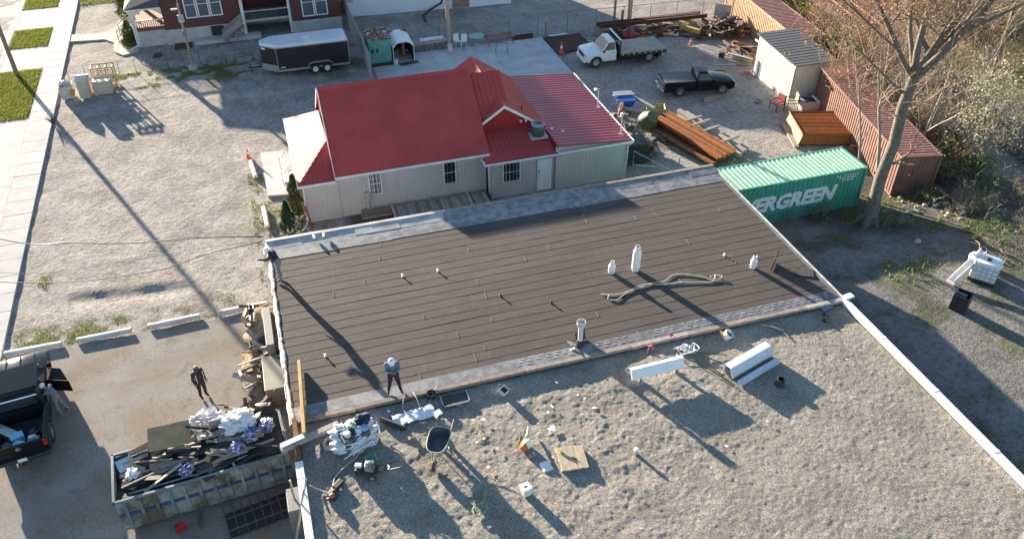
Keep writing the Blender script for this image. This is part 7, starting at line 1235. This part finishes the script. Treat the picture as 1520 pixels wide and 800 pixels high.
shrub(5, 30.7, 29.3, .75, 'at the foot of the tall trunk'); shrub(5, 28.0, 31.6, .6, 'in front of the green container'); shrub(3, 26.0, 31.7, .5, 'in front of the green container')
for i in range(7): shrub(RND.choice([2, 2, 0, 1]), 35.4 + RND.uniform(-.4, 2.2), 33.0 + i * 1.5, RND.uniform(.8, 1.1), 'growing over the long rust red container')
o = thing('blossom_shrub', 'tall shrub covered in cream white blossom', 'shrub', (39.4, 32.9, 0)); w = Wood(401)
for i in range(9): w.branch((jit(.3), jit(.3), 0), (jit(.28) + .12, jit(.28) + .15, 1), RND.uniform(3.6, 5.4), .045, 0, 2, .5, .15, 5, 6, .15)
w.big.build('stems', TWIGG, o, fix=False); w.fine.build('twigs', TWIG, o, fix=False); q = w.leaves(2600, .075, .2).build('blossom', BLOS, o, fix=False); q['kind'] = 'stuff'
# evergreens by the porch, hedge at the brick house
def conifer(name, label, loc, h, r, m, seed, n=5000):
    o = thing(name, label, 'shrub', loc); rr = random.Random(seed); mb = MB(); MB().tube([(0, 0, 0), (0, 0, h * .8)], [.06, .02], 6).build('stem', BARK, o)
    for i in range(n):
        z = h * rr.random() ** 1.15; prof = r * (min(1, z / (h * .15) + .55)) * (1 - z / h) ** .7 * (1 + .22 * math.sin(z * 7 + rr.random()) ); a = rr.uniform(0, 6.283); q = prof * rr.uniform(.55, 1.05) * (1 + .18 * math.sin(a * 3 + z * 3)); c = Vector((q * math.cos(a), q * math.sin(a), z)); d = Vector((math.cos(a), math.sin(a), 1.1 + rr.gauss(0, .4))).normalized(); s = Vector((-math.sin(a), math.cos(a), rr.gauss(0, .5))).normalized(); L = rr.uniform(.07, .15)
        mb.add([c, c + s * .03 + d * L * .5, c + d * L, c - s * .03 + d * L * .5], [(0, 1, 2, 3)])
    q = mb.build('foliage', m, o, fix=False); q['kind'] = 'stuff'; return o
conifer('arborvitae', 'tall golden green arborvitae at the porch corner', (.3, 40.5, 0), 2.8, .55, pm('golden_conifer', (.14, .15, .025), (.08, .10, .02), 4, .8), 3, 6000); conifer('juniper', 'short blue green juniper in front of the arborvitae', (-.3, 39.3, 0), 1.9, .5, pm('blue_conifer', (.035, .075, .045), (.06, .1, .06), 4, .8), 4, 4500)
conifer('hedge_shrub', 'rounded yellow green shrub beside the brick porch', (-9.75, 69.6, 0), 1.9, .75, pm('hedge_leaf', (.11, .14, .025), (.07, .10, .02), 4, .8), 6, 4500); conifer('hedge_shrub', 'darker green shrub at the far porch corner', (-10.6, 76.5, 0), 2.0, .7, MATS['hedge_leaf'], 7, 3500)
# leaf litter and sticks on the dark ground
for i in range(26):
    x = RND.uniform(30, 41); y = RND.uniform(23, 32); L = RND.uniform(.5, 2.2); a = RND.uniform(0, 3.1); z0 = float(shadow_fit_berm(x, y)) + .03
    tag(MB().tube(curve([(x, y, z0), (x + L * .5 * math.cos(a), y + L * .5 * math.sin(a), z0 + RND.uniform(.02, .3)), (x + L * math.cos(a + .2), y + L * math.sin(a + .2), z0 + .02)], 3), .02, 5).build('fallen_stick', [TWIGG, TWIG][i % 2]), ['grey', 'tan'][i % 2] + ' fallen stick on the ground below the trees', 'stick', ['grey', 'tan'][i % 2] + ' fallen sticks below the trees')
# ================================================================ PEOPLE
def person(label, loc, rz, J, mats, helmet=None, headdir=None, extras=None):
    """J: joint dict in local coordinates (x right, y forward, z up). One continuous remeshed body, coloured by nearest bone."""
    V_ = {k: Vector(v) for k, v in J.items()}
    bones = []
    def bone(a, b, ra, rb, c): bones.append((V_[a] if isinstance(a, str) else Vector(a), V_[b] if isinstance(b, str) else Vector(b), ra, rb, c))
    bone('pelvis', 'waist', .145, .135, 'pants'); bone('waist', 'chest', .135, .165, 'shirt'); bone('chest', 'neck', .15, .075, 'shirt'); bone('neck', 'headb', .058, .062, 'skin'); bone('headb', 'headt', .082, .098, 'skin')
    fwd = (Vector(headdir) if headdir else Vector((0, 1, 0))).normalized(); hm = V_['headb'].lerp(V_['headt'], .35)
    bone(hm + fwd * .07, hm + fwd * .115 - Vector((0, 0, .02)), .022, .014, 'skin')
    for s in 'LR':
        bone('chest', 'sh' + s, .12, .085, 'shirt'); bone('sh' + s, 'el' + s, .068, .052, 'shirt'); bone('el' + s, 'wr' + s, .052, .036, 'sleeve'); bone('pelvis', 'hip' + s, .13, .11, 'pants'); bone('hip' + s, 'kn' + s, .10, .068, 'pants'); bone('kn' + s, 'an' + s, .066, .05, 'pants'); bone('an' + s, 'to' + s, .055, .042, 'boots')
        w = V_['wr' + s]; d = (w - V_['el' + s]).normalized(); sd = d.cross(Vector((0, 0, 1))); sd = (sd if sd.length > .1 else Vector((1, 0, 0))).normalized(); up = sd.cross(d)
        bone(w, w + d * .08, .034, .036, 'skin')
        for i, L in enumerate((.062, .072, .068, .05)): b0 = w + d * .085 + sd * (i - 1.5) * .021; b1 = b0 + d * L * .55 - up * .006; bone(b0, b1, .0105, .0098, 'skin'); bone(b1, b1 + d * L * .4 - up * L * .35, .0098, .0085, 'skin')
        t0 = w + d * .03 - sd * .033; t1 = t0 + d * .035 - sd * .028; bone(t0, t1, .013, .0115, 'skin'); bone(t1, t1 + d * .03 - up * .008, .0115, .009, 'skin')
    for s in (-1, 1):
        e = fwd.cross(Vector((0, 0, 1))).normalized() * s; bone(hm + e * .09, hm + e * .1 + Vector((0, 0, .03)), .014, .018, 'skin')
    mb = MB()
    bones = [(a, b, ra * (1.14 if c in ('pants', 'sleeve', 'shirt') else 1), rb * (1.14 if c in ('pants', 'sleeve', 'shirt') else 1), c) for a, b, ra, rb, c in bones]
    for a, b, ra, rb, c in bones:
        L = (b - a).length; d = (b - a).normalized() if L > 1e-6 else Vector((0, 0, 1)); pts = [a - d * ra * .95, a - d * ra * .6, a, b, b + d * rb * .6, b + d * rb * .95]; mb.tube(pts, [ra * .3, ra * .8, ra, rb, rb * .8, rb * .3], 10)
    o = thing('person', label, 'person', loc, rz)
    tmp = mb.build('tmp', None, fix=True); md = tmp.modifiers.new('r', 'REMESH'); md.mode = 'VOXEL'; md.voxel_size = .0115; sm = tmp.modifiers.new('s', 'SMOOTH'); sm.factor = .5; sm.iterations = 2
    dg = bpy.context.evaluated_depsgraph_get(); me = bpy.data.meshes.new_from_object(tmp.evaluated_get(dg)); bpy.data.objects.remove(tmp); me.name = 'body'
    names = ['skin', 'shirt', 'sleeve', 'pants', 'boots']
    me.materials.clear()
    for nme in names: me.materials.append(mats[nme])
    n = len(me.polygons); C = np.empty(n * 3); me.polygons.foreach_get('center', C); C = C.reshape(-1, 3); best = np.full(n, 1e9); idx = np.zeros(n, int)
    for a, b, ra, rb, c in bones:
        A = np.array(a); B = np.array(b); AB = B - A; t = np.clip(((C - A) @ AB) / max(AB @ AB, 1e-9), 0, 1); dist = np.linalg.norm(C - A - t[:, None] * AB, axis=1) - (ra + (rb - ra) * t); k = dist < best; best[k] = dist[k]; idx[k] = names.index(c)
    co = me.vertices; W_v = np.empty(len(co) * 3); co.foreach_get('co', W_v); W_v = W_v.reshape(-1, 3); W_v += (np.random.RandomState(3).rand(len(W_v), 1) - .5) * .0
    me.polygons.foreach_set('material_index', idx.astype(np.int32)); me.shade_smooth(); b_ = bpy.data.objects.new('body', me); COL.objects.link(b_); b_.parent = o
    hb, ht = V_['headb'], V_['headt']; ax = (ht - hb).normalized(); q = Vector((0, 0, 1)).rotation_difference(ax).to_matrix(); c0 = hb.lerp(ht, .55)
    for s in (-1, 1):
        e = fwd.cross(ax).normalized() * s * .033; MB().lathe([(.001, -.01), (.011, 0), (.001, .01)], hm + fwd * .092 + e + ax * .035, 8).build('eye', DKM, b_)
    MB().box(hm + fwd * .098 - ax * .035, (.045, .01, .01)).build('mouth', pm('lips', (.25, .08, .07), None, 5, .6), b_)
    if helmet:
        h = MB().lathe([(.118, 0), (.124, .03), (.118, .08), (.085, .125), (.03, .145), (.005, .147)], c0, 18, q).build('hard_hat', helmet, o, smooth=True); br = MB(); N = 20
        pts = [q @ Vector((.135 * math.cos(a), .135 * math.sin(a), 0)) for a in [2 * math.pi * i / N for i in range(N)]]; pts = [p + fwd * max(0, p.normalized().dot(fwd)) * .05 for p in pts]
        br.add([c0 + p for p in pts] + [c0 + p + ax * .012 for p in pts] , [tuple(range(N)), tuple(range(2 * N - 1, N - 1, -1))] + [(i, (i + 1) % N, N + (i + 1) % N, N + i) for i in range(N)]); br.build('hat_brim', helmet, h)
    else: MB().lathe([(.108, -.03), (.112, .02), (.10, .07), (.06, .105), (.005, .115)], c0, 16, q).build('hair', pm('dark_hair', (.02, .015, .012), None, 20, .8), o, smooth=True)
    return o, b_
SKIN = pm('skin', (.32, .19, .13), (.28, .16, .11), 8, .6); BLK_C = pm('black_cloth', (.016, .016, .018), (.028, .028, .03), 8, .9, bp=.3, bs=12, bd=.03); JEAN = pm('dark_jeans', (.035, .038, .05), (.05, .055, .07), 8, .9, bp=.3, bs=14, bd=.03); GREYC = pm('grey_cloth', (.22, .22, .22), (.16, .16, .165), 6, .9, bp=.3, bs=12, bd=.03); BLUEC = pm('blue_grey_jacket', (.09, .12, .18), (.13, .16, .22), 6, .85, bp=.4, bs=10, bd=.03); BOOT = pm('boot_leather', (.03, .022, .018), None, 8, .7); BROWNB = pm('tan_boot', (.16, .10, .06), None, 8, .7)
HAT = pm('white_hard_hat', (.78, .78, .77), (.74, .74, .73), 3, .3)
stand = dict(pelvis=(0, 0, .96), waist=(0, 0, 1.12), chest=(0, .01, 1.36), neck=(0, .02, 1.52), headb=(0, .04, 1.58), headt=(0, .05, 1.70), shL=(-.19, 0, 1.43), shR=(.19, 0, 1.43), elL=(-.25, -.02, 1.15), elR=(.25, -.02, 1.15), wrL=(-.24, .06, .92), wrR=(.24, .06, .92), hipL=(-.1, 0, .92), hipR=(.1, 0, .92), knL=(-.12, .03, .5), knR=(.12, .03, .5), anL=(-.13, -.02, .1), anR=(.13, -.02, .1), toL=(-.14, .14, .045), toR=(.14, .14, .045))
# worker on the front edge looking at a phone
J = dict(stand); J.update(elL=(-.24, .06, 1.17), elR=(.24, .06, 1.17), wrL=(-.08, .27, 1.24), wrR=(.07, .27, 1.25), headb=(0, .07, 1.57), headt=(0, .13, 1.68), anL=(-.22, .02, .1), toL=(-.27, .16, .045), knL=(-.17, .05, .5), anR=(.22, -.03, .1), toR=(.26, .12, .045), knR=(.16, .05, .5))
pf, bf = person('worker in blue grey jacket and white hard hat looking at a phone', (2.42, 22.2, ZR + .03), R(175), J, dict(skin=SKIN, shirt=BLUEC, sleeve=BLUEC, pants=BLK_C, boots=BOOT), HAT, (0, .85, -.5))
ph = tag(MB().box((0, 0, 0), (.075, .15, .01)).build('mobile_phone', DKM, loc=(2.42 + .0, 22.2 - .42, ZR + 1.29)), 'dark phone held by the worker in the blue grey jacket', 'phone'); ph.rotation_euler = (R(-35), 0, 0)
# worker at the far left corner bending over the edge, one arm out
J = dict(stand); J.update(pelvis=(0, -.05, .96), waist=(0, .02, 1.12), chest=(0, .13, 1.34), neck=(0, .22, 1.48), headb=(0, .26, 1.53), headt=(0, .33, 1.63), shL=(-.19, .15, 1.39), shR=(.19, .15, 1.39), elL=(-.26, .38, 1.27), wrL=(-.24, .64, 1.30), elR=(.25, .16, 1.12), wrR=(.22, .34, .98), hipL=(-.1, -.05, .92), hipR=(.1, -.05, .92), knL=(-.14, -.02, .5), knR=(.14, .04, .5), anL=(-.16, -.06, .1), anR=(.16, -.04, .1), toL=(-.18, .1, .045), toR=(.18, .12, .045))
person('worker in black hoodie reaching out at the far left roof corner', (-1.05, 30.4, ZR + .03), R(80), J, dict(skin=SKIN, shirt=BLK_C, sleeve=BLK_C, pants=GREYC, boots=BOOT), HAT, (0, .9, -.45))
# person in black standing on the asphalt
J = dict(stand); J.update(elL=(-.25, .0, 1.15), wrL=(-.22, .14, .95), knL=(-.1, .08, .5), anL=(-.12, .0, .1), toL=(-.13, .15, .045))
pb, _ = person('person in black clothes with green bag standing behind the dumpster', (-5.06, 27.85, .03), R(215), J, dict(skin=SKIN, shirt=BLK_C, sleeve=BLK_C, pants=BLK_C, boots=BOOT), None, (0, .95, -.2))
bag = lump(.32, .2, .3, seed=181, rough=.1).build('shoulder_bag', pm('dark_green_canvas', (.045, .075, .03), (.06, .09, .04), 6, .8), smooth=.6, loc=(-5.0, 28.02, .98)); tag(bag, 'dark green bag carried by the person in black', 'bag')
for s in (-1, 1): MB().tube([(s * .16, .15, 1.45), (s * .17, .17, 1.2), (s * .15, .14, 1.0)], .016, 5).build('vest_stripe', CLOTH, pb); MB().tube([(s * .15, -.15, 1.45), (s * .15, -.17, 1.2), (s * .13, -.14, 1.02)], .016, 5).build('vest_stripe', CLOTH, pb)
# worker leaning into the open door of the pickup
J = dict(stand); J.update(chest=(0, .14, 1.32), neck=(0, .22, 1.46), headb=(0, .26, 1.52), headt=(0, .33, 1.62), shL=(-.19, .14, 1.38), shR=(.19, .14, 1.38), elL=(-.24, .36, 1.25), wrL=(-.15, .56, 1.28), elR=(.24, .3, 1.18), wrR=(.15, .52, 1.18), knR=(.14, -.05, .5), anR=(.16, -.22, .1), toR=(.18, -.08, .045))
person('worker in grey trousers and white hard hat at the open pickup door', (-10.75, 28.65, .03), R(75), J, dict(skin=SKIN, shirt=BLUEC, sleeve=BLUEC, pants=GREYC, boots=BROWNB), HAT, (0, .95, -.3))
